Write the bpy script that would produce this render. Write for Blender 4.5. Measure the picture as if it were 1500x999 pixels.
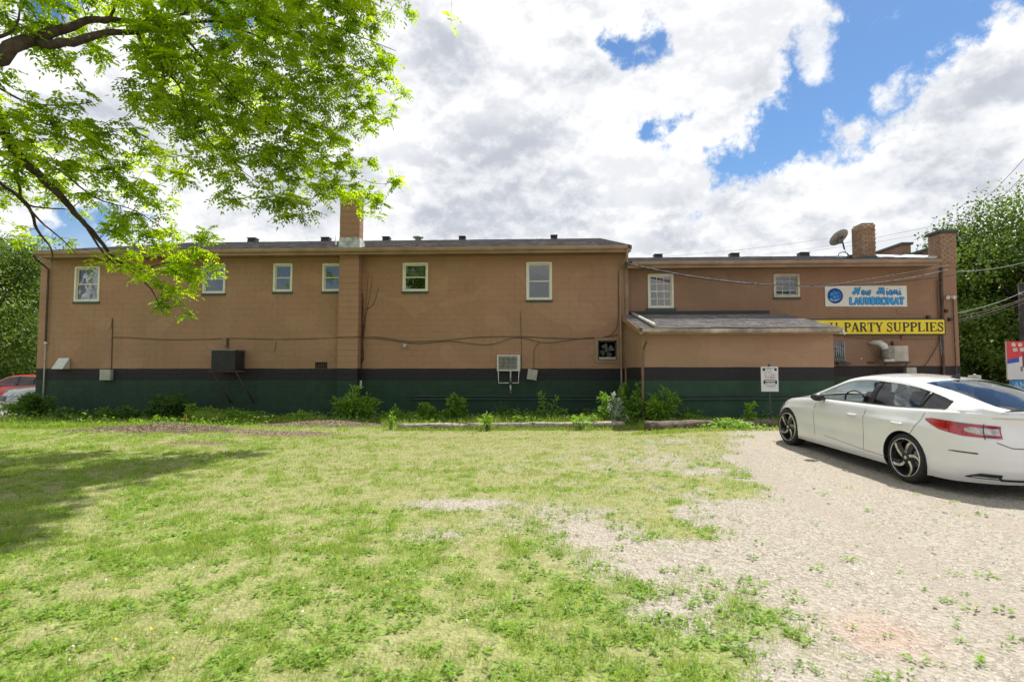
import bpy, bmesh, math, random
import numpy as np
from mathutils import Vector, Matrix, Euler

for o in list(bpy.data.objects):
    bpy.data.objects.remove(o)
SC = bpy.context.scene
COL = SC.collection
R = math.radians
rnd = random.Random(7)
NR = np.random.RandomState(11)

# ------------------------------------------------------------------ camera
CAM_Z, PITCH, YAW, FPX = 1.52, 3.11, 2.5, 800.0
cam = bpy.data.cameras.new('camera')
cam_o = bpy.data.objects.new('camera', cam)
COL.objects.link(cam_o)
cam_o.location = (0, 0, CAM_Z)
cam_o.rotation_euler = (R(90 + PITCH), 0, R(YAW))
cam.sensor_width = 36
cam.lens = 36 * FPX / 1500
cam.clip_start = 0.05
cam.clip_end = 3000
cam.dof.use_dof = True
cam.dof.focus_distance = 15
cam.dof.aperture_fstop = 2.6
SC.camera = cam_o
CROT = Euler((R(90 + PITCH), 0, R(YAW))).to_matrix()

def ray(u, v):
    return CROT @ Vector((u - 750, 499.5 - v, -FPX))

def at(u, v, y):
    """point of the plane world-y = y that this photo pixel looks at"""
    d = ray(u, v)
    k = y / d.y
    return Vector((d.x * k, y, CAM_Z + d.z * k))

def atd(u, v, dep):
    """point at depth dep (metres along the optical axis)"""
    return Vector((0, 0, CAM_Z)) + ray(u, v) * (dep / FPX)

# ------------------------------------------------------------------ view
SC.view_settings.view_transform = 'Standard'
SC.view_settings.look = 'None'
SC.view_settings.gamma = 1.0
SC.view_settings.exposure = 0.42

# ------------------------------------------------------------------ sun
SUN_TO = Vector((0.33, 0.39, 1.0)).normalized()
SUN_EL = math.asin(SUN_TO.z)
SUN_AZ = math.atan2(SUN_TO.x, SUN_TO.y)
sl = bpy.data.lights.new('sun', 'SUN')
sl.energy = 5.0
sl.angle = R(0.5)
sl.color = (1.0, 0.955, 0.87)
so = bpy.data.objects.new('sun', sl)
COL.objects.link(so)
so.location = (20, 25, 60)
so.rotation_euler = (-SUN_TO).to_track_quat('-Z', 'Y').to_euler()

# ------------------------------------------------------------------ node expressions
class E:
    """small wrapper so node maths can be written as expressions"""
    nt = None
    def __init__(s, sock): s.s = sock
    @staticmethod
    def _in(node, i, v):
        if isinstance(v, E): E.nt.links.new(v.s, node.inputs[i])
        else: node.inputs[i].default_value = v
    @staticmethod
    def m(op, a, b=None, c=None, clamp=False):
        n = E.nt.nodes.new('ShaderNodeMath'); n.operation = op; n.use_clamp = clamp
        E._in(n, 0, a)
        if b is not None: E._in(n, 1, b)
        if c is not None: E._in(n, 2, c)
        return E(n.outputs[0])
    def __add__(a, b): return E.m('ADD', a, b)
    __radd__ = __add__
    def __sub__(a, b): return E.m('SUBTRACT', a, b)
    def __rsub__(a, b): return E.m('SUBTRACT', b, a)
    def __mul__(a, b): return E.m('MULTIPLY', a, b)
    __rmul__ = __mul__
    def __truediv__(a, b): return E.m('DIVIDE', a, b)

def node(t, **k):
    n = E.nt.nodes.new(t)
    for a, b in k.items(): setattr(n, a, b)
    return n
def emin(a, b): return E.m('MINIMUM', a, b)
def emax(a, b): return E.m('MAXIMUM', a, b)
def sstep(x, a, b, lo=0.0, hi=1.0):
    n = node('ShaderNodeMapRange', interpolation_type='SMOOTHSTEP')
    E._in(n, 0, x)
    n.inputs[1].default_value = a; n.inputs[2].default_value = b
    n.inputs[3].default_value = lo; n.inputs[4].default_value = hi
    return E(n.outputs[0])
def enoise(vec, scale, detail=4, rough=0.55, dist=0.0):
    n = node('ShaderNodeTexNoise')
    if vec is not None: E.nt.links.new(vec.s, n.inputs['Vector'])
    n.inputs['Scale'].default_value = scale; n.inputs['Detail'].default_value = detail
    n.inputs['Roughness'].default_value = rough; n.inputs['Distortion'].default_value = dist
    return E(n.outputs[0])
def evec(x, y, z):
    n = node('ShaderNodeCombineXYZ')
    for i, q in enumerate((x, y, z)): E._in(n, i, q)
    return E(n.outputs[0])
def emix(f, a, b):
    n = node('ShaderNodeMix', data_type='RGBA')
    E._in(n, 0, f)
    for i, q in ((6, a), (7, b)):
        if isinstance(q, E): E.nt.links.new(q.s, n.inputs[i])
        else: n.inputs[i].default_value = (*q, 1) if len(q) == 3 else q
    return E(n.outputs[2])

# ------------------------------------------------------------------ world: clear sky with cumulus
W = bpy.data.worlds.new('World'); SC.world = W; W.use_nodes = True
nt = W.node_tree; nt.nodes.clear(); E.nt = nt
sky = node('ShaderNodeTexSky', sky_type='NISHITA')
sky.sun_disc = False
sky.sun_elevation = SUN_EL
sky.sun_rotation = SUN_AZ
sky.air_density = 1.0; sky.dust_density = 0.4; sky.ozone_density = 2.0
tc = node('ShaderNodeTexCoord')
sep = node('ShaderNodeSeparateXYZ'); nt.links.new(tc.outputs['Generated'], sep.inputs[0])
X, Y, Z = E(sep.outputs[0]), E(sep.outputs[1]), E(sep.outputs[2])
D = E(tc.outputs['Generated'])
wA = enoise(D, 5.0, 5, 0.6); wB = enoise(evec(X + 7.0, Y + 2.0, Z - 4.0), 5.0, 5, 0.6)
AZ = E.m('ARCTAN2', X, Y) * 57.2958 + (wA - 0.5) * 11.0
EL = E.m('ARCSINE', E.m('MINIMUM', E.m('MAXIMUM', Z, -1.0), 1.0)) * 57.2958 + (wB - 0.5) * 9.0

def azel(u, v):
    d = ray(u, v).normalized()
    return math.degrees(math.atan2(d.x, d.y)), math.degrees(math.asin(d.z))

def capsule(p, q, r):
    """signed angular distance to the segment p-q (photo pixels), radius r pixels"""
    a0, e0 = azel(*p); a1, e1 = azel(*q)
    dx, dy = a1 - a0, e1 - e0
    L2 = dx * dx + dy * dy + 1e-6
    px, py = AZ - a0, EL - e0
    h = E.m('ADD', (px * dx + py * dy) / L2, 0.0, clamp=True)
    ex, ey = px - h * dx, py - h * dy
    return E.m('SQRT', ex * ex + ey * ey) - r * 0.0585

n1 = enoise(D, 3.4, 8, 0.60)
n2 = enoise(D, 13.0, 8, 0.66)
n3 = enoise(D, 2.0, 5, 0.55)
n4 = enoise(evec(X + 3.1, Y - 1.7, Z * 1.6), 4.2, 8, 0.56)
n6 = enoise(D, 42.0, 6, 0.7)
n5 = enoise(evec(X - 1.4, Y + 5.1, Z * 1.4), 15.0, 6, 0.6)
# blue gaps seen between the clouds
holes = [((905, 45), (972, 62), 3), ((948, 192), (1003, 162), -6),
         ((1050, 255), (1105, 238), 15), ((1140, 205), (1235, 130), 44), ((1225, 125), (1300, 80), 66),
         ((1320, 40), (1420, -60), 70), ((1340, -60), (1700, -260), 110),
         ((1015, 318), (1020, 312), 4), ((112, 335), (150, 318), 34), ((95, 10), (110, -30), 26), ((330, 20), (340, 0), 14)]
hd = None
for p, q, r in holes:
    c = capsule(p, q, r)
    hd = c if hd is None else emin(hd, c)
edge = (n1 - 0.5) * 7.0 + (n2 - 0.5) * 9.0 + (n6 - 0.5) * 3.2
hole_mask = sstep(hd + edge, -0.9, 1.1)           # 0 in the gaps, 1 in cloud
# puff that hangs in the gap, and a thin wisp
puff = capsule((1185, 20), (1215, 95), 17)
wisp = capsule((1300, 20), (1345, 5), 4)
puff2 = capsule((1280, 150), (1325, 122), 6)
puffs = sstep(emin(emin(puff, puff2), wisp) + edge * 0.8, -1.2, 0.7, 1.0, 0.0)
# elsewhere in the sky, outside the area described above: broken cumulus
inview = sstep(capsule((300, 150), (1200, 150), 700), -4.0, 4.0, 1.0, 0.0)
broken = sstep(n3 + (n1 - 0.5) * 0.35, 0.42, 0.50)
cover = emax(hole_mask, puffs * 0.9)
cover = cover * inview + broken * (1.0 - inview)
cover = emax(cover, sstep(EL, 5.0, 13.0, 1.0, 0.0))
# light and shade in the cloud body: grey where the cloud is deep
grey = [((660, 60), (700, 100), 60), ((800, 150), (870, 125), 48), ((700, 225), (800, 190), 52),
        ((660, 310), (840, 300), 42), ((480, 320), (370, 325), 36), ((1180, 300), (1420, 210), 45),
        ((1000, 330), (1200, 330), 35), ((1370, 130), (1490, 100), 18), ((1130, 165), (1110, 175), 16), ((200, 190), (140, 150), 35)]
gd = None
for p, q, r in grey:
    c = capsule(p, q, r)
    gd = c if gd is None else emin(gd, c)
shade = sstep(gd + (n1 - 0.5) * 10.0 + (n4 - 0.5) * 16.0 + (n5 - 0.5) * 5.0, -3.0, 4.6, 1.0, 0.0)
rim = sstep(hd + edge, 0.6, 3.6)
shade = shade * rim
n4b = enoise(evec(X + 3.1, Y - 1.7, Z * 1.6 + 0.055), 4.2, 8, 0.56)
n5b = enoise(evec(X - 1.4, Y + 5.1, Z * 1.4 + 0.018), 15.0, 6, 0.6)
lump = sstep((n4 - n4b) * 2.6 + (n5 - n5b) * 1.3, -0.30, 0.30)
bright = emix(lump, (0.86, 0.88, 0.915), (1.12, 1.12, 1.12))
dark = emix(lump, (0.56, 0.595, 0.67), (0.87, 0.89, 0.925))
cloud = emix(shade, bright, dark)
cloud = emix(sstep(EL, -2, 12, 0.55, 0.0), cloud, (0.62, 0.66, 0.73))
bgs = node('ShaderNodeBackground'); hsv = node('ShaderNodeHueSaturation'); hsv.inputs['Saturation'].default_value = 1.24; nt.links.new(sky.outputs[0], hsv.inputs['Color']); nt.links.new(hsv.outputs[0], bgs.inputs[0]); bgs.inputs[1].default_value = 0.10
bgc = node('ShaderNodeBackground'); nt.links.new(cloud.s, bgc.inputs[0]); bgc.inputs[1].default_value = 0.75
mx = node('ShaderNodeMixShader'); nt.links.new(cover.s, mx.inputs[0])
nt.links.new(bgs.outputs[0], mx.inputs[1]); nt.links.new(bgc.outputs[0], mx.inputs[2])
wo = node('ShaderNodeOutputWorld'); nt.links.new(mx.outputs[0], wo.inputs[0])

# ------------------------------------------------------------------ materials
def new_mat(name):
    m = bpy.data.materials.new(name); m.use_nodes = True
    E.nt = m.node_tree
    b = m.node_tree.nodes['Principled BSDF']
    return m, b
def bump(b, h, strength=0.3, dist=0.01):
    n = node('ShaderNodeBump'); n.inputs['Strength'].default_value = strength
    n.inputs['Distance'].default_value = dist
    E.nt.links.new(h.s, n.inputs['Height']); E.nt.links.new(n.outputs[0], b.inputs['Normal'])
def ocoord():
    return E(node('ShaderNodeTexCoord').outputs['Object'])
def pos():
    return E(node('ShaderNodeNewGeometry').outputs['Position'])
def xyz(v):
    s = node('ShaderNodeSeparateXYZ'); E.nt.links.new(v.s, s.inputs[0])
    return [E(o) for o in s.outputs]
MATS = {}
def pm(name, col, rough=0.6, var=0.12, vs=6.0, bs=None, bst=0.25, bd=0.004, metal=0.0, spec=0.5, col2=None, coat=0.0, world=False):
    """one procedural painted / bare surface: base colour mottled by noise, fine relief"""
    if name in MATS: return MATS[name]
    m, b = new_mat(name)
    v = pos() if world else ocoord()
    c2 = col2 or tuple(q * (1 - var * 2.2) for q in col)
    c1 = tuple(min(1, q * (1 + var * 0.6)) for q in col)
    n = enoise(v, vs, 5, 0.6)
    c = emix(sstep(n, 0.3, 0.72), c2, c1)
    E.nt.links.new(c.s, b.inputs['Base Color'])
    rr = sstep(enoise(v, vs * 2.3, 3), 0.3, 0.7, max(0.02, rough - 0.08), min(1, rough + 0.08))
    E.nt.links.new(rr.s, b.inputs['Roughness'])
    b.inputs['Metallic'].default_value = metal
    b.inputs['Specular IOR Level'].default_value = spec
    b.inputs['Coat Weight'].default_value = coat
    b.inputs['Coat Roughness'].default_value = 0.04
    if bs: bump(b, enoise(v, bs, 4), bst, bd)
    MATS[name] = m
    return m

def leaf_mat(name, col, col2, trans=0.45, val=1.75, rough=0.5):
    if name in MATS: return MATS[name]
    m, b = new_mat(name)
    nt = m.node_tree
    a = node('ShaderNodeAttribute', attribute_name='tone')
    f = E(a.outputs['Fac'])
    c = emix(f, col, col2)
    E.nt.links.new(c.s, b.inputs['Base Color'])
    b.inputs['Roughness'].default_value = rough
    b.inputs['Specular IOR Level'].default_value = 0.35
    t = node('ShaderNodeBsdfTranslucent')
    hs = node('ShaderNodeHueSaturation'); hs.inputs['Value'].default_value = val; hs.inputs['Saturation'].default_value = 1.08
    nt.links.new(c.s, hs.inputs['Color']); nt.links.new(hs.outputs[0], t.inputs[0])
    mx = node('ShaderNodeMixShader'); mx.inputs[0].default_value = trans
    nt.links.new(b.outputs[0], mx.inputs[1]); nt.links.new(t.outputs[0], mx.inputs[2])
    nt.links.new(mx.outputs[0], nt.nodes['Material Output'].inputs[0])
    MATS[name] = m
    return m

# wall paint: tan above, a dark band, dark green dado; the painted lines wobble a little
ZB0 = at(700, 557, 18.0).z          # green / dark band
ZB1 = at(700, 539.8, 18.0).z        # dark band / tan
def wall_paint(name, tan, tan2, brick=False, green=(0.016, 0.041, 0.023), dark=(0.020, 0.0165, 0.019), zb0=ZB0, zb1=ZB1):
    if name in MATS: return MATS[name]
    m, b = new_mat(name)
    p = pos(); x, y, z = xyz(p)
    n = enoise(p, 0.55, 5, 0.6); nf = enoise(p, 9.0, 4, 0.6); ns = enoise(evec(x * 3.0, y * 3.0, z * 0.35), 1.6, 4, 0.6)
    c = emix(sstep(n, 0.3, 0.7), tan2, tan)
    # patches where the newer coat is pinker
    c = emix(sstep(enoise(evec(x, y, z * 1.7), 0.35, 2), 0.48, 0.6, 0, 0.5), c, tuple(q * k for q, k in zip(tan, (1.03, 0.93, 0.96))))
    c = emix(sstep(nf, 0.25, 0.8, 0, 0.22), c, tuple(q * 0.7 for q in tan2))
    c = emix(sstep(ns, 0.54, 0.76, 0, 0.24), c, tuple(q * 0.62 for q in tan2))
    patch = enoise(evec(x * 0.8, y, z * 1.3), 1.1, 1, 0.3)
    c = emix(sstep(patch, 0.60, 0.615, 0, 0.22), c, tuple(min(1, q * 1.25) for q in tan))
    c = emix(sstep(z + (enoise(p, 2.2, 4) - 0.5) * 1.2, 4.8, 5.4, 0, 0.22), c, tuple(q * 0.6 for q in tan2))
    wob = z + (enoise(p, 1.3, 2) - 0.5) * 0.03 + (enoise(p, 25, 2) - 0.5) * 0.012
    g1 = emix(sstep(enoise(p, 3, 5), 0.35, 0.75), green, tuple(q * 1.35 for q in green))
    g1 = emix(sstep(ns, 0.6, 0.75, 0, 0.5), g1, tuple(q * 0.5 for q in green))
    d1 = emix(sstep(nf, 0.4, 0.8), dark, tuple(q * 1.3 for q in dark))
    low = emix(sstep(wob, zb0 - 0.006, zb0 + 0.006), g1, d1)
    c = emix(sstep(wob, zb1 - 0.006, zb1 + 0.006), low, c)
    h = enoise(p, 60, 3, 0.6)
    if brick:
        br = node('ShaderNodeTexBrick')
        E.nt.links.new(evec(x + y, z, 0.0).s, br.inputs['Vector'])
        br.inputs['Color1'].default_value = (1, 1, 1, 1); br.inputs['Color2'].default_value = (0.9, 0.9, 0.9, 1)
        br.inputs['Mortar'].default_value = (0, 0, 0, 1); br.inputs['Scale'].default_value = 1.0
        br.inputs['Mortar Size'].default_value = 0.007; br.inputs['Brick Width'].default_value = 0.215
        br.inputs['Row Height'].default_value = 0.075; br.inputs['Mortar Smooth'].default_value = 0.4
        bc = E(br.outputs[0])
        bw = node('ShaderNodeRGBToBW'); E.nt.links.new(bc.s, bw.inputs[0])
        f = E(bw.outputs[0])
        c = emix(sstep(f, 0.0, 0.95, 0.35, 0.0), c, tuple(q * 0.45 for q in tan2))
        h = f * 1.0 + h * 0.3
        bump(b, h, 0.7, 0.006)
    else:
        bump(b, h, 0.35, 0.003)
    E.nt.links.new(c.s, b.inputs['Base Color'])
    b.inputs['Roughness'].default_value = 0.62
    b.inputs['Specular IOR Level'].default_value = 0.3
    MATS[name] = m
    return m
TAN = (0.37, 0.215, 0.132); TAN2 = (0.315, 0.182, 0.103)
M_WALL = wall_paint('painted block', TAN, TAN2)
ZS0, ZS1 = at(1080, 557.5, 15.3).z, at(1080, 537.8, 15.3).z
M_SHED = wall_paint('painted render', (0.37, 0.225, 0.14), (0.33, 0.20, 0.12), zb0=ZS0, zb1=ZS1, green=(0.021, 0.053, 0.030))
ZW0, ZW1 = at(1380, 552, 18.25).z, at(1380, 536, 18.25).z
M_BRICKW = wall_paint('painted brick', (0.30, 0.175, 0.105), (0.26, 0.150, 0.086), brick=True, zb0=ZW0, zb1=ZW1)
M_TRIM = pm('beige trim', (0.33, 0.21, 0.13), 0.5, 0.12, 2.0, 30, world=True)
M_SOFFIT = pm('soffit tan', (0.26, 0.16, 0.085), 0.6, 0.1, 2.0, world=True)
M_WFRAME = pm('window white', (0.70, 0.68, 0.56), 0.4, 0.05, 8)
M_SILL = pm('sill green', (0.03, 0.06, 0.045), 0.5, 0.1, 8)
M_BLACK = pm('black', (0.015, 0.015, 0.016), 0.5, 0.1, 8)
M_DARKIN = pm('dark inside', (0.03, 0.028, 0.026), 0.8, 0.2, 3)
M_CABLE = pm('cable brown', (0.10, 0.065, 0.045), 0.6, 0.1, 8)
M_CABLEB = pm('cable black', (0.02, 0.02, 0.02), 0.5, 0.1, 8)
M_CABLEG = pm('cable grey', (0.42, 0.43, 0.44), 0.45, 0.3, 14)
M_STEEL = pm('galvanised', (0.48, 0.49, 0.48), 0.42, 0.2, 9, metal=0.6)
M_WHITE = pm('white enamel', (0.62, 0.61, 0.55), 0.4, 0.08, 7)
M_BOX = pm('grey box', (0.40, 0.39, 0.33), 0.5, 0.1, 7)
M_RUST = pm('rusty steel', (0.09, 0.05, 0.035), 0.75, 0.3, 12)
M_BGREEN = pm('coping green', (0.022, 0.045, 0.04), 0.45, 0.15, 5)
M_BLIND = pm('blind', (0.62, 0.63, 0.56), 0.7, 0.05, 6)
M_REDCURT = pm('red curtain', (0.60, 0.05, 0.06), 0.8, 0.2, 4)
M_WOODGREY = pm('weathered wood', (0.40, 0.34, 0.27), 0.85, 0.25, 9, 40, 0.6, 0.01)
M_WOODBR = pm('brown log', (0.17, 0.13, 0.095), 0.85, 0.3, 7, 30, 0.7, 0.02, col2=(0.07, 0.052, 0.04))
M_BARK = pm('bark', (0.075, 0.052, 0.038), 0.9, 0.3, 6, 22, 0.9, 0.03)
M_TWIG = pm('twig', (0.12, 0.10, 0.05), 0.8, 0.2, 6)

def glass_mat(name, tint, refl=1.0, dark=(0.02, 0.025, 0.03), see=0.5, wob=0.0, boost=0.07):
    if name in MATS: return MATS[name]
    m, b = new_mat(name); nt = m.node_tree; nt.nodes.remove(b)
    g = node('ShaderNodeBsdfGlossy'); g.inputs['Roughness'].default_value = 0.012
    g.inputs['Color'].default_value = (refl, refl, refl, 1)
    t = node('ShaderNodeBsdfTransparent'); t.inputs[0].default_value = (*tint, 1)
    d = node('ShaderNodeBsdfDiffuse'); d.inputs[0].default_value = (*dark, 1)
    m1 = node('ShaderNodeMixShader'); m1.inputs[0].default_value = see
    nt.links.new(d.outputs[0], m1.inputs[1]); nt.links.new(t.outputs[0], m1.inputs[2])
    fr = node('ShaderNodeFresnel'); fr.inputs[0].default_value = 1.52
    if wob:
        bp = node('ShaderNodeBump'); bp.inputs['Strength'].default_value = wob; bp.inputs['Distance'].default_value = 0.05
        nt.links.new(enoise(ocoord(), 2.5, 2).s, bp.inputs['Height'])
        nt.links.new(bp.outputs[0], g.inputs['Normal'])
    m2 = node('ShaderNodeMixShader')
    f2 = E.m('ADD', E(fr.outputs[0]) * 1.0, boost, clamp=True)
    nt.links.new(f2.s, m2.inputs[0]); nt.links.new(m1.outputs[0], m2.inputs[1]); nt.links.new(g.outputs[0], m2.inputs[2])
    nt.links.new(m2.outputs[0], nt.nodes['Material Output'].inputs[0])
    MATS[name] = m
    return m
M_GLASS = glass_mat('window glass', (0.8, 0.84, 0.82), 0.85, see=0.92, wob=0.05)
M_CARGLASS = glass_mat('car glass', (0.33, 0.38, 0.39), 1.0, see=0.93, boost=0.01)

# ------------------------------------------------------------------ mesh helpers
class MB:
    def __init__(s): s.v = []; s.f = []; s.mi = []; s.sm = []
    def add(s, vs, fs, mi=0, sm=False):
        k = len(s.v)
        s.v += [tuple(p) for p in vs]
        for f in fs:
            s.f.append([k + i for i in f]); s.mi.append(mi); s.sm.append(sm)
        return s
    def box(s, a, b, mi=0):
        x0, x1 = sorted((a[0], b[0])); y0, y1 = sorted((a[1], b[1])); z0, z1 = sorted((a[2], b[2]))
        v = [(x0, y0, z0), (x1, y0, z0), (x1, y1, z0), (x0, y1, z0), (x0, y0, z1), (x1, y0, z1), (x1, y1, z1), (x0, y1, z1)]
        return s.add(v, [(0, 3, 2, 1), (4, 5, 6, 7), (0, 1, 5, 4), (1, 2, 6, 5), (2, 3, 7, 6), (3, 0, 4, 7)], mi)
    def hexa(s, v, mi=0):
        return s.add(v, [(0, 3, 2, 1), (4, 5, 6, 7), (0, 1, 5, 4), (1, 2, 6, 5), (2, 3, 7, 6), (3, 0, 4, 7)], mi)
    def tube(s, pts, r, n=8, mi=0, caps=True, sm=True):
        pts = [Vector(p) for p in pts]
        rs = r if isinstance(r, (list, tuple)) else [r] * len(pts)
        vs, fs = [], []
        up = Vector((0, 0, 1))
        prev = None
        for i, p in enumerate(pts):
            t = (pts[min(i + 1, len(pts) - 1)] - pts[max(i - 1, 0)])
            if t.length < 1e-9: t = Vector((0, 0, 1))
            t.normalize()
            if prev is None:
                a = t.cross(up)
                if a.length < 0.05: a = t.cross(Vector((1, 0, 0)))
                a.normalize()
            else:
                a = prev - t * prev.dot(t)
                if a.length < 1e-6: a = t.cross(Vector((1, 0, 0)))
                a.normalize()
            prev = a
            c = t.cross(a)
            for k in range(n):
                w = 2 * math.pi * k / n
                vs.append(p + (a * math.cos(w) + c * math.sin(w)) * rs[i])
        for i in range(len(pts) - 1):
            for k in range(n):
                k2 = (k + 1) % n
                fs.append((i * n + k, i * n + k2, (i + 1) * n + k2, (i + 1) * n + k))
        if caps:
            fs.append(tuple(range(n - 1, -1, -1)))
            fs.append(tuple((len(pts) - 1) * n + k for k in range(n)))
        return s.add(vs, fs, mi, sm)
    def prism(s, poly, ax, d0, d1, mi=0):
        """poly = 2D points; ax = axis it is extruded along (0,1,2)"""
        def P(p, d):
            if ax == 0: return (d, p[0], p[1])
            if ax == 1: return (p[0], d, p[1])
            return (p[0], p[1], d)
        n = len(poly)
        vs = [P(p, d0) for p in poly] + [P(p, d1) for p in poly]
        fs = [tuple(range(n)), tuple(range(2 * n - 1, n - 1, -1))] + [(i, i + n, (i + 1) % n + n, (i + 1) % n) for i in range(n)]
        return s.add(vs, fs, mi)
    def lathe(s, prof, c, axis, n=32, mi=0, closed=False):
        """prof = (radius, offset along axis)"""
        axis = Vector(axis).normalized()
        a = axis.orthogonal().normalized(); b = axis.cross(a)
        c = Vector(c); vs, fs = [], []
        for (r, h) in prof:
            for k in range(n):
                w = 2 * math.pi * k / n
                vs.append(c + axis * h + (a * math.cos(w) + b * math.sin(w)) * r)
        m = len(prof)
        for i in range(m - 1 + (1 if closed else 0)):
            j = (i + 1) % m
            for k in range(n):
                k2 = (k + 1) % n
                fs.append((i * n + k, i * n + k2, j * n + k2, j * n + k))
        return s.add(vs, fs, mi, True)
    def build(s, name, mats, parent=None, bevel=0.0):
        me = bpy.data.meshes.new(name)
        org = Vector((0, 0, 0))
        me.from_pydata(s.v, [], s.f)
        if not isinstance(mats, (list, tuple)): mats = [mats]
        for m in mats: me.materials.append(m)
        if len(mats) > 1: me.polygons.foreach_set('material_index', s.mi)
        me.polygons.foreach_set('use_smooth', s.sm)
        bm = bmesh.new(); bm.from_mesh(me); bmesh.ops.recalc_face_normals(bm, faces=bm.faces[:]); bm.to_mesh(me); bm.free()
        me.update()
        o = bpy.data.objects.new(name, me); COL.objects.link(o)
        if parent is not None:
            o.parent = parent
            o.matrix_parent_inverse = parent_inv(parent)
        if bevel:
            bv = o.modifiers.new('bevel', 'BEVEL'); bv.width = bevel; bv.segments = 2; bv.limit_method = 'ANGLE'
            bv.angle_limit = R(40)
        return o
def world_of(o):
    m = Matrix.LocRotScale(o.location, o.rotation_euler, o.scale)
    if o.parent: return world_of(o.parent) @ o.matrix_parent_inverse @ m
    return m
def parent_inv(p): return world_of(p).inverted()

def np_mesh(name, V, F, mat, parent=None, tone=None, smooth=False):
    """fast mesh from arrays; F has a fixed number of corners"""
    me = bpy.data.meshes.new(name)
    V = np.asarray(V, dtype=np.float32); F = np.asarray(F, dtype=np.int32)
    n, k = F.shape
    me.vertices.add(len(V)); me.vertices.foreach_set('co', V.ravel())
    me.loops.add(n * k); me.loops.foreach_set('vertex_index', F.ravel())
    me.polygons.add(n); me.polygons.foreach_set('loop_start', np.arange(0, n * k, k, dtype=np.int32))
    me.update(calc_edges=True)
    if smooth: me.polygons.foreach_set('use_smooth', np.ones(n, dtype=bool))
    if tone is not None:
        a = me.attributes.new('tone', 'FLOAT', 'POINT'); a.data.foreach_set('value', np.asarray(tone, dtype=np.float32))
    for q in (mat if isinstance(mat, (list, tuple)) else [mat]): me.materials.append(q)
    o = bpy.data.objects.new(name, me); COL.objects.link(o)
    if parent is not None:
        o.parent = parent; o.matrix_parent_inverse = parent_inv(parent)
    return o

def tag(o, label=None, cat=None, group=None, kind=None):
    if label: o['label'] = label
    if cat: o['category'] = cat
    if group: o['group'] = group
    if kind: o['kind'] = kind
    return o
def thing(name, label, cat, loc=(0, 0, 0), rz=0.0, group=None):
    o = bpy.data.objects.new(name, None); COL.objects.link(o)
    o.empty_display_size = 0.2
    o.location = loc; o.rotation_euler = (0, 0, rz)
    return tag(o, label, cat, group)
def stuff(o):
    o['kind'] = 'stuff'; return o

# leaf batches: diamond leaves folded along the midrib
def leaf_arrays(P, Dr, Up, L, Wd, droop=0.15):   # 4 corners, 2 triangles each
    """P base points, Dr directions, Up normals, L lengths, Wd widths -> verts, tris"""
    P = np.asarray(P, float); Dr = np.asarray(Dr, float); Up = np.asarray(Up, float)
    Dr /= np.linalg.norm(Dr, axis=1, keepdims=True) + 1e-9
    S = np.cross(Dr, Up); S /= np.linalg.norm(S, axis=1, keepdims=True) + 1e-9
    U = np.cross(S, Dr)
    L = np.asarray(L)[:, None]; Wd = np.asarray(Wd)[:, None]
    base = P
    mid = P + Dr * L * 0.45 - U * L * 0.0
    tip = P + Dr * L - U * L * droop
    le = P + Dr * L * 0.42 + S * Wd * 0.5 + U * Wd * 0.16
    ri = P + Dr * L * 0.42 - S * Wd * 0.5 + U * Wd * 0.16
    V = np.stack([base, le, tip, ri], axis=1).reshape(-1, 3)
    n = len(P)
    k = np.arange(n)[:, None] * 4
    T = np.concatenate([k + np.array([[0, 1, 2]]), k + np.array([[0, 2, 3]])], axis=0)
    return V, T

# value noise in the plane for the ground fields
_G = NR.rand(256, 256)
def vnoise(x, y):
    xi = np.floor(x).astype(int); yi = np.floor(y).astype(int)
    fx = x - xi; fy = y - yi
    fx = fx * fx * (3 - 2 * fx); fy = fy * fy * (3 - 2 * fy)
    g = lambda a, b: _G[a % 256, b % 256]
    return (g(xi, yi) * (1 - fx) + g(xi + 1, yi) * fx) * (1 - fy) + (g(xi, yi + 1) * (1 - fx) + g(xi + 1, yi + 1) * fx) * fy
def fbm(x, y, s, oct=4):
    t = 0; a = 0.5; tot = 0
    for i in range(oct):
        t = t + a * vnoise(x / s + 17.3 * i, y / s + 9.1 * i); tot += a; a *= 0.55; s *= 0.5
    return t / tot
def sm(x, a, b):
    t = np.clip((x - a) / (b - a), 0, 1); return t * t * (3 - 2 * t)
# ================================================================== GROUND
def gz(x, y):
    x = np.asarray(x, float); y = np.asarray(y, float)
    z = sm(x, 1.8, 4.5) * 0.12 * np.clip((y - 7.5) / 3.2, 0, 1)
    z = z - 0.28 * sm(-x, 16.5, 18.5) - 0.25 * sm(x, 12.5, 18) 
    m1 = at(235, 640, 13.0); m2 = at(470, 622, 14.9)
    n = fbm(x, y, 0.7)
    z = z + 0.20 * np.exp(-(((x - m1.x) / 2.2) ** 2 + ((y - 13.1) / 0.9) ** 2)) * (0.6 + 0.7 * n)
    z = z + 0.13 * np.exp(-(((x - m2.x) / 1.5) ** 2 + ((y - 15.3) / 0.7) ** 2)) * (0.6 + 0.7 * n)
    near = 1 - sm(np.hypot(x, y - 8), 18, 30)
    z = z + near * ((fbm(x + 50, y, 2.5) - 0.5) * 0.06 + (n - 0.5) * 0.02)
    return z
def gzf(x, y): return float(gz(np.array([x]), np.array([y]))[0])

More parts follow.
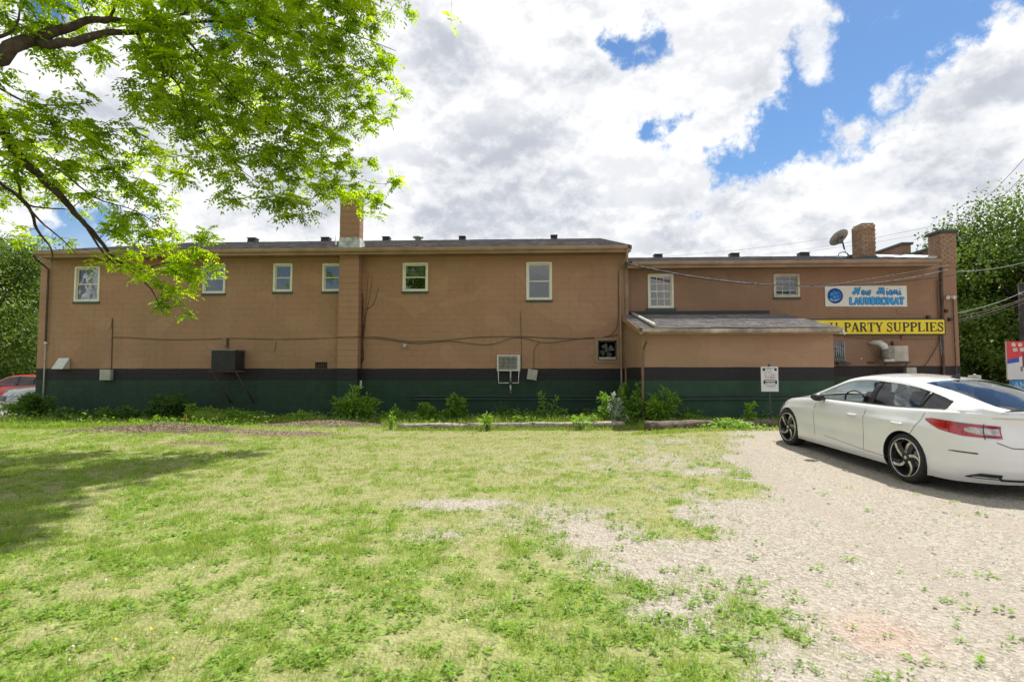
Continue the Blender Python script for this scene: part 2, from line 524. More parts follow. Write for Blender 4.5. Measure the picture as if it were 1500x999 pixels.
_by = [0, 2, 4.7, 7.5, 10.4, 12.5, 14, 20]
_bx = [0.9, 1.05, 1.3, 2.5, 3.75, 4.3, 5.0, 6.0]
def g_gravel(x, y):
    sd = x - np.interp(y, _by, _bx)
    n = fbm(x * 1.0, y * 0.75, 0.9, 5); n2 = fbm(x + 31, y - 12, 0.22, 3)
    g = sm(sd + (n - 0.5) * 3.4 + (n2 - 0.5) * 0.9, -0.75, 0.55)
    for cx, cy, rx, ry, s in ((-0.8, 6.3, 0.75, 0.28, 1.2), (0.55, 5.2, 0.5, 0.7, 1.15), (0.9, 4.55, 0.55, 0.6, 1.2), (-0.2, 5.6, 0.5, 0.4, .75), (0.35, 6.0, 0.8, 0.5, 0.75),
                              (-0.9, 5.2, 0.35, 0.3, .6), (2.2, 9.3, 1.2, 1.1, 0.75), (2.9, 11.7, 1.0, 0.5, .8), (1.0, 3.7, 0.5, 0.5, .9)):
        g = np.maximum(g, s * np.exp(-((x - cx) / rx) ** 2 - ((y - cy) / ry) ** 2) * (0.35 + 1.1 * n + (n2 - 0.5)))
    # the dry belt: thin turf over stones
    belt = np.exp(-((y - 10.2) / 2.6) ** 2) * sm(x, -4.5, 1.5) * 0.42 + np.exp(-((x - 1.5) / 2.0) ** 2 - ((y - 7.5) / 2.2) ** 2) * 0.25
    g = np.maximum(g, belt * sm(n2, 0.38, 0.75) * 1.2)
    g = g * (1 - sm(y, 13.3, 14.0) * (1 - sm(x, 3.5, 5)))
    return np.clip(g, 0, 1)
def g_soil(x, y):
    m1 = at(235, 640, 13.0); m2 = at(475, 622, 14.9); m3 = at(395, 642, 12.6)
    n = fbm(x - 9, y + 4, 0.5, 4)
    s = 1.5 * np.exp(-((x - m1.x) / 2.3) ** 2 - ((y - 13.0) / 0.75) ** 2)
    s = np.maximum(s, 1.9 * np.exp(-((x - m2.x) / 2.0) ** 2 - ((y - 15.1) / 0.65) ** 2))
    s = np.maximum(s, 0.95 * np.exp(-((x - m3.x) / 2.6) ** 2 - ((y - 12.9) / 0.8) ** 2))
    s = np.maximum(s, 0.8 * np.exp(-((x + 6.8) / 1.6) ** 2 - ((y - 11.2) / 0.5) ** 2))
    s = np.maximum(s, sm(y, 15.6, 17.2) * 0.75 * (x > -18))
    return np.clip(sm(s * (0.45 + n), 0.35, 0.85), 0, 1)
def g_lush(x, y):
    n = fbm(x + 3, y + 70, 0.5, 5); n2 = fbm(x - 60, y, 0.16, 3)
    b = 0.52 + 0.13 * (1 - sm(y, 3.5, 6.5)) + 0.08 * sm(-x, 3, 7) - 0.1 * sm(y, 7.5, 10) * sm(x, -5, -1) + 0.14 * sm(y, 13.6, 14.4)
    return np.clip(sm(0.5 * n + 0.5 * n2 + b - 0.52, 0.42, 0.74), 0, 1)

def axis_pts(segs):
    out = []
    for a, b, n in segs: out += list(np.linspace(a, b, n, endpoint=False))
    return np.array(out + [segs[-1][1]])
gx = axis_pts([(-900, -120, 8), (-120, -30, 12), (-30, -14, 50), (-14, -4, 130), (-4, 6, 220), (6, 14, 100), (14, 30, 40), (30, 120, 12), (120, 900, 8)])
gy = axis_pts([(-600, -60, 5), (-60, -4, 10), (-4, 2, 12), (2, 9, 200), (9, 18.2, 170), (18.2, 40, 30), (40, 140, 10), (140, 1400, 8)])
GX, GY = np.meshgrid(gx, gy)
gxv, gyv = GX.ravel(), GY.ravel()
V = np.stack([gxv, gyv, gz(gxv, gyv)], 1)
ny, nx = GX.shape
ii = (np.arange(ny - 1)[:, None] * nx + np.arange(nx - 1)[None, :]).ravel()
F = np.stack([ii, ii + 1, ii + nx + 1, ii + nx], 1)

m, b = new_mat('ground')
p = pos()
def attr(nm): return E(node('ShaderNodeAttribute', attribute_name=nm).outputs['Fac'])
ag, asl, al = attr('gravel'), attr('soil'), attr('lush')
nA = enoise(p, 2.0, 6, 0.65); nB = enoise(p, 14, 6, 0.7); nC = enoise(p, 70, 5, 0.7); nD = enoise(p, 0.3, 3)
thatch = emix(sstep(nB * 0.45 + nC * 0.55, 0.36, 0.64), (0.17, 0.145, 0.075), (0.47, 0.42, 0.235))
thatch = emix(sstep(nC, 0.35, 0.68, 0.0, 0.7), thatch, (0.20, 0.28, 0.06))
green = emix(sstep(nB, 0.3, 0.75), (0.13, 0.19, 0.038), (0.27, 0.34, 0.07))
gc = emix(al * sstep(nA, 0.2, 0.7, 0.55, 1.0), thatch, green)
vor = node('ShaderNodeTexVoronoi'); vor.inputs['Scale'].default_value = 38; E.nt.links.new(p.s, vor.inputs['Vector'])
vd = E(vor.outputs['Distance'])
vb = node('ShaderNodeRGBToBW'); E.nt.links.new(vor.outputs['Color'], vb.inputs[0])
vor2 = node('ShaderNodeTexVoronoi'); vor2.inputs['Scale'].default_value = 95; E.nt.links.new(p.s, vor2.inputs['Vector'])
vb2 = node('ShaderNodeRGBToBW'); E.nt.links.new(vor2.outputs['Color'], vb2.inputs[0])
st = emix(sstep(E(vb.outputs[0]), 0.15, 0.85), (0.235, 0.21, 0.17), (0.40, 0.365, 0.305))
st = emix(sstep(E(vb2.outputs[0]), 0.1, 0.9, 0.0, 0.5), st, (0.40, 0.355, 0.30))
st = emix(sstep(vd, 0.0, 0.018, 0.25, 0.0), st, (0.2, 0.16, 0.12))
st = emix(sstep(nD, 0.5, 0.68, 0.0, 0.45), st, (0.39, 0.335, 0.27))
sx, sy, sz = xyz(p)
red = sstep(E.m('SQRT', (sx - 2.0) * (sx - 2.0) + (sy - 3.35) * (sy - 3.35)) + (nB - 0.5) * 0.9, 0.05, 0.42, 0.3, 0.0)
st = emix(red, st, (0.50, 0.27, 0.20))
for tr in (2.55, 4.05):     # compacted wheel tracks
    off = E.m('ABSOLUTE', sx - (tr + 0.0) - sy * 0.10 + (nD - 0.5) * 0.5)
    st = emix(sstep(off + (nB - 0.5) * 0.25, 0.10, 0.30, 0.55, 0.0), st, (0.33, 0.285, 0.235))
so_ = emix(sstep(nB, 0.3, 0.7), (0.10, 0.07, 0.045), (0.27, 0.205, 0.14))
so_ = emix(sstep(nC, 0.45, 0.7, 0, 0.7), so_, (0.36, 0.305, 0.225))
c = emix(sstep(ag + (nB - 0.5) * 0.9 + (nC - 0.5) * 0.8, 0.18, 0.72), gc, st)
c = emix(sstep(asl + (nB - 0.5) * 0.8, 0.35, 0.65), c, so_)
far = sstep(sy, 30, 60)
c = emix(far, c, (0.10, 0.15, 0.04))
E.nt.links.new(c.s, b.inputs['Base Color'])
b.inputs['Roughness'].default_value = 0.95; b.inputs['Specular IOR Level'].default_value = 0.15
bump(b, nC * 0.6 + nB * 0.7 + vd * 6.0, 0.45, 0.012)
M_GROUND = m
ground = np_mesh('ground', V, F, M_GROUND, smooth=True)
for nm, fn in (('gravel', g_gravel), ('soil', g_soil), ('lush', g_lush)):
    a = ground.data.attributes.new(nm, 'FLOAT', 'POINT'); a.data.foreach_set('value', fn(gxv, gyv).astype(np.float32))
tag(ground, kind='structure')

# roads left and right of the building (4 mm sheets over the ground are too thin for its slope: laid as slabs)
M_ASPH = pm('asphalt', (0.16, 0.155, 0.15), 0.9, 0.15, 1.5, 40, 0.4, 0.01, world=True)
M_CONC = pm('concrete', (0.50, 0.47, 0.42), 0.85, 0.12, 1.2, 30, 0.3, 0.01, world=True)
o = MB().box((-60, 23.0, -0.6), (-19.5, 34, -0.262)).build('parking_lot', M_ASPH); tag(o, kind='structure')
o = MB().box((-60, 20.6, -0.6), (-18.6, 22.9, -0.20)).build('sidewalk', M_CONC); tag(o, kind='structure')
o = MB().box((15.2, 3.0, -0.6), (17.2, 80, -0.10)).build('sidewalk', M_CONC); tag(o, kind='structure')
o = MB().box((17.4, -20, -0.7), (30, 100, -0.235)).build('road', pm('worn road', (0.44, 0.40, 0.36), 0.9, 0.1, 0.8, 30, 0.3, 0.01, world=True)); tag(o, kind='structure')

# ================================================================== BUILDINGS
WY = 18.0
XL, XR = at(57, 460, WY).x, at(917, 460, WY).x
ZSOF = at(500, 376, 17.9).z           # soffit height
EY = 17.35                            # gutter front
ZE = at(500, 363, EY).z               # roof edge height
def subtract(rects, h):
    out = []
    for (a, b, c, d) in rects:        # x0 z0 x1 z1
        if h[0] >= c or h[2] <= a or h[1] >= d or h[3] <= b: out.append((a, b, c, d)); continue
        if h[0] > a: out.append((a, b, h[0], d))
        if h[2] < c: out.append((h[2], b, c, d))
        x0, x1 = max(a, h[0]), min(c, h[2])
        if h[1] > b: out.append((x0, b, x1, h[1]))
        if h[3] < d: out.append((x0, h[3], x1, d))
    return [r for r in out if r[2] - r[0] > 0.012 and r[3] - r[1] > 0.012]
def pxrect(u0, v0, u1, v1, y):
    um, vm = (u0 + u1) / 2, (v0 + v1) / 2
    return (at(u0, vm, y).x, at(um, v1, y).z, at(u1, vm, y).x, at(um, v0, y).z)
def wall_slab(name, rect, holes, y0, y1, mat, parent):
    """wall from y0 (front) to y1 with real openings"""
    rs = [rect]
    xs = sorted({rect[0], rect[2], *[q for h in holes for q in (h[0], h[2])]})
    mb = MB()
    for a, c in zip(xs[:-1], xs[1:]):
        col = [(a, rect[1], c, rect[3])]
        for h in holes: col = subtract(col, h)
        for r in col: mb.box((r[0], y0, r[1]), (r[2], y1, r[3]))
    return mb.build(name, mat, parent)

main = thing('block_building', 'long two-storey tan painted block building with dark band, green base and low shingle roof', 'building', ((XL + XR) / 2, WY, 0))
WIN = [  # u0 v0 u1 v1 type
    (110, 391, 146, 442, 'blind'), (298, 387, 330, 430, 'dark'), (401, 386.5, 428, 427.5, 'half'),
    (473, 386.5, 500, 427, 'half'), (590.5, 385.5, 626.5, 427, 'blind'), (771.5, 384.5, 808, 439.5, 'dark')]
wh = [pxrect(*w[:4], WY) for w in WIN]
fan_h = pxrect(876, 499, 903.5, 527.5, WY)
vent_h = pxrect(461.5, 530.5, 479.5, 539.6, WY)
ac_h = pxrect(728, 521, 762, 543, WY)
holes = wh + [fan_h, vent_h, ac_h]
base_z = -0.45
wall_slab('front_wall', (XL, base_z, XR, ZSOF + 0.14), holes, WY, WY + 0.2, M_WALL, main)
mb = MB(); mb.box((XL, WY + 0.2, base_z), (XL + 0.2, 34, ZSOF + .14)); mb.box((XR - 0.2, WY + 0.2, base_z), (XR, 34, ZSOF + .14)); mb.box((XL + .2, 33.8, base_z), (XR - .2, 34, ZSOF + .14))
mb.prism([(18.0, ZSOF + .141), (33.99, ZSOF + .141), (25.9, ZSOF + 2.25)], 0, XL + .001, XL + .19)
mb.prism([(18.0, ZSOF + .141), (33.99, ZSOF + .141), (25.9, ZSOF + 2.25)], 0, XR - .19, XR - .001)
mb.build('side_wall', M_WALL, main)
MB().box((XL + .2, WY + .2, 2.55), (XR - .2, 33.8, 2.7)).build('upper_floor', M_DARKIN, main)
MB().box((XL + .25, WY + 1.6, base_z), (XR - .25, WY + 1.7, ZSOF)).build('inner_wall', M_DARKIN, main)

# pilaster + chimney
pu0, pu1 = at(495.5, 460, 17.64).x, at(524.8, 460, 17.64).x
PYF = 17.64
# blocks: running bond, every piece of wall that a hole does not take
def block_mesh(name, rects_src, mat, parent, y, limit, prefer, depth=0.0055, skip=None):
    """rects -> individual bevelled block faces; the largest in the photo are objects, the others one joined part"""
    g = 0.0045; ch = 0.004
    me = bpy.data.meshes.new('block')
    v = [(-.5, 1, -.5), (.5, 1, -.5), (.5, 1, .5), (-.5, 1, .5), (-.487, 0, -.475), (.487, 0, -.475), (.487, 0, .475), (-.487, 0, .475)]
    me.from_pydata(v, [], [(4, 5, 6, 7), (0, 1, 5, 4), (1, 2, 6, 5), (2, 3, 7, 6), (3, 0, 4, 7)]); me.materials.append(mat)
    inv = parent_inv(parent)
    ranked = sorted(rects_src, key=prefer)
    k = 0; jm = MB()
    for (a, b_, c, d) in ranked:
        w, h = c - a - 2 * g, d - b_ - 2 * g
        if w < 0.02 or h < 0.02: continue
        dp = depth * rnd.uniform(0.65, 1.0)
        cx, cz = (a + c) / 2, (b_ + d) / 2
        if k < limit and w > 0.15:
            o = bpy.data.objects.new('block', me); COL.objects.link(o)
            o.location = (cx, y - dp, cz); o.scale = (w, dp, h); o.rotation_euler = (0, rnd.gauss(0, 0.0012), 0)
            o.parent = parent; o.matrix_parent_inverse = inv; k += 1
        else:
            jm.add([(cx + p[0] * w, y - dp + p[1] * dp, cz + p[2] * h) for p in v], [(4, 5, 6, 7), (0, 1, 5, 4), (1, 2, 6, 5), (2, 3, 7, 6), (3, 0, 4, 7)])
    if jm.v: stuff(jm.build('block_courses', mat, parent))
rects = []
row = 0; z = -0.2
while z < ZSOF - 0.02:
    x = XL - (0.2 if row % 2 else 0.0)
    while x < XR:
        a, c = max(x, XL + .001), min(x + 0.4, XR - .001)
        rects.append((a, z, c, min(z + 0.2, ZSOF)))
        x += 0.4
    z += 0.2; row += 1
for h in holes: rects = subtract(rects, (h[0] - .002, h[1] - .002, h[2] + .002, h[3] + .002))
rects = subtract(rects, (pu0, -1, pu1, 9))
rects = [r for r in rects if r[2] - r[0] > .03]
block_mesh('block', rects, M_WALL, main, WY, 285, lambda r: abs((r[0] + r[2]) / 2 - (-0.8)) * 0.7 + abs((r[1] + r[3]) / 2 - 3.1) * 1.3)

chx1 = pu1
ch_top = at(512, 284, PYF).z
CHB = 0.40
chim = MB().box((pu0 + .012, PYF + .012, base_z), (pu1 - .012, WY, ZE)).build('chimney', M_WALL, main)
MB().box((pu0 + .012, PYF + .012, ZE), (pu1 - .012, PYF + CHB, ch_top - .02)).build('flue_core', M_WALL, chim)
bm_unit = bpy.data.meshes.new('block')
t_ = MB(); w_, d_, h_ = (pu1 - pu0), CHB, 0.192
t_.hexa([(-w_/2, 0, 0), (w_/2, 0, 0), (w_/2, d_, 0), (-w_/2, d_, 0), (-w_/2, 0, h_), (w_/2, 0, h_), (w_/2, d_, h_), (-w_/2, d_, h_)])
proto = t_.build('block', M_WALL, chim, bevel=0.006)
zz = base_z + 0.25; first = True
while zz < ch_top - 0.1:
    if ZSOF - 0.19 < zz < ZE + 0.05: zz += 0.2; continue
    o = proto if first else proto.copy()
    if not first: COL.objects.link(o)
    o.parent = chim; o.matrix_parent_inverse = Matrix(); o.matrix_parent_inverse = parent_inv(chim)
    o.location = ((pu0 + pu1) / 2 + rnd.gauss(0, .002), PYF + rnd.gauss(0, .0015), zz)
    first = False; zz += 0.2
MB().box((pu0 + .06, PYF + .06, ch_top - .03), (pu1 - .06, PYF + CHB - .06, ch_top + .06)).build('flue_liner', pm('clay', (.3, .2, .14), .8), chim)
fz0, fz1 = ZE - 0.02, at(512, 348, PYF).z
mb = MB(); q = .03
mb.hexa([(pu0 - q, PYF - q, fz0), (pu1 + q, PYF - q, fz0), (pu1 + q, PYF + CHB + .3, fz0), (pu0 - q, PYF + CHB + .3, fz0),
         (pu0 - .006, PYF - .006, fz1), (pu1 + .006, PYF - .006, fz1), (pu1 + .006, PYF + CHB + .05, fz1), (pu0 - .006, PYF + CHB + .05, fz1)])
mb.build('flashing', pm('white flashing', (0.55, 0.57, 0.54), 0.5, 0.25, 5), chim, bevel=.004)

# windows ------------------------------------------------------------
def window(parent, r, y, kind='dark', frame=M_WFRAME, sill=True, muntins=None, split=0.5, deep_sill=0.05, part='window', curtain=None):
    x0, z0, x1, z1 = r
    fw = 0.055
    mb = MB()
    yo = y - 0.028
    mb.box((x0 - .012, yo, z0), (x0 + fw, y + .09, z1)); mb.box((x1 - fw, yo, z0), (x1 + .012, y + .09, z1))
    mb.box((x0 + fw, yo + .001, z1 - fw), (x1 - fw, y + .09, z1 + .012)); mb.box((x0 + fw, yo + .001, z0), (x1 - fw, y + .09, z0 + fw))
    w = mb.build(part, frame, parent, bevel=.003)
    zm = z0 + (z1 - z0) * split
    s = 0.032
    for a, b_, yy in ((z0 + fw, zm + .015, y + .02), (zm - .012, z1 - fw, y + .045)):
        sb = MB()
        xa, xb = x0 + fw, x1 - fw
        sb.box((xa, yy, a), (xa + s, yy + .028, b_)); sb.box((xb - s, yy, a), (xb, yy + .028, b_))
        sb.box((xa + s, yy + .001, a), (xb - s, yy + .027, a + s)); sb.box((xa + s, yy + .001, b_ - s), (xb - s, yy + .027, b_))
        sb.build('sash', frame, w)
        pn = MB().box((xa + s, yy + .012, a + s), (xb - s, yy + .016, b_ - s)); pn.build('pane', M_GLASS, w)
        if muntins:
            nx_, nz_ = muntins
            for i in range(1, nx_):
                xx = xa + (xb - xa) * i / nx_
                MB().box((xx - .009, yy + .003, a + s), (xx + .009, yy + .011, b_ - s)).build('muntin', frame, w)
            for i in range(1, nz_):
                q = a + (b_ - a) * i / nz_
                MB().box((xa + s, yy + .004, q - .009), (xb - s, yy + .010, q + .009)).build('muntin', frame, w)
    if sill:
        MB().box((x0 - .03, y - .05, z0 - deep_sill - .02), (x1 + .03, y + .02, z0 - .002)).build('sill', M_SILL, w, bevel=.004)
    # room side: blind or curtain
    yb = y + .13
    if kind in ('blind', 'half'):
        n = 12 if kind == 'blind' else 10
        lo = zm - .02 if kind == 'blind' else z0 + (z1 - z0) * .1
        bl = MB(); k = int((z1 - fw - lo) / .045)
        for i in range(k):
            zz = z1 - fw - i * .045
            bl.hexa([(x0 + fw, yb, zz - .040), (x1 - fw, yb, zz - .040), (x1 - fw, yb + .004, zz - .040), (x0 + fw, yb + .004, zz - .040),
                     (x0 + fw, yb + .014, zz), (x1 - fw, yb + .014, zz), (x1 - fw, yb + .018, zz), (x0 + fw, yb + .018, zz)])
        bl.build('blind', M_BLIND if kind == 'blind' else pm('grey blind', (.2, .2, .17), .8), w)
    if curtain:
        cb = MB(); n = 18; vs = []
        ca, cc = curtain
        for i in range(n + 1):
            xx = x0 + fw + (x1 - x0 - 2 * fw) * (ca + (cc - ca) * i / n); yy = yb + .02 + .02 * math.sin(i * 1.9)
            vs += [(xx, yy, z0 + .03), (xx, yy, z1 - .03)]
        cb.add(vs, [(2 * i, 2 * i + 2, 2 * i + 3, 2 * i + 1) for i in range(n)])
        oo = cb.build('curtain', M_REDCURT, w); sdm = oo.modifiers.new('solid', 'SOLIDIFY'); sdm.thickness = .004
    return w
for w, r in zip(WIN, wh): window(main, r, WY, w[4])

# fan opening: framed board with a fan in it
x0, z0, x1, z1 = fan_h
mb = MB(); f = .11
fr = pxrect(871, 494.5, 907.5, 531, WY)
for a, b_ in (((fr[0], fr[1]), (x0, fr[3])), ((x1, fr[1]), (fr[2], fr[3])), ((x0, z1), (x1, fr[3])), ((x0, fr[1]), (x1, z0))):
    mb.box((a[0], WY - .03, a[1]), (b_[0], WY - .0005, b_[1]))
fo = mb.build('fan_surround', M_TRIM, main)
mb = MB(); mb.box((x0, WY + .1, z0), (x0 + .05, WY + .14, z1)); mb.box((x1 - .05, WY + .1, z0), (x1, WY + .14, z1)); mb.box((x0, WY + .1, z0), (x1, WY + .14, z0 + .05)); mb.box((x0, WY + .1, z1 - .05), (x1, WY + .14, z1))
mb.build('frame', M_BLACK, fo)
MB().box((x0 + .03, WY - .01, z0 + .02), (x1 - .03, WY + .05, z0 + .10)).build('ledge', M_BOX, fo)
cx, cz = (x0 + x1) / 2, (z0 + z1) / 2
MB().lathe([(.0, -.05), (.07, -.05), (.07, .05), (.0, .05)], (cx, WY + .16, cz), (0, 1, 0), 16).build('motor', pm('dull steel', (.10, .10, .09), .5), fo)
for k in range(4):
    a = k * math.pi / 2 + .5
    dx, dz = math.cos(a), math.sin(a)
    px, pz = -dz, dx
    mb = MB(); vs = []
    for rr, ww, off in ((.06, .04, .0), (.14, .09, .01), (.22, .10, .02)):
        for s_ in (-1, 1):
            for t in (0, .006): vs.append((cx + dx * rr + px * ww * s_, WY + .12 + s_ * .03 + t, cz + dz * rr + pz * ww * s_))
    mb.add(vs, [(0, 2, 6, 4), (1, 5, 7, 3), (4, 6, 10, 8), (5, 9, 11, 7), (0, 1, 3, 2), (8, 10, 11, 9), (0, 4, 5, 1), (4, 8, 9, 5), (2, 3, 7, 6), (6, 7, 11, 10)])
    mb.build('fan_blade', MATS['dull steel'], fo)
# vent grille in the wall
x0, z0, x1, z1 = vent_h
vg = MB().box((x0, WY + .06, z0), (x1, WY + .08, z1)).build('wall_vent', M_BLACK, main)
mb = MB()
for i in range(5):
    xx = x0 + (x1 - x0) * (i + .5) / 5
    mb.box((xx - .012, WY + .012, z0), (xx + .012, WY + .058, z1))
mb.box((x0, WY + .02, (z0 + z1) / 2 - .012), (x1, WY + .05, (z0 + z1) / 2 + .012))
mb.build('grille', M_RUST, vg)

# roof -----------------------------------------------------------------
m, b = new_mat('shingles')
p = pos(); x, y, z = xyz(p)
t = attr('tone')
c = emix(t, (0.075, 0.069, 0.069), (0.215, 0.195, 0.185))
c = emix(sstep(enoise(p, 120, 3), 0.4, 0.7, 0, 0.45), c, (0.34, 0.31, 0.30))
c = emix(sstep(enoise(evec(x, y * 0.35, z), 0.8, 4), 0.5, 0.75, 0, 0.5), c, (0.09, 0.08, 0.08))
E.nt.links.new(c.s, b.inputs['Base Color']); b.inputs['Roughness'].default_value = 0.92; bump(b, enoise(p, 220, 2), .5, .003)
M_SHING = m
def shingle_plane(name, x0, x1, y0, z0, y1, z1, parent, seed=1, step=.145):
    """courses of tabs on the slope from (y0,z0) eave to (y1,z1) ridge"""
    rs = np.random.RandomState(seed)
    L = math.hypot(y1 - y0, z1 - z0); n = int(L / step)
    ty, tz = (y1 - y0) / L, (z1 - z0) / L; ny_, nz_ = -tz, ty
    Vs, Fs, T = [], [], []
    for i in range(n):
        s0, s1 = i * step, (i + 1.25) * step
        s1 = min(s1, L)
        xx = x0 - rs.rand() * .2
        while xx < x1:
            w = rs.choice([.14, .2, .3, .34]); a, c_ = max(xx, x0), min(xx + w, x1); xx += w
            if c_ - a < .02: continue
            th = rs.choice([.006, .011, .014]); th2 = .002
            s0b = s0 - rs.choice([0, 0, .012])
            P = lambda s, h: (y0 + ty * s + ny_ * h, z0 + tz * s + nz_ * h)
            k = len(Vs)
            (ya, za), (yb, zb), (yc, zc) = P(s0b, th), P(s1, th2), P(s0b, 0)
            g = .004
            Vs += [(a + g, yc, zc), (c_ - g, yc, zc), (c_ - g, ya, za), (a + g, ya, za), (c_ - g, yb, zb), (a + g, yb, zb)]
            Fs += [(k, k + 1, k + 2, k + 3), (k + 3, k + 2, k + 4, k + 5)]
            T += [rs.rand() ** 1.3] * 6
    return stuff(np_mesh('shingle_courses', Vs, Fs, M_SHING, parent, T))
def roof_slab(x0, x1, ye, ze, yr, zr, yb, parent, drop=.10, name='roof'):
    mb = MB()
    mb.prism([(ye, ze), (yr, zr), (yb, ze), (yb, ze - drop), (yr, zr - drop), (ye, ze - drop)], 0, x0, x1)
    return mb.build(name, pm('roof deck', (.10, .09, .085), .9, .1, 2, world=True), parent)
RXL, RXR = at(50, 368, EY).x, at(925, 362, EY).x
rid = at(700, 351.3, 25.6)
RY = 25.6
roof = roof_slab(RXL, RXR, EY + .08, ZE, RY, rid.z, 34.1, main)
shingle_plane('s', RXL, RXR, EY + .06, ZE + .004, RY, rid.z + .004, roof, 3)
mb = MB(); mb.box((RXL + .02, EY + .121, ZSOF - .008), (RXR - .02, WY, ZSOF + .008)); mb.build('soffit', M_SOFFIT, main)
# soffit ribs
mb = MB(); xx = RXL + .1
while xx < RXR - .1:
    if not (pu0 - .02 < xx < pu1 + .02): mb.box((xx, EY + .13, ZSOF - .014), (xx + .012, WY - .01, ZSOF - .008))
    xx += .3
mb.build('soffit_ribs', M_SOFFIT, main)
MB().box((RXL, EY + .082, ZSOF - .03), (RXR, EY + .12, ZE - .012)).build('fascia', M_TRIM, main)
def gutter(x0, x1, y, z, parent, h=.12, d=.1, sag=0.0, mat=M_TRIM):
    mb = MB()
    prof = [(0, 0), (0, -h * .55), (.018, -h * .9), (.03, -h), (d, -h), (d, -.001), (d - .006, -.001), (d - .006, -h + .006), (.034, -h + .006), (.006, -h * .55), (.006, -.004), (.016, -.004), (.016, 0)]
    n = max(2, int((x1 - x0) / 1.5)); vs = []; N = len(prof)
    for i in range(n + 1):
        f = i / n; zz = z - sag * math.sin(f * math.pi) + rnd.gauss(0, .003)
        vs += [(x0 + (x1 - x0) * f, y + p_[0], zz + p_[1]) for p_ in prof]
    fs = [(i * N + j, i * N + (j + 1) % N, (i + 1) * N + (j + 1) % N, (i + 1) * N + j) for i in range(n) for j in range(N)]
    fs += [tuple(range(N)), tuple(n * N + j for j in range(N - 1, -1, -1))]
    mb.add(vs, fs)
    return mb.build('gutter', mat, parent)
gutter(RXL + .02, RXR - .12, EY - .02, ZE - .006, main)
# rake boards at both ends
for xx, s_ in ((RXL, -1), (RXR, 1)):
    MB().prism([(EY + .1, ZE - .12), (RY, rid.z - .12), (RY, rid.z + .012), (EY + .1, ZE + .012)], 0, xx + (0 if s_ > 0 else -.03), xx + (.03 if s_ > 0 else 0)).build('rake_board', pm('dark rake', (.07, .065, .06), .6), main)
def downspout(pts, parent, name='downspout', mat=M_TRIM, w=.075):
    mb = MB(); 
    mb.tube(pts, w * .55, 4, sm=False)
    return mb.build(name, mat, parent, bevel=.004)
a = at(908, 392, WY - .06); 
dx = at(909, 460, WY - .06).x
downspout([(dx + .16, EY + .03, ZE - .13), (dx + .15, EY + .05, ZE - .3), (dx + .02, WY - .08, ZSOF - .5), (dx, WY - .07, ZSOF - .75), (dx + .01, WY - .07, 1.0), (dx + .01, WY - .07, .05)], main)
downspout([(dx + .21, WY - .03, ZSOF - .02), (dx + .19, WY - .03, 2.0), (dx + .19, WY - .03, .0)], main, 'corner_board', w=.13)
dl = at(69, 460, WY - .06).x
zc_ = at(69, 502, WY - .06).z
downspout([(dl - .05, EY + .03, ZE - .13), (dl - .02, EY + .08, ZE - .25), (dl, WY - .08, ZSOF - .35), (dl, WY - .07, zc_)], main, mat=M_RUST, w=.07)
mb = MB().tube([(dl, WY - .06, zc_ + .03), (dl, WY - .06, zc_ - .06)], .05, 10); mb.build('pipe_coupling', M_WHITE, main)
MB().tube([(dl - .01, WY - .05, zc_ - .06), (dl - .02, WY - .05, -.1)], .022, 8).build('drain_pipe', M_BOX, main)
# roof vents along the ridge
def roof_vent(u, v0, v1, w_px, parent, ridge_y, zr, kind='box'):
    c = at(u, v1, ridge_y - .15); s_ = ridge_y / FPX
    w = w_px * s_ / 2; h = (v1 - v0) * s_ - .03
    mb = MB(); y0 = ridge_y - .35; zb = zr - .12
    if kind == 'box':
        mb.hexa([(c.x - w, y0, zb), (c.x + w, y0, zb), (c.x + w, y0 + .38, zb + .05), (c.x - w, y0 + .38, zb + .05),
                 (c.x - w * .92, y0 + .02, zr + h), (c.x + w * .92, y0 + .02, zr + h), (c.x + w * .92, y0 + .36, zr + h + .01), (c.x - w * .92, y0 + .36, zr + h + .01)])
        vt = mb.build('roof_vent', M_BLACK, parent, bevel=.015)
        MB().box((c.x - w * 1.04, y0 - .04, zr + h), (c.x + w * 1.04, y0 + .4, zr + h + .02)).build('vent_cap', pm('vent lid', (.02, .02, .022), .6), vt, bevel=.006)
    else:
        mb.lathe([(w * .55, -.1), (w * .55, h * .6), (w, h * .65), (w, h * .95), (w * .8, h), (.0, h)], (c.x, ridge_y - .15, zr - .02), (0, 0, 1), 16)
        vt = mb.build('roof_vent', M_STEEL, parent)
for u, v0, v1, w in ((371, 350, 354.5, 13), (478, 349, 353, 13), (566.5, 348, 352, 11), (677.5, 347.5, 351, 10), (811.5, 347.5, 351.2, 10)):
    roof_vent(u, v0, v1, w, roof, RY, rid.z)
roof_vent(612.5, 346, 351.5, 16, roof, RY, rid.z, 'turbine')
MB().tube([(at(492, 350, 20).x, 20.0, ZE + .3), (at(492, 350, 20).x, 20.0, at(492, 345, 20).z)], .03, 8).build('vent_pipe', M_WHITE, roof)

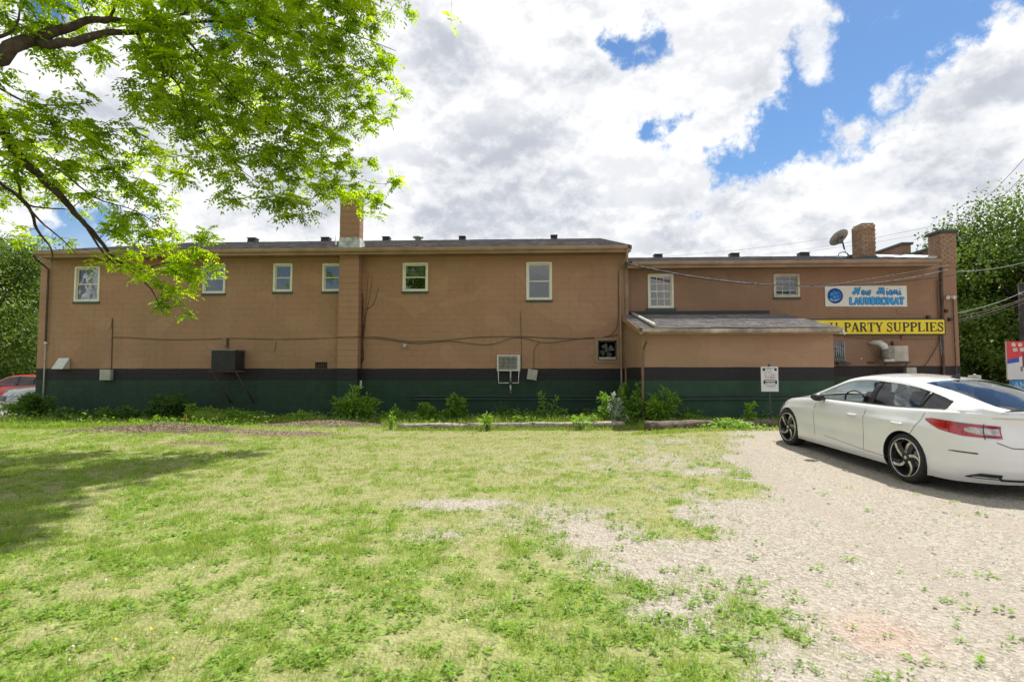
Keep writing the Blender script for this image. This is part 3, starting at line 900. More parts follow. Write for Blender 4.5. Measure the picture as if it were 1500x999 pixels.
# ================================================================== RIGHT WING
GY2 = 18.25
wing = thing('brick_wing', 'lower tan painted brick wing with stepped parapet, shingle roof and brick chimney', 'building', (8, GY2, 0))
WXL, WXR = XR + .001, at(1403, 460, GY2).x
WZE = at(1150, 382, GY2 - .55).z
WSOF = at(1150, 394, GY2).z
w7 = pxrect(949.5, 402, 986, 451.5, GY2); w8 = pxrect(1133.5, 402, 1170.5, 435.5, GY2); w9 = pxrect(1219.5, 501, 1237, 529, GY2)
wall_slab('front_wall', (WXL, -.45, WXR, WSOF + .2), [w7, w8, w9], GY2, GY2 + .22, M_BRICKW, wing)
MB().box((WXR - .22, GY2 + .22, -.45), (WXR, 34, WSOF + .2)).build('side_wall', M_BRICKW, wing); MB().box((WXL, 33.8, -.45), (WXR - .22, 34, WSOF + .2)).build('back_wall', M_BRICKW, wing)
MB().box((WXL, GY2 + 1.6, -.4), (WXR - .3, GY2 + 1.7, WSOF)).build('inner_wall', M_DARKIN, wing)
MB().box((WXL, GY2 + .23, 2.6), (WXR - .23, GY2 + 1.59, 2.75)).build('upper_floor', M_DARKIN, wing)
window(wing, w7, GY2, 'dark', muntins=(3, 2), sill=False, curtain=(.36, 1.0))
sx0, sx1 = at(947, 455, GY2).x, at(990, 455, GY2).x
MB().box((sx0, GY2 - .09, at(968, 457.5, GY2).z), (sx1, GY2 - .001, at(968, 452, GY2).z)).build('window_ledge', M_SILL, wing, bevel=.004)
window(wing, w8, GY2, 'dark', muntins=(3, 2), frame=pm('cream frame', (.52, .46, .34), .5), curtain=None)
# barred window
bw = window(wing, w9, GY2, 'dark', frame=pm('blue grey frame', (.25, .27, .27), .5), sill=True)
for i in range(6):
    xx = w9[0] + (w9[2] - w9[0]) * (i + .5) / 6
    MB().tube([(xx, GY2 - .05, w9[1] - .02), (xx, GY2 - .05, w9[3] + .03)], .010, 6).build('bar', M_STEEL, bw)
xm = (w9[0] + w9[2]) / 2; zm = w9[3] - .22
MB().box((xm - .10, GY2 - .045, zm - .014), (xm + .08, GY2 - .035, zm + .014)).build('red_notice', pm('red', (.5, .03, .03), .5), bw)
# wing roof
WRX = at(1372, 386, GY2 - .5).x
wr = at(1100, 376.3, 25.6)
wroof = roof_slab(RXR - .12, WRX, GY2 - .55, WZE, 25.6, wr.z, 34.1, wing)
shingle_plane('s', RXR + .0, WRX - .01, GY2 - .57, WZE + .004, 25.6, wr.z + .004, wroof, 9)
MB().box((WXL + .02, GY2 - .47, WSOF - .01), (WRX, GY2, WSOF + .01)).build('soffit', M_SOFFIT, wing)
MB().box((WXL + .02, GY2 - .52, WSOF - .03), (WRX, GY2 - .47, WZE - .012)).build('fascia', M_TRIM, wing)
gutter(WXL + .16, WRX + .1, GY2 - .63, WZE - .002, wing, h=.11, d=.1)
for u, v0, v1, w in ((963.5, 372.5, 376, 12), (1075, 372, 376, 13), (1176.5, 372.5, 376.5, 14)):
    roof_vent(u, v0, v1, w, wroof, 25.6, wr.z)
# brick chimney
M_BRICK = None
m, b = new_mat('old brick'); t = attr('tone')
c = emix(t, (0.25, 0.15, 0.095), (0.42, 0.265, 0.17)); c = emix(sstep(enoise(pos(), 14, 4), .35, .75, 0, .5), c, (.15, .09, .06))
E.nt.links.new(c.s, b.inputs['Base Color']); b.inputs['Roughness'].default_value = .85; bump(b, enoise(pos(), 60, 3), .5, .004); M_BRICK = m
M_MORTAR = pm('mortar', (.30, .19, .12), .95, .2, 20, world=True)
def brick_stack(x0, x1, y0, y1, z0, z1, parent, name='bricks', seed=3, mat=None):
    rs = np.random.RandomState(seed); Vs, Fs, T = [], [], []
    def bx(a, b_):
        k = len(Vs)
        x0_, y0_, z0_ = a; x1_, y1_, z1_ = b_
        Vs.extend([(x0_, y0_, z0_), (x1_, y0_, z0_), (x1_, y1_, z0_), (x0_, y1_, z0_), (x0_, y0_, z1_), (x1_, y0_, z1_), (x1_, y1_, z1_), (x0_, y1_, z1_)])
        Fs.extend([tuple(k + i for i in f) for f in [(0, 3, 2, 1), (4, 5, 6, 7), (0, 1, 5, 4), (1, 2, 6, 5), (2, 3, 7, 6), (3, 0, 4, 7)]]); T.extend([rs.rand()] * 8)
    z = z0; r = 0
    while z + .065 < z1 + .01:
        o = .105 if r % 2 else 0
        for (lo, hi, fn) in ((x0, x1, 'x'), (y0, y1, 'y')):
            q = lo - o
            while q < hi:
                a, c_ = max(q, lo), min(q + .205, hi); q += .215
                if c_ - a < .03: continue
                j = rs.rand() * .003
                if fn == 'x':
                    bx((a, y0 - j, z), (c_, y0 + .04, z + .070)); bx((a, y1 - .04, z), (c_, y1 + j, z + .070))
                else:
                    a2, c2 = max(a, y0 + .045), min(c_, y1 - .045)
                    if c2 - a2 > .02: bx((x0 - j, a2, z), (x0 + .04, c2, z + .070)); bx((x1 - .04, a2, z), (x1 + j, c2, z + .070))
        z += .075; r += 1
    return stuff(np_mesh(name, Vs, Fs, mat or M_BRICK, parent, T))
cy = 19.0
cx0, cx1 = at(1263, 352, cy).x, at(1283, 352, cy).x
cz0, cz1 = at(1268, 384, cy).z, at(1268, 327.5, cy).z
wch = MB().box((cx0 + .012, cy + .012, cz0 - .4), (cx1 - .012, cy + .6, cz1 - .02)).build('chimney', M_MORTAR, wing)
brick_stack(cx0, cx1, cy, cy + .61, cz0 + .1, cz1 - .02, wch)
mb = MB(); q = .04; zt = at(1268, 375, cy).z
mb.hexa([(cx0 - q, cy - q, cz0 - .3), (cx1 + q, cy - q, cz0 - .3), (cx1 + q, cy + .65, cz0 - .3), (cx0 - q, cy + .65, cz0 - .3), (cx0 - .02, cy - .02, zt), (cx1 + .02, cy - .02, zt), (cx1 + .02, cy + .63, zt), (cx0 - .02, cy + .63, zt)])
mb.build('flashing', pm('black flashing', (.05, .055, .06), .5), wch)
MB().box((cx0 + .03, cy + .03, cz1 - .03), (cx1 - .03, cy + .58, cz1 + .03)).build('crown', pm('crown mortar', (.2, .17, .14), .9), wch, bevel=.015)
# parapet: front pillar and steps behind it
px0, px1 = at(1377, 360, GY2 - .02).x, WXR + .02
pz = at(1385, 341, GY2 - .02).z
pil = MB().box((px0 + .012, GY2 - .02, WSOF), (px1 - .012, GY2 + .50, pz)).build('parapet_pillar', M_BRICKW, wing)
brick_stack(px0, px1, GY2 - .035, GY2 + .52, at(1385, 386, GY2).z, pz - .01, pil, 'bricks', 5, pm('pillar brick', (.34, .21, .13), .8, .15, 9, 60, world=True))
MB().box((px0 - .05, GY2 - .09, pz), (px1 + .05, GY2 + .58, pz + .09)).build('coping', M_BGREEN, pil, bevel=.01)
PX = at(1367, 360, 18.8).x
z1_ = at(1367, 361, 18.8).z
y1_ = GY2 + .53; yb1 = PX / math.tan(math.atan((1328 - 750) / FPX) - R(YAW))
s1 = MB().box((PX, y1_, WSOF), (PX + .3, yb1, z1_ - .08)).build('parapet_step', M_BRICKW, wing)
MB().box((PX - .06, y1_, z1_ - .08), (PX + .36, yb1 - .002, z1_)).build('coping', M_BGREEN, s1)
z2_ = at(1328, 355.5, yb1).z
s2 = MB().box((PX, yb1, WSOF), (PX + .3, yb1 + 3, z2_ - .08)).build('parapet_step', M_BRICKW, wing)
MB().box((PX - .06, yb1 - .06, z2_ - .08), (PX + .36, yb1 + 3, z2_)).build('coping', M_BGREEN, s2)
# tar edge and whitish membrane at the foot of the parapet
s_ = (wr.z - WZE) / (25.6 - GY2 + .55)
mb = MB(); mb.hexa([(PX - .5, GY2 + .1, WZE + s_ * .65 + .02), (PX - .001, GY2 + .1, WZE + s_ * .65 + .02), (PX - .001, 24, WZE + s_ * 6.3 + .02), (PX - .9, 24, WZE + s_ * 6.3 + .02),
                    (PX - .5, GY2 + .1, WZE + s_ * .65 + .05), (PX - .001, GY2 + .1, WZE + s_ * .65 + .14), (PX - .001, 24, WZE + s_ * 6.3 + .14), (PX - .9, 24, WZE + s_ * 6.3 + .05)])
mb.build('roof_membrane', pm('membrane', (.5, .5, .5), .5, .6, 2.2, col2=(.06, .06, .065), world=True), wing)
MB().box((PX - .03, GY2 + .55, z1_ - .35), (PX - .002, yb1 + 2, z1_ - .22)).build('tar_strip', pm('tar', (.04, .03, .028), .7, .4, 6), wing)

# ================================================================== LEAN-TO SHED
SY = 15.3
shed = thing('lean_to_shed', 'low windowless tan lean-to with shingle roof against the brick wing', 'shed', (5.5, SY, .1))
SX0, SX1 = at(940, 510, SY).x, at(1221, 510, SY).x
SE = at(1080, 480, 14.9).z
SRZ = at(1040, 460.5, GY2).z
mb = MB(); mb.box((SX0, SY, -.3), (SX1, SY + .15, SE - .06)); mb.build('front_wall', M_SHED, shed)
for xx in (SX0, SX1 - .15):
    MB().prism([(SY + .15, -.3), (GY2, -.3), (GY2, SRZ - .10), (SY + .15, SE + .02)], 0, xx + .001, xx + .149).build('side_wall', M_SHED, shed)
SRX0, SRX1 = at(938, 480, 14.9).x, at(1231, 480, 14.9).x
rf = MB().prism([(14.93, SE), (GY2, SRZ), (GY2, SRZ - .09), (14.93, SE - .09)], 0, SRX0, SRX1).build('roof', pm('roof deck', (.1, .09, .085), .9), shed)
shingle_plane('s', SRX0 - .01, SRX1 + .01, 14.91, SE + .004, GY2 - .01, SRZ + .004, rf, 15)
MB().box((SRX0, GY2 - .16, SRZ - .02), (SRX1 - .5, GY2 - .001, SRZ + .10)).build('roof_flashing', M_BLACK, shed)
MB().box((SRX0, 14.94, SE - .17), (SRX1, 14.97, SE - .012)).build('fascia', M_TRIM, shed)
gutter(SRX0 + .05, SRX1 + .03, 14.84, SE - .01, shed, h=.11, d=.095, sag=.015, mat=pm('weathered gutter', (.50, .42, .32), .55, .3, 1.5, world=True))
MB().prism([(14.97, SE - .13), (GY2 - .2, SRZ - .19), (GY2 - .2, SRZ - .03), (14.97, SE - .005)], 0, SRX0 - .03, SRX0 - .001).build('rake_board', M_TRIM, shed)
MB().box((SX0, 14.98, SE - .16), (SX1, SY, SE - .13)).build('soffit', M_SOFFIT, shed)
# broken gutter end
MB().hexa([(SRX1 + .03, 14.86, SE - .15), (SRX1 + .12, 14.88, SE - .20), (SRX1 + .12, 14.95, SE - .2), (SRX1 + .03, 14.95, SE - .15), (SRX1 + .03, 14.86, SE - .06), (SRX1 + .10, 14.88, SE - .08), (SRX1 + .10, 14.95, SE - .08), (SRX1 + .03, 14.95, SE - .06)]).build('gutter_end', M_WHITE, shed)
# shed downspout
gx_ = at(943, 495, 15.2).x
downspout([(gx_ + .02, 14.9, SE - .12), (gx_ + .02, 14.9, SE - .35), (gx_ - .0, SY - .06, SE - .55), (gx_ - .03, SY - .05, SE - .8), (gx_ - .03, SY - .05, .1)], shed, w=.07, mat=pm('dull downspout', (.20, .13, .08), .6))
# loose pipe lying on the shed roof
p0, p1 = at(926, 462.5, GY2 - .2), at(957, 479, 15.05)
k = MB().tube([p0 + Vector((0, 0, .08)), p1 + Vector((0, 0, .075)), p1 + Vector((.02, -.06, .04))], .05, 8).build('loose_downpipe', M_WHITE)
tag(k, 'white drain pipe lying down the slope of the lean-to roof', 'pipe')
# ================================================================== THINGS ON THE WALLS
def pt(u, v, y, dy=0): 
    p = at(u, v, y); p.y += dy; return p
def cable(name, pts, r, mat, label, cat='cable', group=None, n=6, sub=6):
    """smooth run through the points"""
    pts = [Vector(p) for p in pts]; out = []
    for i in range(len(pts) - 1):
        p0, p1, p2, p3 = pts[max(i - 1, 0)], pts[i], pts[i + 1], pts[min(i + 2, len(pts) - 1)]
        for k in range(sub):
            t = k / sub
            out.append(0.5 * ((2 * p1) + (p2 - p0) * t + (2 * p0 - 5 * p1 + 4 * p2 - p3) * t * t + (3 * p1 - p0 - 3 * p2 + p3) * t ** 3))
    out.append(pts[-1])
    o = MB().tube(out, r, n).build(name, mat)
    if label: tag(o, label, cat, group)
    return o
def span(p, q, sag, n=14):
    p, q = Vector(p), Vector(q)
    return [p.lerp(q, i / n) - Vector((0, 0, sag * 4 * (i / n) * (1 - i / n))) for i in range(n + 1)]
YW = WY - .022
def wl(*pp, dy=0): return [at(u, v, YW + dy) for u, v in pp]
cable('wall_cable', wl((164, 494), (190, 494.5), (240, 497.5), (300, 497), (345, 495.5), (400, 497), (460, 496), (494, 494.5)) + [at(496, 494, PYF - .02), at(524, 493.5, PYF - .02)] + wl((531, 493), (560, 494.5), (600, 500), (650, 498.5), (700, 494), (760, 493), (830, 496), (880, 495), (905, 490)), .011, M_CABLE,
      'long thin brown cable crossing the tan block wall and bending round the pilaster')
cable('wall_cable', wl((531, 495), (560, 497), (610, 503), (660, 500), (715, 505), (757, 494.5), (800, 502), (850, 496), (870, 494)), .010, M_CABLE,
      'slack brown cable dipping below the straight one, right of the pilaster', sub=8)
cable('wall_cable', wl((880, 495), (898, 488), (905, 470), (906, 430), (906, 400)), .009, M_CABLE, 'brown cable turning up beside the downspout at the right end of the block wall')
cable('conduit', wl((164.5, 466), (164.5, 480), (164, 500), (163, 541)), .014, M_CABLE, 'vertical brown riser above the grey box near the left window', 'conduit')
cable('vine', wl((164, 470), (162, 480), (160, 482)), .007, M_CABLE, 'short dead twig stuck to the top of the left riser', 'vine')
cable('conduit', wl((762, 455), (763, 480), (764, 505), (764, 530), (765, 556), (768, 566), (780, 566.5), (786, 560)), .008, M_CABLE, 'thin vertical line with a loop at its foot beside the white air conditioner', 'conduit')
cable('wall_cable', wl((791, 501), (783, 511), (782, 525), (782, 540)), .009, M_CABLE, 'short dark cable curving down into the tilted grey box')
cable('wall_cable', wl((405, 499), (404, 505), (402, 516)), .007, M_CABLE, 'faint cable end hanging left of the wall vent')
# conduits along the green base
for v, r, lb in ((580.5, .018, 'upper green painted conduit running along the foot of the wall'), (585, .024, 'lower green painted conduit running along the foot of the wall')):
    cable('conduit', [at(601, v, WY - .04), at(740, v, WY - .04), at(905, v + .5, WY - .04)], r, pm('conduit green', (.03, .055, .045), .45, .1, 6), lb, 'conduit')
for v, r, lb in ((580, .018, 'upper green conduit on the front of the lean-to'), (585.5, .022, 'lower green conduit on the front of the lean-to')):
    cable('conduit', [at(991, v, SY - .04), at(1090, v - .8, SY - .04), at(1214, v - 1.5, SY - .04)], r, MATS['conduit green'], lb, 'conduit')
# climbing dead vine beside the pilaster
vx = at(530.5, 460, YW).x
t = thing('dead_vine', 'dead brown creeper stems climbing the wall beside the pilaster', 'vine', (vx, WY, .6))
mb = MB()
for k in range(7):
    r_ = random.Random(k); pts = []
    for i in range(18):
        v = 545 - i * 10 - k * 3
        if v < 385 + k * 8: break
        pts.append(at(527.5 + k * .75 + r_.uniform(-.8, .8), v, YW - .01 * (k % 3)))
    mb.tube(pts, [.016 * (1 - .6 * i / len(pts)) for i in range(len(pts))], 5)
mb.build('stem', pm('vine bark', (.13, .065, .035), .85, .2, 8), t)
mb = MB()
for pp in (((531, 500), (534, 470), (537, 435), (539, 402)), ((532, 500), (536, 465), (541, 435), (545.5, 405)), ((538, 453), (547, 446), (551, 435), (554.5, 420)), ((529, 480), (528, 450), (529, 425))):
    mb.tube([at(u + rnd.uniform(-.4, .4), v, YW) for u, v in pp], [.009, .008, .006, .004], 5)
mb.build('branch', MATS['vine bark'], t)

# left: angled vent hood, boxes
hx0, hx1 = at(84, 530, WY).x, at(103.5, 530, WY).x
hz0, hz1 = at(92, 540.5, WY).z, at(97, 524.5, WY).z
mb = MB(); mb.prism([(WY - .32, hz0), (WY - .02, hz0), (WY - .02, hz1), (WY - .05, hz1)], 0, hx0 + .08, hx1)
t = mb.build('vent_hood', M_WHITE, bevel=.006); tag(t, 'white slanted dryer vent hood low on the wall near the left corner', 'vent hood')
def jbox(name, u0, v0, u1, v1, dep, mat, label, cat='electrical box', tilt=0, y=WY, lid=True):
    c = at((u0 + u1) / 2, (v0 + v1) / 2, y)
    w, h = abs(at(u1, v0, y).x - at(u0, v0, y).x), abs(at(u0, v0, y).z - at(u0, v1, y).z)
    t = thing(name, label, cat, (c.x, y, c.z))
    b1 = MB().box((-w / 2, -dep, -h / 2), (w / 2, -.002, h / 2)).build('housing', mat, None, bevel=.012)
    b1.parent = t
    if lid:
        b2 = MB().box((-w / 2 + .008, -dep - .012, -h / 2 + .008), (w / 2 - .008, -dep, h / 2 - .008)).build('cover', mat, None, bevel=.006); b2.parent = t
        b3 = MB().box((-.02, -dep - .02, -h * .3), (.02, -dep - .012, -h * .3 + .02)).build('latch', M_STEEL, None); b3.parent = t
    t.rotation_euler = (0, tilt, 0)
    return t
jbox('electrical_box', 150.5, 541, 166.5, 557, .14, M_BOX, 'pale grey box below the left riser on the dark band')
jbox('electrical_box', 772.5, 541, 787, 556.5, .12, M_BOX, 'tilted pale grey box right of the white air conditioner', tilt=R(9))
jbox('electrical_box', 522, 557, 530.5, 570, .09, M_WHITE, 'small white outlet box just above the tall weed by the pilaster')
jbox('meter_socket', 1323, 538, 1338, 556, .16, M_BOX, 'grey utility meter box on the dark band behind the white car', 'electric meter', y=GY2)
jbox('electrical_box', 1319, 492, 1327, 497, .06, pm('rust patch', (.2, .1, .06), .8), 'tiny rust-brown plate under the yellow sign', y=GY2, lid=False)
c = at(593, 506.5, WY)
t = thing('flood_light', 'small white bulkhead light with bulb, low on the wall right of the pilaster', 'wall light', c)
MB().lathe([(.0, 0), (.06, 0), (.06, .03), (0, .03)], c, (0, -1, 0), 14).build('base', M_WHITE, t)
MB().lathe([(.0, 0), (.035, .01), (.045, .08), (.05, .13), (0, .15)], c + Vector((0, -.03, 0)), (.3, -1, -.5), 14).build('lamp_head', M_STEEL, t)

# window air conditioner in its white frame on a bracket
x0, z0, x1, z1 = pxrect(728, 520, 762, 543.5, WY - .1)
ac = thing('air_conditioner', 'white window air conditioner on a tubular bracket low on the block wall', 'air conditioner', ((x0 + x1) / 2, WY, z0))
ax0, az0, ax1, az1 = x0 + .05, z0 + .04, x1 - .09, z1 - .04
MB().box((ax0, WY - .10, az0), (ax1, WY + .35, az1)).build('casing', M_WHITE, ac, bevel=.008)
mb = MB()
for a, b_ in (((x0, z0), (ax0, z1)), ((ax1, z0), (x1, z1)), ((ax0, az1), (ax1, z1)), ((ax0, z0), (ax1, az0))): mb.box((a[0], WY - .14, a[1]), (b_[0], WY - .003, b_[1]))
mb.build('frame', M_WHITE, ac, bevel=.003)
MB().box((ax0 + .02, WY - .103, az0 + .02), (ax1 - .02, WY - .101, az1 - .02)).build('coil', pm('coil', (.10, .085, .06), .6, .4, 12), ac)
mb = MB(); n = 15
for i in range(n):
    xx = ax0 + .02 + (ax1 - ax0 - .04) * i / (n - 1); mb.box((xx - .004, WY - .125, az0), (xx + .004, WY - .112, az1))
for i in range(4):
    zz = az0 + (az1 - az0) * (i + .5) / 4; mb.box((ax0, WY - .112, zz - .003), (ax1, WY - .105, zz + .003))
mb.build('grille', M_WHITE, ac)
mb = MB(); r_ = .016
bz = at(745, 561, WY - .1).z
mb.tube([(x0 + .04, WY - .12, z0), (x0 + .06, WY - .12, bz), (x1 - .06, WY - .12, bz), (x1 - .04, WY - .12, z0)], .018, 8)
mb.tube([(x0 + .06, WY - .12, bz), (x0 + .06, WY - .01, bz)], .016, 6); mb.tube([(x1 - .06, WY - .12, bz), (x1 - .06, WY - .01, bz)], .016, 6)
mb.build('bracket', M_WHITE, ac)
xm = at(748, 560, WY - .1).x
MB().tube([(xm, WY - .13, z0), (xm, WY - .13, bz)], .028, 8).build('prop_tube', M_BOX, ac)
MB().tube([(xm, WY - .13, bz), (xm, WY - .10, at(748, 577, WY - .1).z)], .034, 8).build('prop_post', M_STEEL, ac)
MB().lathe([(0, -.05), (.055, -.05), (.055, .05), (0, .05)], (xm, WY - .13, bz), (0, 0, 1), 12).build('clamp', M_RUST, ac)

# dark condenser on a wall bracket
y_ = WY - .65
x0, z0, x1, z1 = pxrect(310.5, 512, 347.5, 543, y_ + .1)
ac = thing('condenser_unit', 'black square condenser on a rusty wall bracket under the tree branch', 'air conditioner', ((x0 + x1) / 2, y_ + .3, z0))
MB().box((x0 + .02, y_ + .02, z0), (x1 - .02, y_ + .58, z1 - .04)).build('casing', pm('dark casing', (.022, .022, .024), .55), ac, bevel=.01)
MB().box((x0, y_, z1 - .04), (x1, y_ + .6, z1)).build('lid', pm('lid grey', (.20, .20, .16), .5), ac, bevel=.01)
mb = MB()
for i in range(16):
    zz = z0 + .04 + (z1 - z0 - .12) * i / 15; mb.box((x0 + .03, y_ + .005, zz), (x1 - .03, y_ + .018, zz + .008))
for i in range(10):
    xx = x0 + .04 + (x1 - x0 - .08) * i / 9; mb.box((xx, y_ + .0, z0 + .01), (xx + .006, y_ + .004, z1 - .05))
mb.build('louvre_guard', pm('guard black', (.03, .03, .033), .45), ac)
mb = MB()
for xx in (x0 + .05, x1 - .02):
    mb.box((xx, y_ - .02, z0 - .05), (xx + .04, WY - .002, z0 - .005))
    mb.tube([(xx + .02, y_ + .05, z0 - .05), (xx + .35, WY - .05, at(330, 590, WY).z)], .022, 6)
mb.box((x0 - .08, y_ - .03, z0 - .04), (x1 + .3, y_ - .021, z0 - .008))
mb.build('bracket', M_RUST, ac)
jx = at(331, 500, WY)
MB().box((jx.x - .07, WY - .09, at(331, 507, WY).z), (jx.x + .05, WY - .002, at(331, 496, WY).z)).build('disconnect_box', pm('tan box', (.30, .21, .12), .6), ac)
MB().tube([(jx.x + .09, WY - .03, at(331, 496, WY).z), (jx.x + .09, WY - .03, z1 - .02), (jx.x + .05, WY - .1, z1 - .1)], .014, 6).build('hose', M_CABLE, ac)

# right wing: duct, mini unit, rust ledges
y_ = GY2 - .35
x0, z0, x1, z1 = pxrect(1303, 506.5, 1331, 529.5, y_)
t = thing('heat_pump', 'beige outdoor unit with stained side on a wall shelf behind the car', 'air conditioner', ((x0 + x1) / 2, GY2, z0))
MB().box((x0, y_, z0), (x1, GY2 - .06, z1)).build('casing', pm('stained beige', (.46, .41, .33), .5, .15, 2.5), t, bevel=.015)
mb = MB()
for i in range(9):
    zz = z0 + .05 + (z1 - z0 - .1) * i / 8; mb.box((x0 + .02, y_ - .008, zz), (x0 + .16, y_ - .001, zz + .02))
mb.build('side_louvre', pm('stain dark', (.10, .085, .07), .6, .3, 8), t)
mb = MB(); sx0, sx1 = at(1280, 531, y_).x, at(1333, 531, y_).x
mb.box((sx0, y_ - .03, z0 - .05), (sx1, y_ + .02, z0 - .004)); mb.box((sx0, GY2 - .05, z0 - .05), (sx1, GY2 - .002, z0 - .004))
for xx in (x0 - .1, x1 - .05):
    mb.box((xx, y_ + .021, z0 - .045), (xx + .04, GY2 - .051, z0 - .008)); mb.tube([(xx + .02, y_ + .04, z0 - .06), (xx - .12, GY2 - .03, z0 - .38)], .018, 6)
mb.build('shelf', M_RUST, t)
hx = at(1307, 500, GY2 - .03)
MB().tube([(hx.x, GY2 - .04, z1 + .02), (hx.x, GY2 - .04, z1 + .16)], .03, 8).build('pipe_sleeve', M_RUST, t)
a, b_, c_, d_ = at(1273, 503, GY2 - .02), at(1289, 502.5, GY2 - .3), at(1295, 507, GY2 - .34), at(1297, 527, GY2 - .3)
t = thing('vent_duct', 'white bent duct elbow reaching from the wall to the shelf unit', 'duct', (a.x, GY2, a.z))
MB().tube([a, a.lerp(b_, .5) + Vector((0, 0, .02)), b_, c_, Vector((c_.x + .03, c_.y, c_.z - .1))], [.05, .07, .09, .11, .11], 12).build('elbow', M_WHITE, t)
MB().tube([(c_.x + .03, c_.y, c_.z - .1), (c_.x + .04, c_.y, c_.z - .3), d_], [.11, .105, .13], 12).build('flex_duct', pm('duct grey', (.20, .19, .16), .5, .2, 8), t)
MB().box((d_.x - .12, GY2 - .45, d_.z - .06), (d_.x + .2, GY2 - .16, d_.z + .02)).build('foot', M_STEEL, t)
t = MB().box((at(1224, 533, GY2).x, GY2 - .18, at(1224, 534, GY2).z), (at(1242, 533, GY2).x, GY2 - .002, at(1224, 531.5, GY2).z)).build('wall_shelf', M_RUST)
tag(t, 'rusty ledge bracket under the small barred window', 'bracket')
t = MB().lathe([(0, 0), (.028, 0), (.03, .03), (0, .035)], at(1261, 525.5, GY2), (0, -1, 0), 10).build('hose_tap', M_WHITE); tag(t, 'tiny white wall fitting between the barred window and the shelf unit', 'fitting')

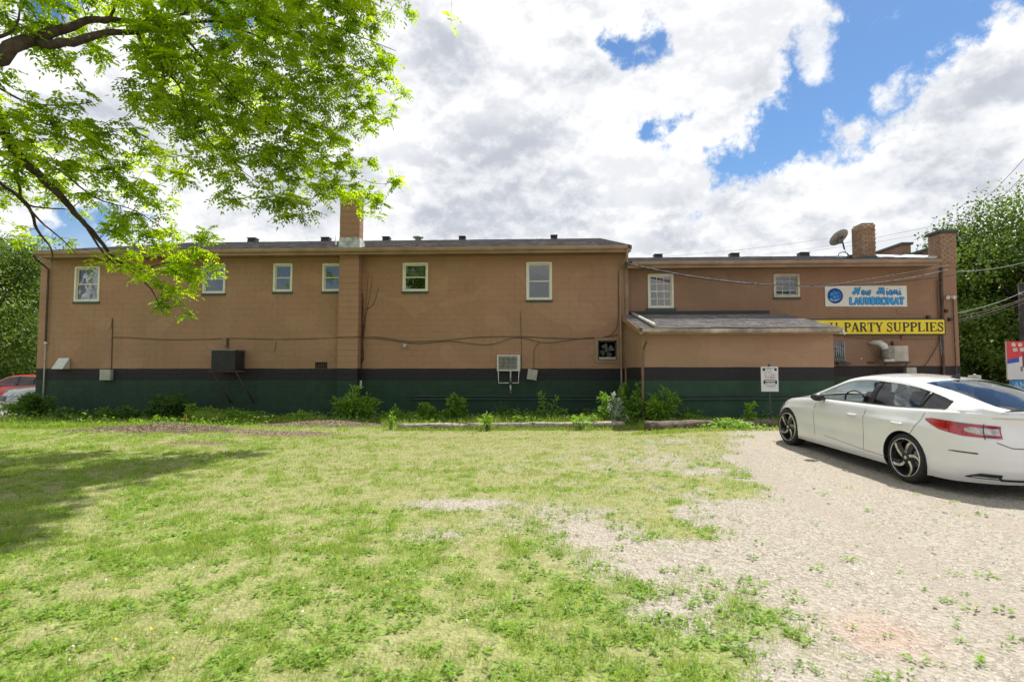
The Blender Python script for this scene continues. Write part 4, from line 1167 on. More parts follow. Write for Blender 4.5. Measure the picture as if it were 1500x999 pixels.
# ------------------------------------------------------------------ lettering by strokes
T_, t_ = 1.0, .42   # thick / thin factors
GL = {   # strokes in a unit-high box: (points, weight); width of the glyph
 'P': (.66, [([(.16, 0), (.16, 1)], T_), ([(.16, .97), (.42, .97), (.55, .90), (.60, .75), (.55, .58), (.42, .50), (.16, .50)], .6), ([(.02, .03), (.32, .03)], t_), ([(.02, .97), (.2, .97)], t_), ([(.585, .86), (.585, .64)], T_)]),
 'A': (.80, [([(.12, .02), (.40, 1)], t_ * 1.1), ([(.40, 1), (.68, .02)], T_), ([(.22, .33), (.58, .33)], t_), ([(0, .03), (.24, .03)], t_), ([(.53, .03), (.82, .03)], t_)]),
 'R': (.76, [([(.16, 0), (.16, 1)], T_), ([(.16, .97), (.42, .97), (.55, .90), (.59, .76), (.55, .61), (.42, .53), (.16, .53)], .6), ([(.40, .53), (.64, .04)], T_), ([(.02, .03), (.32, .03)], t_), ([(.02, .97), (.2, .97)], t_), ([(.56, .03), (.76, .03)], t_)]),
 'T': (.74, [([(.37, 0), (.37, 1)], T_), ([(.03, .97), (.71, .97)], t_), ([(.045, .97), (.045, .74)], t_), ([(.695, .97), (.695, .74)], t_), ([(.22, .03), (.52, .03)], t_)]),
 'Y': (.76, [([(.12, .97), (.39, .45)], T_), ([(.66, .97), (.39, .45)], t_), ([(.39, .48), (.39, 0)], T_), ([(.0, .97), (.26, .97)], t_), ([(.54, .97), (.78, .97)], t_), ([(.24, .03), (.54, .03)], t_)]),
 'S': (.58, [([(.50, .72), (.48, .88), (.38, .96), (.24, .96), (.12, .88), (.10, .74), (.17, .62), (.40, .45), (.49, .33), (.48, .15), (.38, .04), (.22, .03), (.10, .12), (.06, .3)], .62), ([(.12, .67), (.28, .55), (.46, .40)], T_ * .9), ([(.50, .97), (.50, .7)], t_ * .8), ([(.06, .02), (.06, .3)], t_ * .8)]),
 'U': (.80, [([(.16, .97), (.16, .26), (.22, .10), (.38, .02), (.54, .08), (.62, .24), (.62, .97)], .5), ([(.16, .97), (.16, .25), (.2, .14)], T_), ([(.02, .97), (.32, .97)], t_), ([(.50, .97), (.76, .97)], t_)]),
 'L': (.66, [([(.16, 0), (.16, 1)], T_), ([(.02, .97), (.32, .97)], t_), ([(.02, .03), (.60, .03)], t_), ([(.60, .03), (.60, .26)], t_)]),
 'I': (.34, [([(.17, 0), (.17, 1)], T_), ([(.02, .97), (.32, .97)], t_), ([(.02, .03), (.32, .03)], t_)]),
 'E': (.68, [([(.16, 0), (.16, 1)], T_), ([(.02, .97), (.60, .97)], t_), ([(.02, .03), (.62, .03)], t_), ([(.16, .51), (.44, .51)], t_), ([(.60, .97), (.60, .76)], t_), ([(.62, .03), (.62, .25)], t_), ([(.44, .62), (.44, .40)], t_)]),
 'H': (.84, [([(.16, 0), (.16, 1)], T_), ([(.66, 0), (.66, 1)], T_), ([(.16, .51), (.66, .51)], t_), ([(.02, .97), (.30, .97)], t_), ([(.52, .97), (.80, .97)], t_), ([(.02, .03), (.30, .03)], t_), ([(.52, .03), (.80, .03)], t_)]),
 'N': (.84, [([(.16, 0), (.16, 1)], .6), ([(.16, 1), (.66, 0)], T_), ([(.66, 0), (.66, 1)], .6), ([(.02, .97), (.2, .97)], t_), ([(.54, .97), (.80, .97)], t_), ([(.02, .03), (.30, .03)], t_)]),
 'D': (.78, [([(.16, 0), (.16, 1)], T_), ([(.16, .97), (.42, .95), (.58, .82), (.64, .5), (.58, .18), (.42, .05), (.16, .03)], .7), ([(.02, .97), (.2, .97)], t_), ([(.02, .03), (.2, .03)], t_)]),
 'O': (.78, [([(.38, .97), (.2, .9), (.1, .7), (.08, .5), (.1, .3), (.2, .1), (.38, .03), (.56, .1), (.66, .3), (.68, .5), (.66, .7), (.56, .9), (.38, .97)], .75)]),
 'M': (.96, [([(.16, 0), (.16, 1)], .8), ([(.16, 1), (.46, .2)], T_), ([(.46, .2), (.76, 1)], .7), ([(.76, 0), (.76, 1)], T_), ([(.02, .03), (.30, .03)], t_), ([(.62, .03), (.92, .03)], t_), ([(.02, .97), (.2, .97)], t_), ([(.76, .97), (.92, .97)], t_)]),
 ' ': (.36, []), '-': (.4, [([(.05, .42), (.35, .42)], .8)]),
 # brush script
 'sN': (1.0, [([(.02, .12), (.0, .3), (.1, .42), (.24, .34), (.2, .14), (.06, .08)], .8), ([(.1, .10), (.25, .3), (.38, .7), (.46, 1.0)], 1.1), ([(.44, 1.0), (.52, .6), (.62, .05)], 1.2), ([(.62, .05), (.72, .5), (.84, .95), (.96, 1.0)], 1.0), ([(.34, .95), (.28, .8), (.36, .72)], .8)]),
 'se': (.42, [([(.02, .26), (.24, .34), (.3, .48), (.2, .58), (.08, .48), (.04, .26), (.12, .06), (.26, .04), (.42, .18)], .9)]),
 'sw': (.66, [([(.04, .55), (.08, .15), (.18, .04), (.28, .2), (.32, .5), (.34, .15), (.44, .04), (.54, .2), (.58, .55), (.66, .48)], .9)]),
 'sM': (1.15, [([(.02, .12), (.0, .3), (.1, .42), (.24, .34), (.2, .14), (.06, .08)], .8), ([(.1, .10), (.25, .3), (.38, .75), (.46, 1.0)], 1.0), ([(.44, 1.0), (.50, .5), (.54, .1)], 1.1), ([(.54, .1), (.66, .6), (.80, 1.0)], 1.0), ([(.80, 1.0), (.84, .5), (.88, .08), (1.0, .1)], 1.1), ([(.34, .95), (.28, .8), (.36, .72)], .8)]),
 'si': (.24, [([(.06, .55), (.06, .15), (.12, .04), (.24, .16)], .9), ([(.06, .76), (.08, .82)], .9)]),
 'sa': (.50, [([(.36, .5), (.2, .58), (.06, .4), (.06, .15), (.18, .04), (.34, .2), (.38, .55), (.38, .15), (.42, .05), (.50, .14)], .9)]),
 'sm': (.74, [([(.04, .04), (.06, .55)], .9), ([(.06, .35), (.18, .56), (.27, .45), (.28, .05)], .9), ([(.28, .35), (.42, .56), (.52, .45), (.52, .12), (.60, .04), (.74, .16)], .9)]),
}
def ribbon(mb, pts, w, x0, z0, sc_x, sc_z, y, thick, mi=0, round_=False):
    """flat stroke with mitred corners in the wall plane, standing proud of y"""
    P = [Vector((x0 + p[0] * sc_x, z0 + p[1] * sc_z)) for p in pts]
    n = len(P); L, Rr = [], []
    for i in range(n):
        d0 = (P[i] - P[i - 1]).normalized() if i else (P[1] - P[0]).normalized()
        d1 = (P[i + 1] - P[i]).normalized() if i < n - 1 else d0
        t = d0 + d1
        t = t.normalized() if t.length > 1e-4 else d1
        nn = Vector((-t.y, t.x)); k = 1 / max(.55, nn.dot(Vector((-d1.y, d1.x))))
        e = Vector((0, 0))
        L.append(P[i] + nn * w / 2 * k); Rr.append(P[i] - nn * w / 2 * k)
    vs = [(p.x, y, p.y) for p in L] + [(p.x, y, p.y) for p in Rr] + [(p.x, y - thick, p.y) for p in L] + [(p.x, y - thick, p.y) for p in Rr]
    fs = []
    for i in range(n - 1):
        fs.append((2 * n + i, 2 * n + i + 1, 3 * n + i + 1, 3 * n + i))
        fs.append((i, i + 1, 2 * n + i + 1, 2 * n + i)); fs.append((n + i, 3 * n + i, 3 * n + i + 1, n + i + 1))
    fs.append((0, 2 * n, 3 * n, n)); fs.append((n - 1, 2 * n - 1, 4 * n - 1, 3 * n - 1))
    mb.add(vs, fs, mi)
def write(text, x0, z0, h, width, y, weight, mats, parent, extra=0.0, name='lettering', gap=.06, thick=.004, each=False):
    """text = list of glyph keys; scaled so that it fills width"""
    tot = sum(GL[c][0] + gap for c in text) - gap
    sx = width / tot; x = x0; k = 0; out = []
    mb = MB()
    for c in text:
        if each: mb = MB()
        for (pts, w) in GL[c][1]:
            k += 1
            ribbon(mb, pts, weight * w * h + extra, x, z0, sx, h, y, thick + .0004 * (k % 9))
        if each and mb.v: out.append(mb.build(name, mats, parent))
        x += (GL[c][0] + gap) * sx
    if not each: out.append(mb.build(name, mats, parent))
    return out
# yellow sign
YS = GY2 - .09
a, b_ = at(1062, 466.5, YS), at(1385, 491, YS)
b2 = at(1385, 479, YS)
zs0, zs1 = at(1350, 490.5, YS).z, at(1350, 467, YS).z
M_YEL = pm('sign yellow', (.80, .62, .01), .45, .05, 2.0)
M_PRINT = pm('sign print', (.028, .014, .01), .5, .02, 5)
t = thing('shop_sign', 'long yellow sign reading PARTY SUPPLIES in black serif capitals', 'sign', ((a.x + b2.x) / 2, GY2, zs0))
f = .035
MB().box((a.x, YS, zs0), (b2.x, GY2 - .002, zs1)).build('sign_box', pm('sign edge', (.012, .02, .014), .5), t)
MB().box((a.x + f, YS - .006, zs0 + f), (b2.x - f, YS - .001, zs1 - f)).build('sign_face', M_YEL, t)
for u in (1271.5, 1373):
    xx = at(u, 479, YS).x; MB().box((xx - .004, YS - .0075, zs0 + f), (xx + .004, YS - .0061, zs1 - f)).build('seam', pm('seam ochre', (.45, .3, .02), .5), t)
H_ = (at(1300, 472.5, YS).z - at(1300, 485.8, YS).z)
zb = at(1300, 485.8, YS).z
wx = lambda u: at(u, 479, YS).x
write(['H'], wx(1215.5), zb, H_, wx(1228) - wx(1215.5), YS - .007, .15, M_PRINT, t, name='letter')
write(list('PARTY'), wx(1236.5), zb, H_, wx(1293) - wx(1236.5), YS - .007, .20, M_PRINT, t, name='letter', each=True)
write(list('SUPPLIES'), wx(1298.5), zb, H_, wx(1382) - wx(1298.5), YS - .007, .20, M_PRINT, t, name='letter', each=True)
# banner
YB = GY2 - .02
mb = MB(); q = [at(1208, 419, YB), at(1328, 418.7, YB), at(1328.8, 449.3, YB), at(1209.3, 449, YB)]
t = thing('banner', 'white banner reading New Miami LAUNDROMAT in blue with a round blue emblem', 'banner', ((q[0].x + q[1].x) / 2, GY2, q[2].z))
mb.add([(p.x, YB, p.z) for p in q] + [(p.x, YB + .008, p.z) for p in q], [(0, 1, 2, 3), (7, 6, 5, 4), (0, 4, 5, 1), (1, 5, 6, 2), (2, 6, 7, 3), (3, 7, 4, 0)])
mb.build('banner_sheet', pm('banner white', (.66, .64, .58), .5, .04, 1.5), t)
M_CYAN = pm('print cyan', (.02, .30, .62), .5, .03, 5); M_NAVY = pm('print navy', (.01, .05, .22), .5, .03, 5); M_BLUE = pm('print blue', (.01, .11, .42), .5, .05, 8)
bx = lambda u: at(u, 434, YB).x
bz_ = lambda v: at(1270, v, YB).z
for ex, mt, yy in ((.03, M_NAVY, YB - .001), (0.0, M_CYAN, YB - .006)):
    write(['sN', 'se', 'sw'], bx(1249.5), bz_(432), bz_(421.3) - bz_(432), bx(1276) - bx(1249.5), yy, .13, mt, t, ex, thick=.003)
    write(['sM', 'si', 'sa', 'sm', 'si'], bx(1285), bz_(432), bz_(421.3) - bz_(432), bx(1320.5) - bx(1285), yy, .13, mt, t, ex, thick=.003)
    write(list('LAUNDROMAT'), bx(1244), bz_(446), bz_(436) - bz_(446), bx(1324) - bx(1244), yy, .27, mt, t, ex, gap=.02, thick=.003)
# round emblem: dark ring, blue disc, pale splashes
ec = Vector((bx(1223.5), YB, bz_(433.2))); er = bx(1235) - bx(1223.5)
em = MB().lathe([(0, .002), (er, .002), (er, .0)], ec, (0, -1, 0), 36).build('emblem', M_NAVY, t)
MB().lathe([(0, .004), (er * .86, .004), (er * .86, .002)], ec + Vector((-er * .04, 0, er * .03)), (0, -1, 0), 36).build('emblem_disc', M_BLUE, em)
mb = MB(); r_ = random.Random(5)
for (x, z, s_) in ((-.45, .2, .26), (.15, .35, .2), (-.1, -.15, .25), (.3, -.1, .14), (-.5, -.45, .3), (0, -.55, .22), (.45, .5, .1), (-.15, .55, .15)):
    n = 9; vs = [(ec.x + er * (x + s_ * (r_.uniform(.5, 1.1)) * math.cos(6.283 * i / n)), YB - .0055 - .0002 * r_.randint(1, 6), ec.z + er * (z + s_ * .7 * r_.uniform(.5, 1.1) * math.sin(6.283 * i / n))) for i in range(n)]
    yv = vs[0][1]; mb.add([(v[0], yv, v[2]) for v in vs], [tuple(range(n))])
mb.build('emblem_highlight', pm('emblem light', (.05, .38, .72), .5), em)
mb = MB()
for i in range(14):
    x = -.62 + i * .085; z = -.50 - .18 * math.sin(i * .25 + .3)
    p = ec + Vector((er * x, -.0075 - .0002 * (i % 5), er * z)); s_ = er * .06
    mb.add([(p.x - s_, p.y, p.z), (p.x + s_, p.y, p.z - s_ * .4), (p.x + s_ * .6, p.y, p.z + s_), (p.x - s_ * .5, p.y, p.z + s_ * .8)], [(0, 1, 2, 3)])
mb.build('emblem_foam', pm('foam white', (.55, .62, .68), .5), em)

# cluster at the right end of the wing: risers, conduit, camera
YC = GY2 - .05
def wv(*pp, y=YC): return [at(u, v, y) for u, v in pp]
cable('service_riser', wv((1379, 392), (1379, 420), (1380.5, 452), (1380, 470)) , .045, pm('riser brown', (.10, .06, .04), .7, .3, 6), 'thick dark service conduit above the right end of the yellow sign', 'conduit')
cable('service_riser', wv((1379.5, 491), (1381, 520), (1382.5, 552)), .045, MATS['riser brown'], 'thick dark service conduit below the right end of the yellow sign', 'conduit')
cable('conduit', wv((1373, 410), (1374, 440), (1376, 465)), .016, M_CABLE, 'thin brown conduit just left of the thick riser', 'conduit')
cable('conduit', wv((1396, 434), (1397, 470), (1398.5, 500), (1401, 552)), .016, M_RUST, 'thin rusty conduit down the edge of the corner pillar', 'conduit')
cable('wall_cable', wv((1376, 494), (1371, 510), (1360, 528), (1354, 536)), .011, M_CABLEB, 'black cable swinging down left below the yellow sign')
cable('wall_cable', wv((1378, 492), (1379, 515), (1382, 540), (1380, 552), (1374, 556)), .014, M_CABLEG, 'grey cable curling at the bottom of the service conduit')
cable('wall_cable', wv((1238, 493), (1270, 496), (1300, 494), (1340, 497), (1375, 496)), .007, M_CABLE, 'thin brown cable sagging just beneath the yellow sign')
cable('wall_cable', wv((1316, 452), (1317, 458), (1335, 458.5), (1356, 458)), .009, M_TRIM, 'tan L-shaped wire cover between the banner and the yellow sign')
c = at(1389, 435, YC)
t = thing('security_camera', 'white twin-headed security light on the corner pillar', 'camera', c)
for s_ in (-1, 1): MB().lathe([(0, 0), (.045, .01), (.06, .13), (.055, .14), (0, .11)], c + Vector((.06 * s_, -.02, 0)), (.35 * s_, -1, -.35), 12).build('lamp_head', M_WHITE, t)
MB().box((c.x - .05, c.y, c.z - .04), (c.x + .05, GY2 - .001, c.z + .04)).build('mount', M_WHITE, t)
for u, v, lb in ((1386, 455.5, 'round black cable clamp beside the thick riser'), (1392, 468, 'square black fitting on the corner pillar right of the yellow sign'), (1360, 464.5, 'small black knob on top edge of the yellow sign')):
    c = at(u, v, YC); t = MB().box((c.x - .05, c.y - .04, c.z - .05), (c.x + .05, GY2 - .002, c.z + .05)).build('wall_fitting', M_BLACK, bevel=.012); tag(t, lb, 'fitting')

# satellite dish on the wing roof
yd = 20.3
s_r = (wr.z - WZE) / (25.6 - GY2 + .55)
zr_ = WZE + (yd - GY2 + .55) * s_r
c = at(1231, 350, yd - .15); base = Vector((at(1237, 372, yd).x, yd, zr_))
t = thing('satellite_dish', 'beige slatted satellite dish on a tripod mast beside the brick chimney', 'satellite dish', base)
ax = Vector((-.28, .62, .72)).normalized()
mb = MB(); prof = [(0.0, 0)] + [(r, .28 * r * r / .36) for r in (.06, .12, .18, .24, .30, .355)]
a1 = ax.orthogonal().normalized(); b1 = ax.cross(a1); ns = 24
vs = [c]; fs = []
for (r, h) in prof[1:]:
    for k in range(ns): w = 6.28318 * k / ns; vs.append(c + ax * h + (a1 * math.cos(w) + b1 * math.sin(w)) * r)
for k in range(ns): fs.append((0, 1 + k, 1 + (k + 1) % ns))
for i in range(len(prof) - 2):
    for k in range(ns): k2 = (k + 1) % ns; fs.append((1 + i * ns + k, 1 + i * ns + k2, 1 + (i + 1) * ns + k2, 1 + (i + 1) * ns + k))
mb.add(vs, fs, 0, True)
dsh = mb.build('reflector', pm('dish beige', (.50, .48, .43), .55, .15, 5), t); sm_ = dsh.modifiers.new('solid', 'SOLIDIFY'); sm_.thickness = .008
mb = MB()
for k in range(0, ns): 
    w = 6.28318 * k / ns
    mb.tube([c + ax * (.28 * r * r / .36 + (-.012)) + (a1 * math.cos(w) + b1 * math.sin(w)) * r for r in (.05, .15, .25, .355)], .006, 4)
mb.build('rib', pm('dish rib', (.2, .17, .13), .6), t)
MB().tube([c - ax * .01, c - ax * .1, base + Vector((0, 0, .35))], .028, 8).build('mast', pm('mast blue', (.10, .14, .22), .5), t)
MB().box((c.x - .09, c.y - .06, c.z - .16), (c.x + .06, c.y + .06, c.z - .02)).build('mount', pm('mount grey', (.16, .18, .22), .5), t)
mb = MB()
mb.tube([base + Vector((.22 * math.cos(w), .1 * math.sin(w), .02 + .24 * max(0, math.sin(w)))) for w in [i * math.pi / 8 for i in range(9)]], .018, 6)
mb.tube([base + Vector((-.55, 0, .03)), base + Vector((.35, 0, .03))], .018, 6); mb.tube([base + Vector((0, -.3, -.05)), base + Vector((0, 0, .35))], .018, 6)
mb.build('tripod', MATS['mast blue'], t)
MB().box((base.x + .1, base.y - .2, base.z - .03), (base.x + .42, base.y + .05, base.z + .10)).build('ballast', M_BLACK, t, bevel=.01)

# service drop and overhead lines
hook = at(921, 386, EY + .3)
cable('service_drop', span(hook, at(1200, 419.5, 17.6), .18) [:-1] + span(at(1200, 419.5, 17.6), at(1388, 395, GY2 - .25), .12), .016, M_CABLEG, 'twisted grey service cable draped from the block building corner across the wing', sub=2)
cable('service_drop', span(at(925, 388, EY + .4), at(1150, 418, 17.4), .15)[:-1] + span(at(1150, 418, 17.4), at(1398, 403, GY2 - .3), .12), .010, M_CABLEB, 'black service cable following the twisted grey one across the wing', sub=2)
cable('service_drop', span(at(1205, 418.5, 17.5), at(1390, 388, GY2 - .2), .03), .008, M_CABLEG, 'thin upper strand rising across the banner to the pillar', sub=1)
t = thing('utility_pole', 'dark wooden utility pole at the right edge in front of the trees', 'utility pole', (0, 0, 0))
pole = at(1497, 450, 27.0); t.location = (pole.x, 27, -.25)
MB().tube([(pole.x, 27, -.4), (pole.x + .02, 27, 3), (pole.x + .05, 27, 5.7)], [.17, .16, .15], 12).build('pole', pm('pole wood', (.07, .06, .05), .9, .3, 4), t)
MB().tube([(pole.x - .25, 26.8, 5.2), (pole.x - .02, 26.9, 5.1)], .04, 6).build('bracket', M_STEEL, t)
for i, (u0, v0, u1, v1, d1, lb) in enumerate((
        (1392, 398, 1500, 383, 24, 'bright service line leaving the pillar towards the trees, uppermost of those before the leaves'),
        (1402, 459, 1500, 423, 26, 'dark cable before the trees, highest of the lower bundle'), (1402, 464, 1500, 433, 26, 'dark cable before the trees, second of the lower bundle'),
        (1402, 469, 1500, 435, 26, 'thick dark cable before the trees, third of the lower bundle'), (1402, 471, 1500, 440, 26, 'lowest dark cable of the lower bundle before the trees'))):
    cable('overhead_cable', span(at(u0, v0, 18.6), at(u1 + 12, v1 - 2, d1), .12), .010 if i != 3 else .016, M_CABLEG if i in (0, 1) else M_CABLE, lb, sub=1)
for i, (u0, v0, y0, u1, v1, y1, r, lb) in enumerate((
        (1384, 337, 40, 1515, 216, 22, .011, 'upper overhead wire rising from the parapet pillar to the right edge'),
        (1406, 331, 38, 1515, 240, 22, .011, 'lower overhead wire rising past the parapet pillar to the right edge'),
        (1120, 372, 60, 1470, 308, 36, .010, 'faint long wire behind the roof, from the dish past the pillar'),
        (900, 380, 60, 1240, 345, 50, .014, 'faint far wire low in the sky left of the dish'),
        (1060, 378, 60, 1370, 340, 50, .014, 'faintest far wire just above the wing roof'))):
    cable('overhead_wire', span(at(u0, v0, y0), at(u1, v1, y1), .35), r, M_CABLEB if i < 3 else M_CABLEG, lb, sub=1)

# ================================================================== ON THE GROUND
def log(name, p0, p1, r0, r1, mat, label, seed=0):
    rr = random.Random(seed); n = 22; m_ = 12
    mb = MB(); vs = []; fs = []
    p0, p1 = Vector(p0), Vector(p1); ax = (p1 - p0).normalized(); up = Vector((0, 0, 1)); sd = ax.cross(up)
    for i in range(n + 1):
        f = i / n; c = p0.lerp(p1, f) + Vector((0, 0, rr.gauss(0, .006)))
        for k in range(m_):
            w = 6.28318 * k / m_; r_ = (r0 + (r1 - r0) * f) * (1 + .07 * math.sin(k * 2.1 + i * .3) + rr.gauss(0, .035))
            vs.append(c + (sd * math.cos(w) + up * math.sin(w)) * r_)
    for i in range(n):
        for k in range(m_): k2 = (k + 1) % m_; fs.append((i * m_ + k, i * m_ + k2, (i + 1) * m_ + k2, (i + 1) * m_ + k))
    fs += [tuple(range(m_)), tuple(n * m_ + k for k in range(m_ - 1, -1, -1))]
    mb.add(vs, fs, 0, True)
    t = thing(name, label, 'log', p0.lerp(p1, .5))
    mb.build('log_body', mat, t)
    mb = MB()   # splits and broken bark strips
    for k in range(16):
        f = rr.uniform(.02, .9); L = rr.uniform(.1, .5); w = rr.uniform(.5, 2.6)
        r_ = (r0 + (r1 - r0) * f) * 1.0
        d = sd * math.cos(w) * -1 + up * math.sin(w)
        a = p0.lerp(p1, f) + d * r_; mb.tube([a, a + ax * L * .5 + d * .006, a + ax * L], [.004, .009, .003], 4)
    mb.build('bark_strip', pm('bark strip', (.09, .07, .05), .9, .2, 9), t)
    return t
def ong(u, d, r): 
    p = atd(u, 600, d); return Vector((p.x, p.y, gzf(p.x, p.y) + r))
log('log', ong(583, 14.35, .07), ong(914, 14.25, .085), .075, .085, M_WOODGREY, 'long thin grey log lying in the sun along the grass edge', 1)
log('log', ong(946, 13.5, .11), ong(1134, 13.75, .1), .125, .10, M_WOODBR, 'thick brown log lying before the lean-to, its right end at the white car', 2)
# orange marker stake
p = atd(271, 618, 15.0); z0 = gzf(p.x, p.y)
t = thing('marker_stake', 'short orange marker stake in the weeds by the wall', 'stake', (p.x, p.y, z0))
MB().box((p.x - .035, p.y - .01, z0 - .1), (p.x + .035, p.y + .012, at(271, 607, p.y).z)).build('stake', pm('orange stake', (.45, .20, .03), .6, .3, 14), t, bevel=.004)
for i in range(5): zz = z0 + .06 + i * .055; MB().box((p.x - .037, p.y - .014, zz), (p.x + .037, p.y - .011, zz + .012)).build('stripe', pm('stake dark', (.12, .06, .02), .6), t)
# parking notice on its post
d_ = 14.25; c = atd(1127.5, 555, d_)
t = thing('parking_sign', 'small white notice with black and pink print on a thin green post', 'sign', (c.x, c.y, gzf(c.x, c.y)))
MB().box((c.x - .025, c.y + .012, gzf(c.x, c.y) - .2), (c.x + .025, c.y + .03, atd(1127.5, 533.5, d_).z)).build('post', pm('post green', (.03, .045, .035), .6), t)
w, z0, z1 = .222, atd(1127, 573.5, d_).z, atd(1127, 537, d_).z
h = z1 - z0; yy = c.y
plate = MB().box((c.x - w, yy, z0), (c.x + w, yy + .004, z1)).build('plate', pm('plate white', (.62, .63, .62), .4, .05, 6), t, bevel=.0015)
plate.rotation_euler = (0, 0, 0)
mb = MB()
def bar(x0, f0, x1, f1): mb.box((c.x + x0 * w, yy - .002, z1 - h * f0), (c.x + x1 * w, yy - .0005, z1 - h * f1))
bar(-.80, .06, -.50, .17); bar(.56, .06, .84, .17); bar(-.72, .55, -.5, .70); bar(.62, .55, .84, .70); bar(-.5, .535, .62, .56)
bar(-.5, .60, .62, .625)
mb.build('black_panel', pm('print black', (.02, .022, .03), .5), t)
rr = random.Random(4)
def scrawl(f, hh, x0, x1, n, mat):
    """a line of small print too blurred in the photograph to read"""
    q = MB(); x = x0
    for i in range(n):
        ww = (x1 - x0) / n
        k = rr.randint(0, 3); a, b_ = c.x + (x + ww * .15) * w, c.x + (x + ww * .75) * w; za, zb_ = z1 - h * (f + hh), z1 - h * f
        s_ = (b_ - a) * .28
        q.box((a, yy - .002, za), (a + s_, yy - .0005, zb_))
        if k != 1: q.box((a + s_, yy - .0021, zb_ - (zb_ - za) * .25), (b_, yy - .0005, zb_ - .0003))
        if k >= 2: q.box((b_ - s_, yy - .0019, za), (b_, yy - .0005, zb_ - (zb_ - za) * .26))
        if k == 3: q.box((a + s_, yy - .0018, za), (b_ - s_, yy - .0005, za + (zb_ - za) * .25))
        x += ww
    return q.build('print_line', mat, t)
scrawl(.05, .07, -.45, .5, 8, MATS['print black']); scrawl(.17, .03, -.3, .4, 9, MATS['print black']); scrawl(.23, .035, -.8, .3, 12, pm('print grey', (.2, .2, .18), .5))
scrawl(.295, .095, -.6, .72, 7, pm('print pink', (.62, .10, .22), .5)); scrawl(.42, .045, -.5, .74, 12, MATS['print black']); scrawl(.505, .018, -.7, .75, 14, MATS['print pink'])
scrawl(.63, .05, -.45, .58, 9, MATS['print black']); scrawl(.73, .03, -.6, .7, 12, MATS['print black']); scrawl(.785, .035, -.4, .7, 10, MATS['print black'])

# banners at the right edge
d_ = 21.0; p0 = atd(1474, 500, d_); p1 = atd(1476, 556, d_); p2 = atd(1479, 600, d_)
sgz = -.25
t = thing('advertising_board', 'red and white product board standing on a blue one at the right edge', 'sign board', (p0.x + .9, p0.y, sgz))
X0 = p0.x; zt, zm, zb = p0.z, p1.z, sgz + .1
MB().box((X0, p0.y, zm), (X0 + 2.0, p0.y + .06, zt)).build('upper_board', pm('board white', (.60, .62, .63), .4, .03, 2), t)
hh = zt - zm; yy = p0.y
def quad(pts, mat, name='print_patch', off=.003):
    MB().prism([(X0 + a * 2.0, zm + b_ * hh) for a, b_ in pts], 1, yy - off, yy - .0005).build(name, mat, t)
M_BRED = pm('board red', (.60, .03, .04), .4, .04, 3)
quad([(0, 1), (1, 1), (1, .68), (.35, .66), (.22, .58), (0, .52)], M_BRED)
quad([(0, .52), (.22, .58), (.22, .46), (0, .41)], pm('board blue', (.02, .07, .42), .4), off=.004)
quad([(.28, .70), (1, .70), (1, .32), (.28, .32)], pm('can red', (.30, .015, .03), .4), off=.005)
quad([(.32, .66), (1, .66), (1, .56), (.32, .56)], pm('label cream', (.62, .58, .52), .4), off=.007)
for k in range(7): quad([(.10 + k * .12, .86), (.17 + k * .12, .87), (.155 + k * .12, .97 - .01 * k), (.09 + k * .12, .95)], MATS['label cream'], 'letter_block', .007)
for k in range(6): quad([(.12 + k * .13, .73), (.20 + k * .13, .74), (.19 + k * .13, .83), (.11 + k * .13, .82)], MATS['label cream'], 'letter_block', .0065)
for x in (.24, .7, .9): quad([(x, .22), (x + .04, .22), (x + .04, .34), (x, .34)], MATS['print grey'], 'product_bottle', .008)
MB().box((X0 + .12, yy + .01, zb), (X0 + 2.0, yy + .07, zm - .03)).build('lower_board', pm('lower blue', (.02, .22, .52), .4, .04, 3), t)
mid = zm - .16
M_LTB = pm('pale print', (.45, .58, .68), .4)
xs = X0 + .2
for row, word in ((0, 'AMERI'), (1, 'VALUE')):
    pass
GLK = {'A': 'A', 'M': 'M', 'E': 'E', 'R': 'R', 'I': 'I'}
write(list('AMERI'), xs, zm - .30, .20, .95, yy + .009, .17, M_LTB, t, name='lettering')
MB().box((xs, yy + .004, zm - .56), (xs + 1.5, yy + .0095, zm - .38)).build('print_patch', M_LTB, t)
MB().lathe([(0, .0), (.22, .0), (.2, .006), (0, .01)], (xs + .42, yy + .009, zm - .95), (0, -1, 0), 10).build('product_picture', pm('product orange', (.55, .18, .07), .5, .4, 9), t)
MB().box((xs + .75, yy + .004, zb + .2), (xs + 1.6, yy + .0095, zm - .70)).build('print_patch', MATS['board white'], t)
for xx in (X0 + .15, X0 + 1.8): MB().box((xx, yy + .08, sgz - .3), (xx + .06, yy + .14, zt - .1)).build('post', M_STEEL, t)
# small yard notice
d_ = 24; a = atd(1418.5, 549.5, d_); b_ = atd(1436.5, 561.5, d_)
t = thing('yard_sign', 'small white notice with red print standing before the dark trees', 'sign', ((a.x + b_.x) / 2, a.y, -.25))
MB().box((a.x, a.y, b_.z - .05), (b_.x, a.y + .03, a.z)).build('plate', MATS['board white'], t)
for k in range(4):
    zz = a.z - .08 - k * .085; MB().box((a.x + .1, a.y - .004, zz - .035), (b_.x - .1 - .03 * (k % 2), a.y - .001, zz)).build('print_line', pm('faded red', (.55, .3, .28), .5), t)
MB().lathe([(0, 0), (.09, 0), (.02, .05), (0, .05)], ((a.x + b_.x) / 2, a.y, a.z), (0, 0, 1), 8).build('finial', M_WHITE, t)
for xx in (a.x + .03, b_.x - .07): MB().box((xx, a.y + .031, -.35), (xx + .04, a.y + .06, a.z - .05)).build('leg', M_WHITE, t)
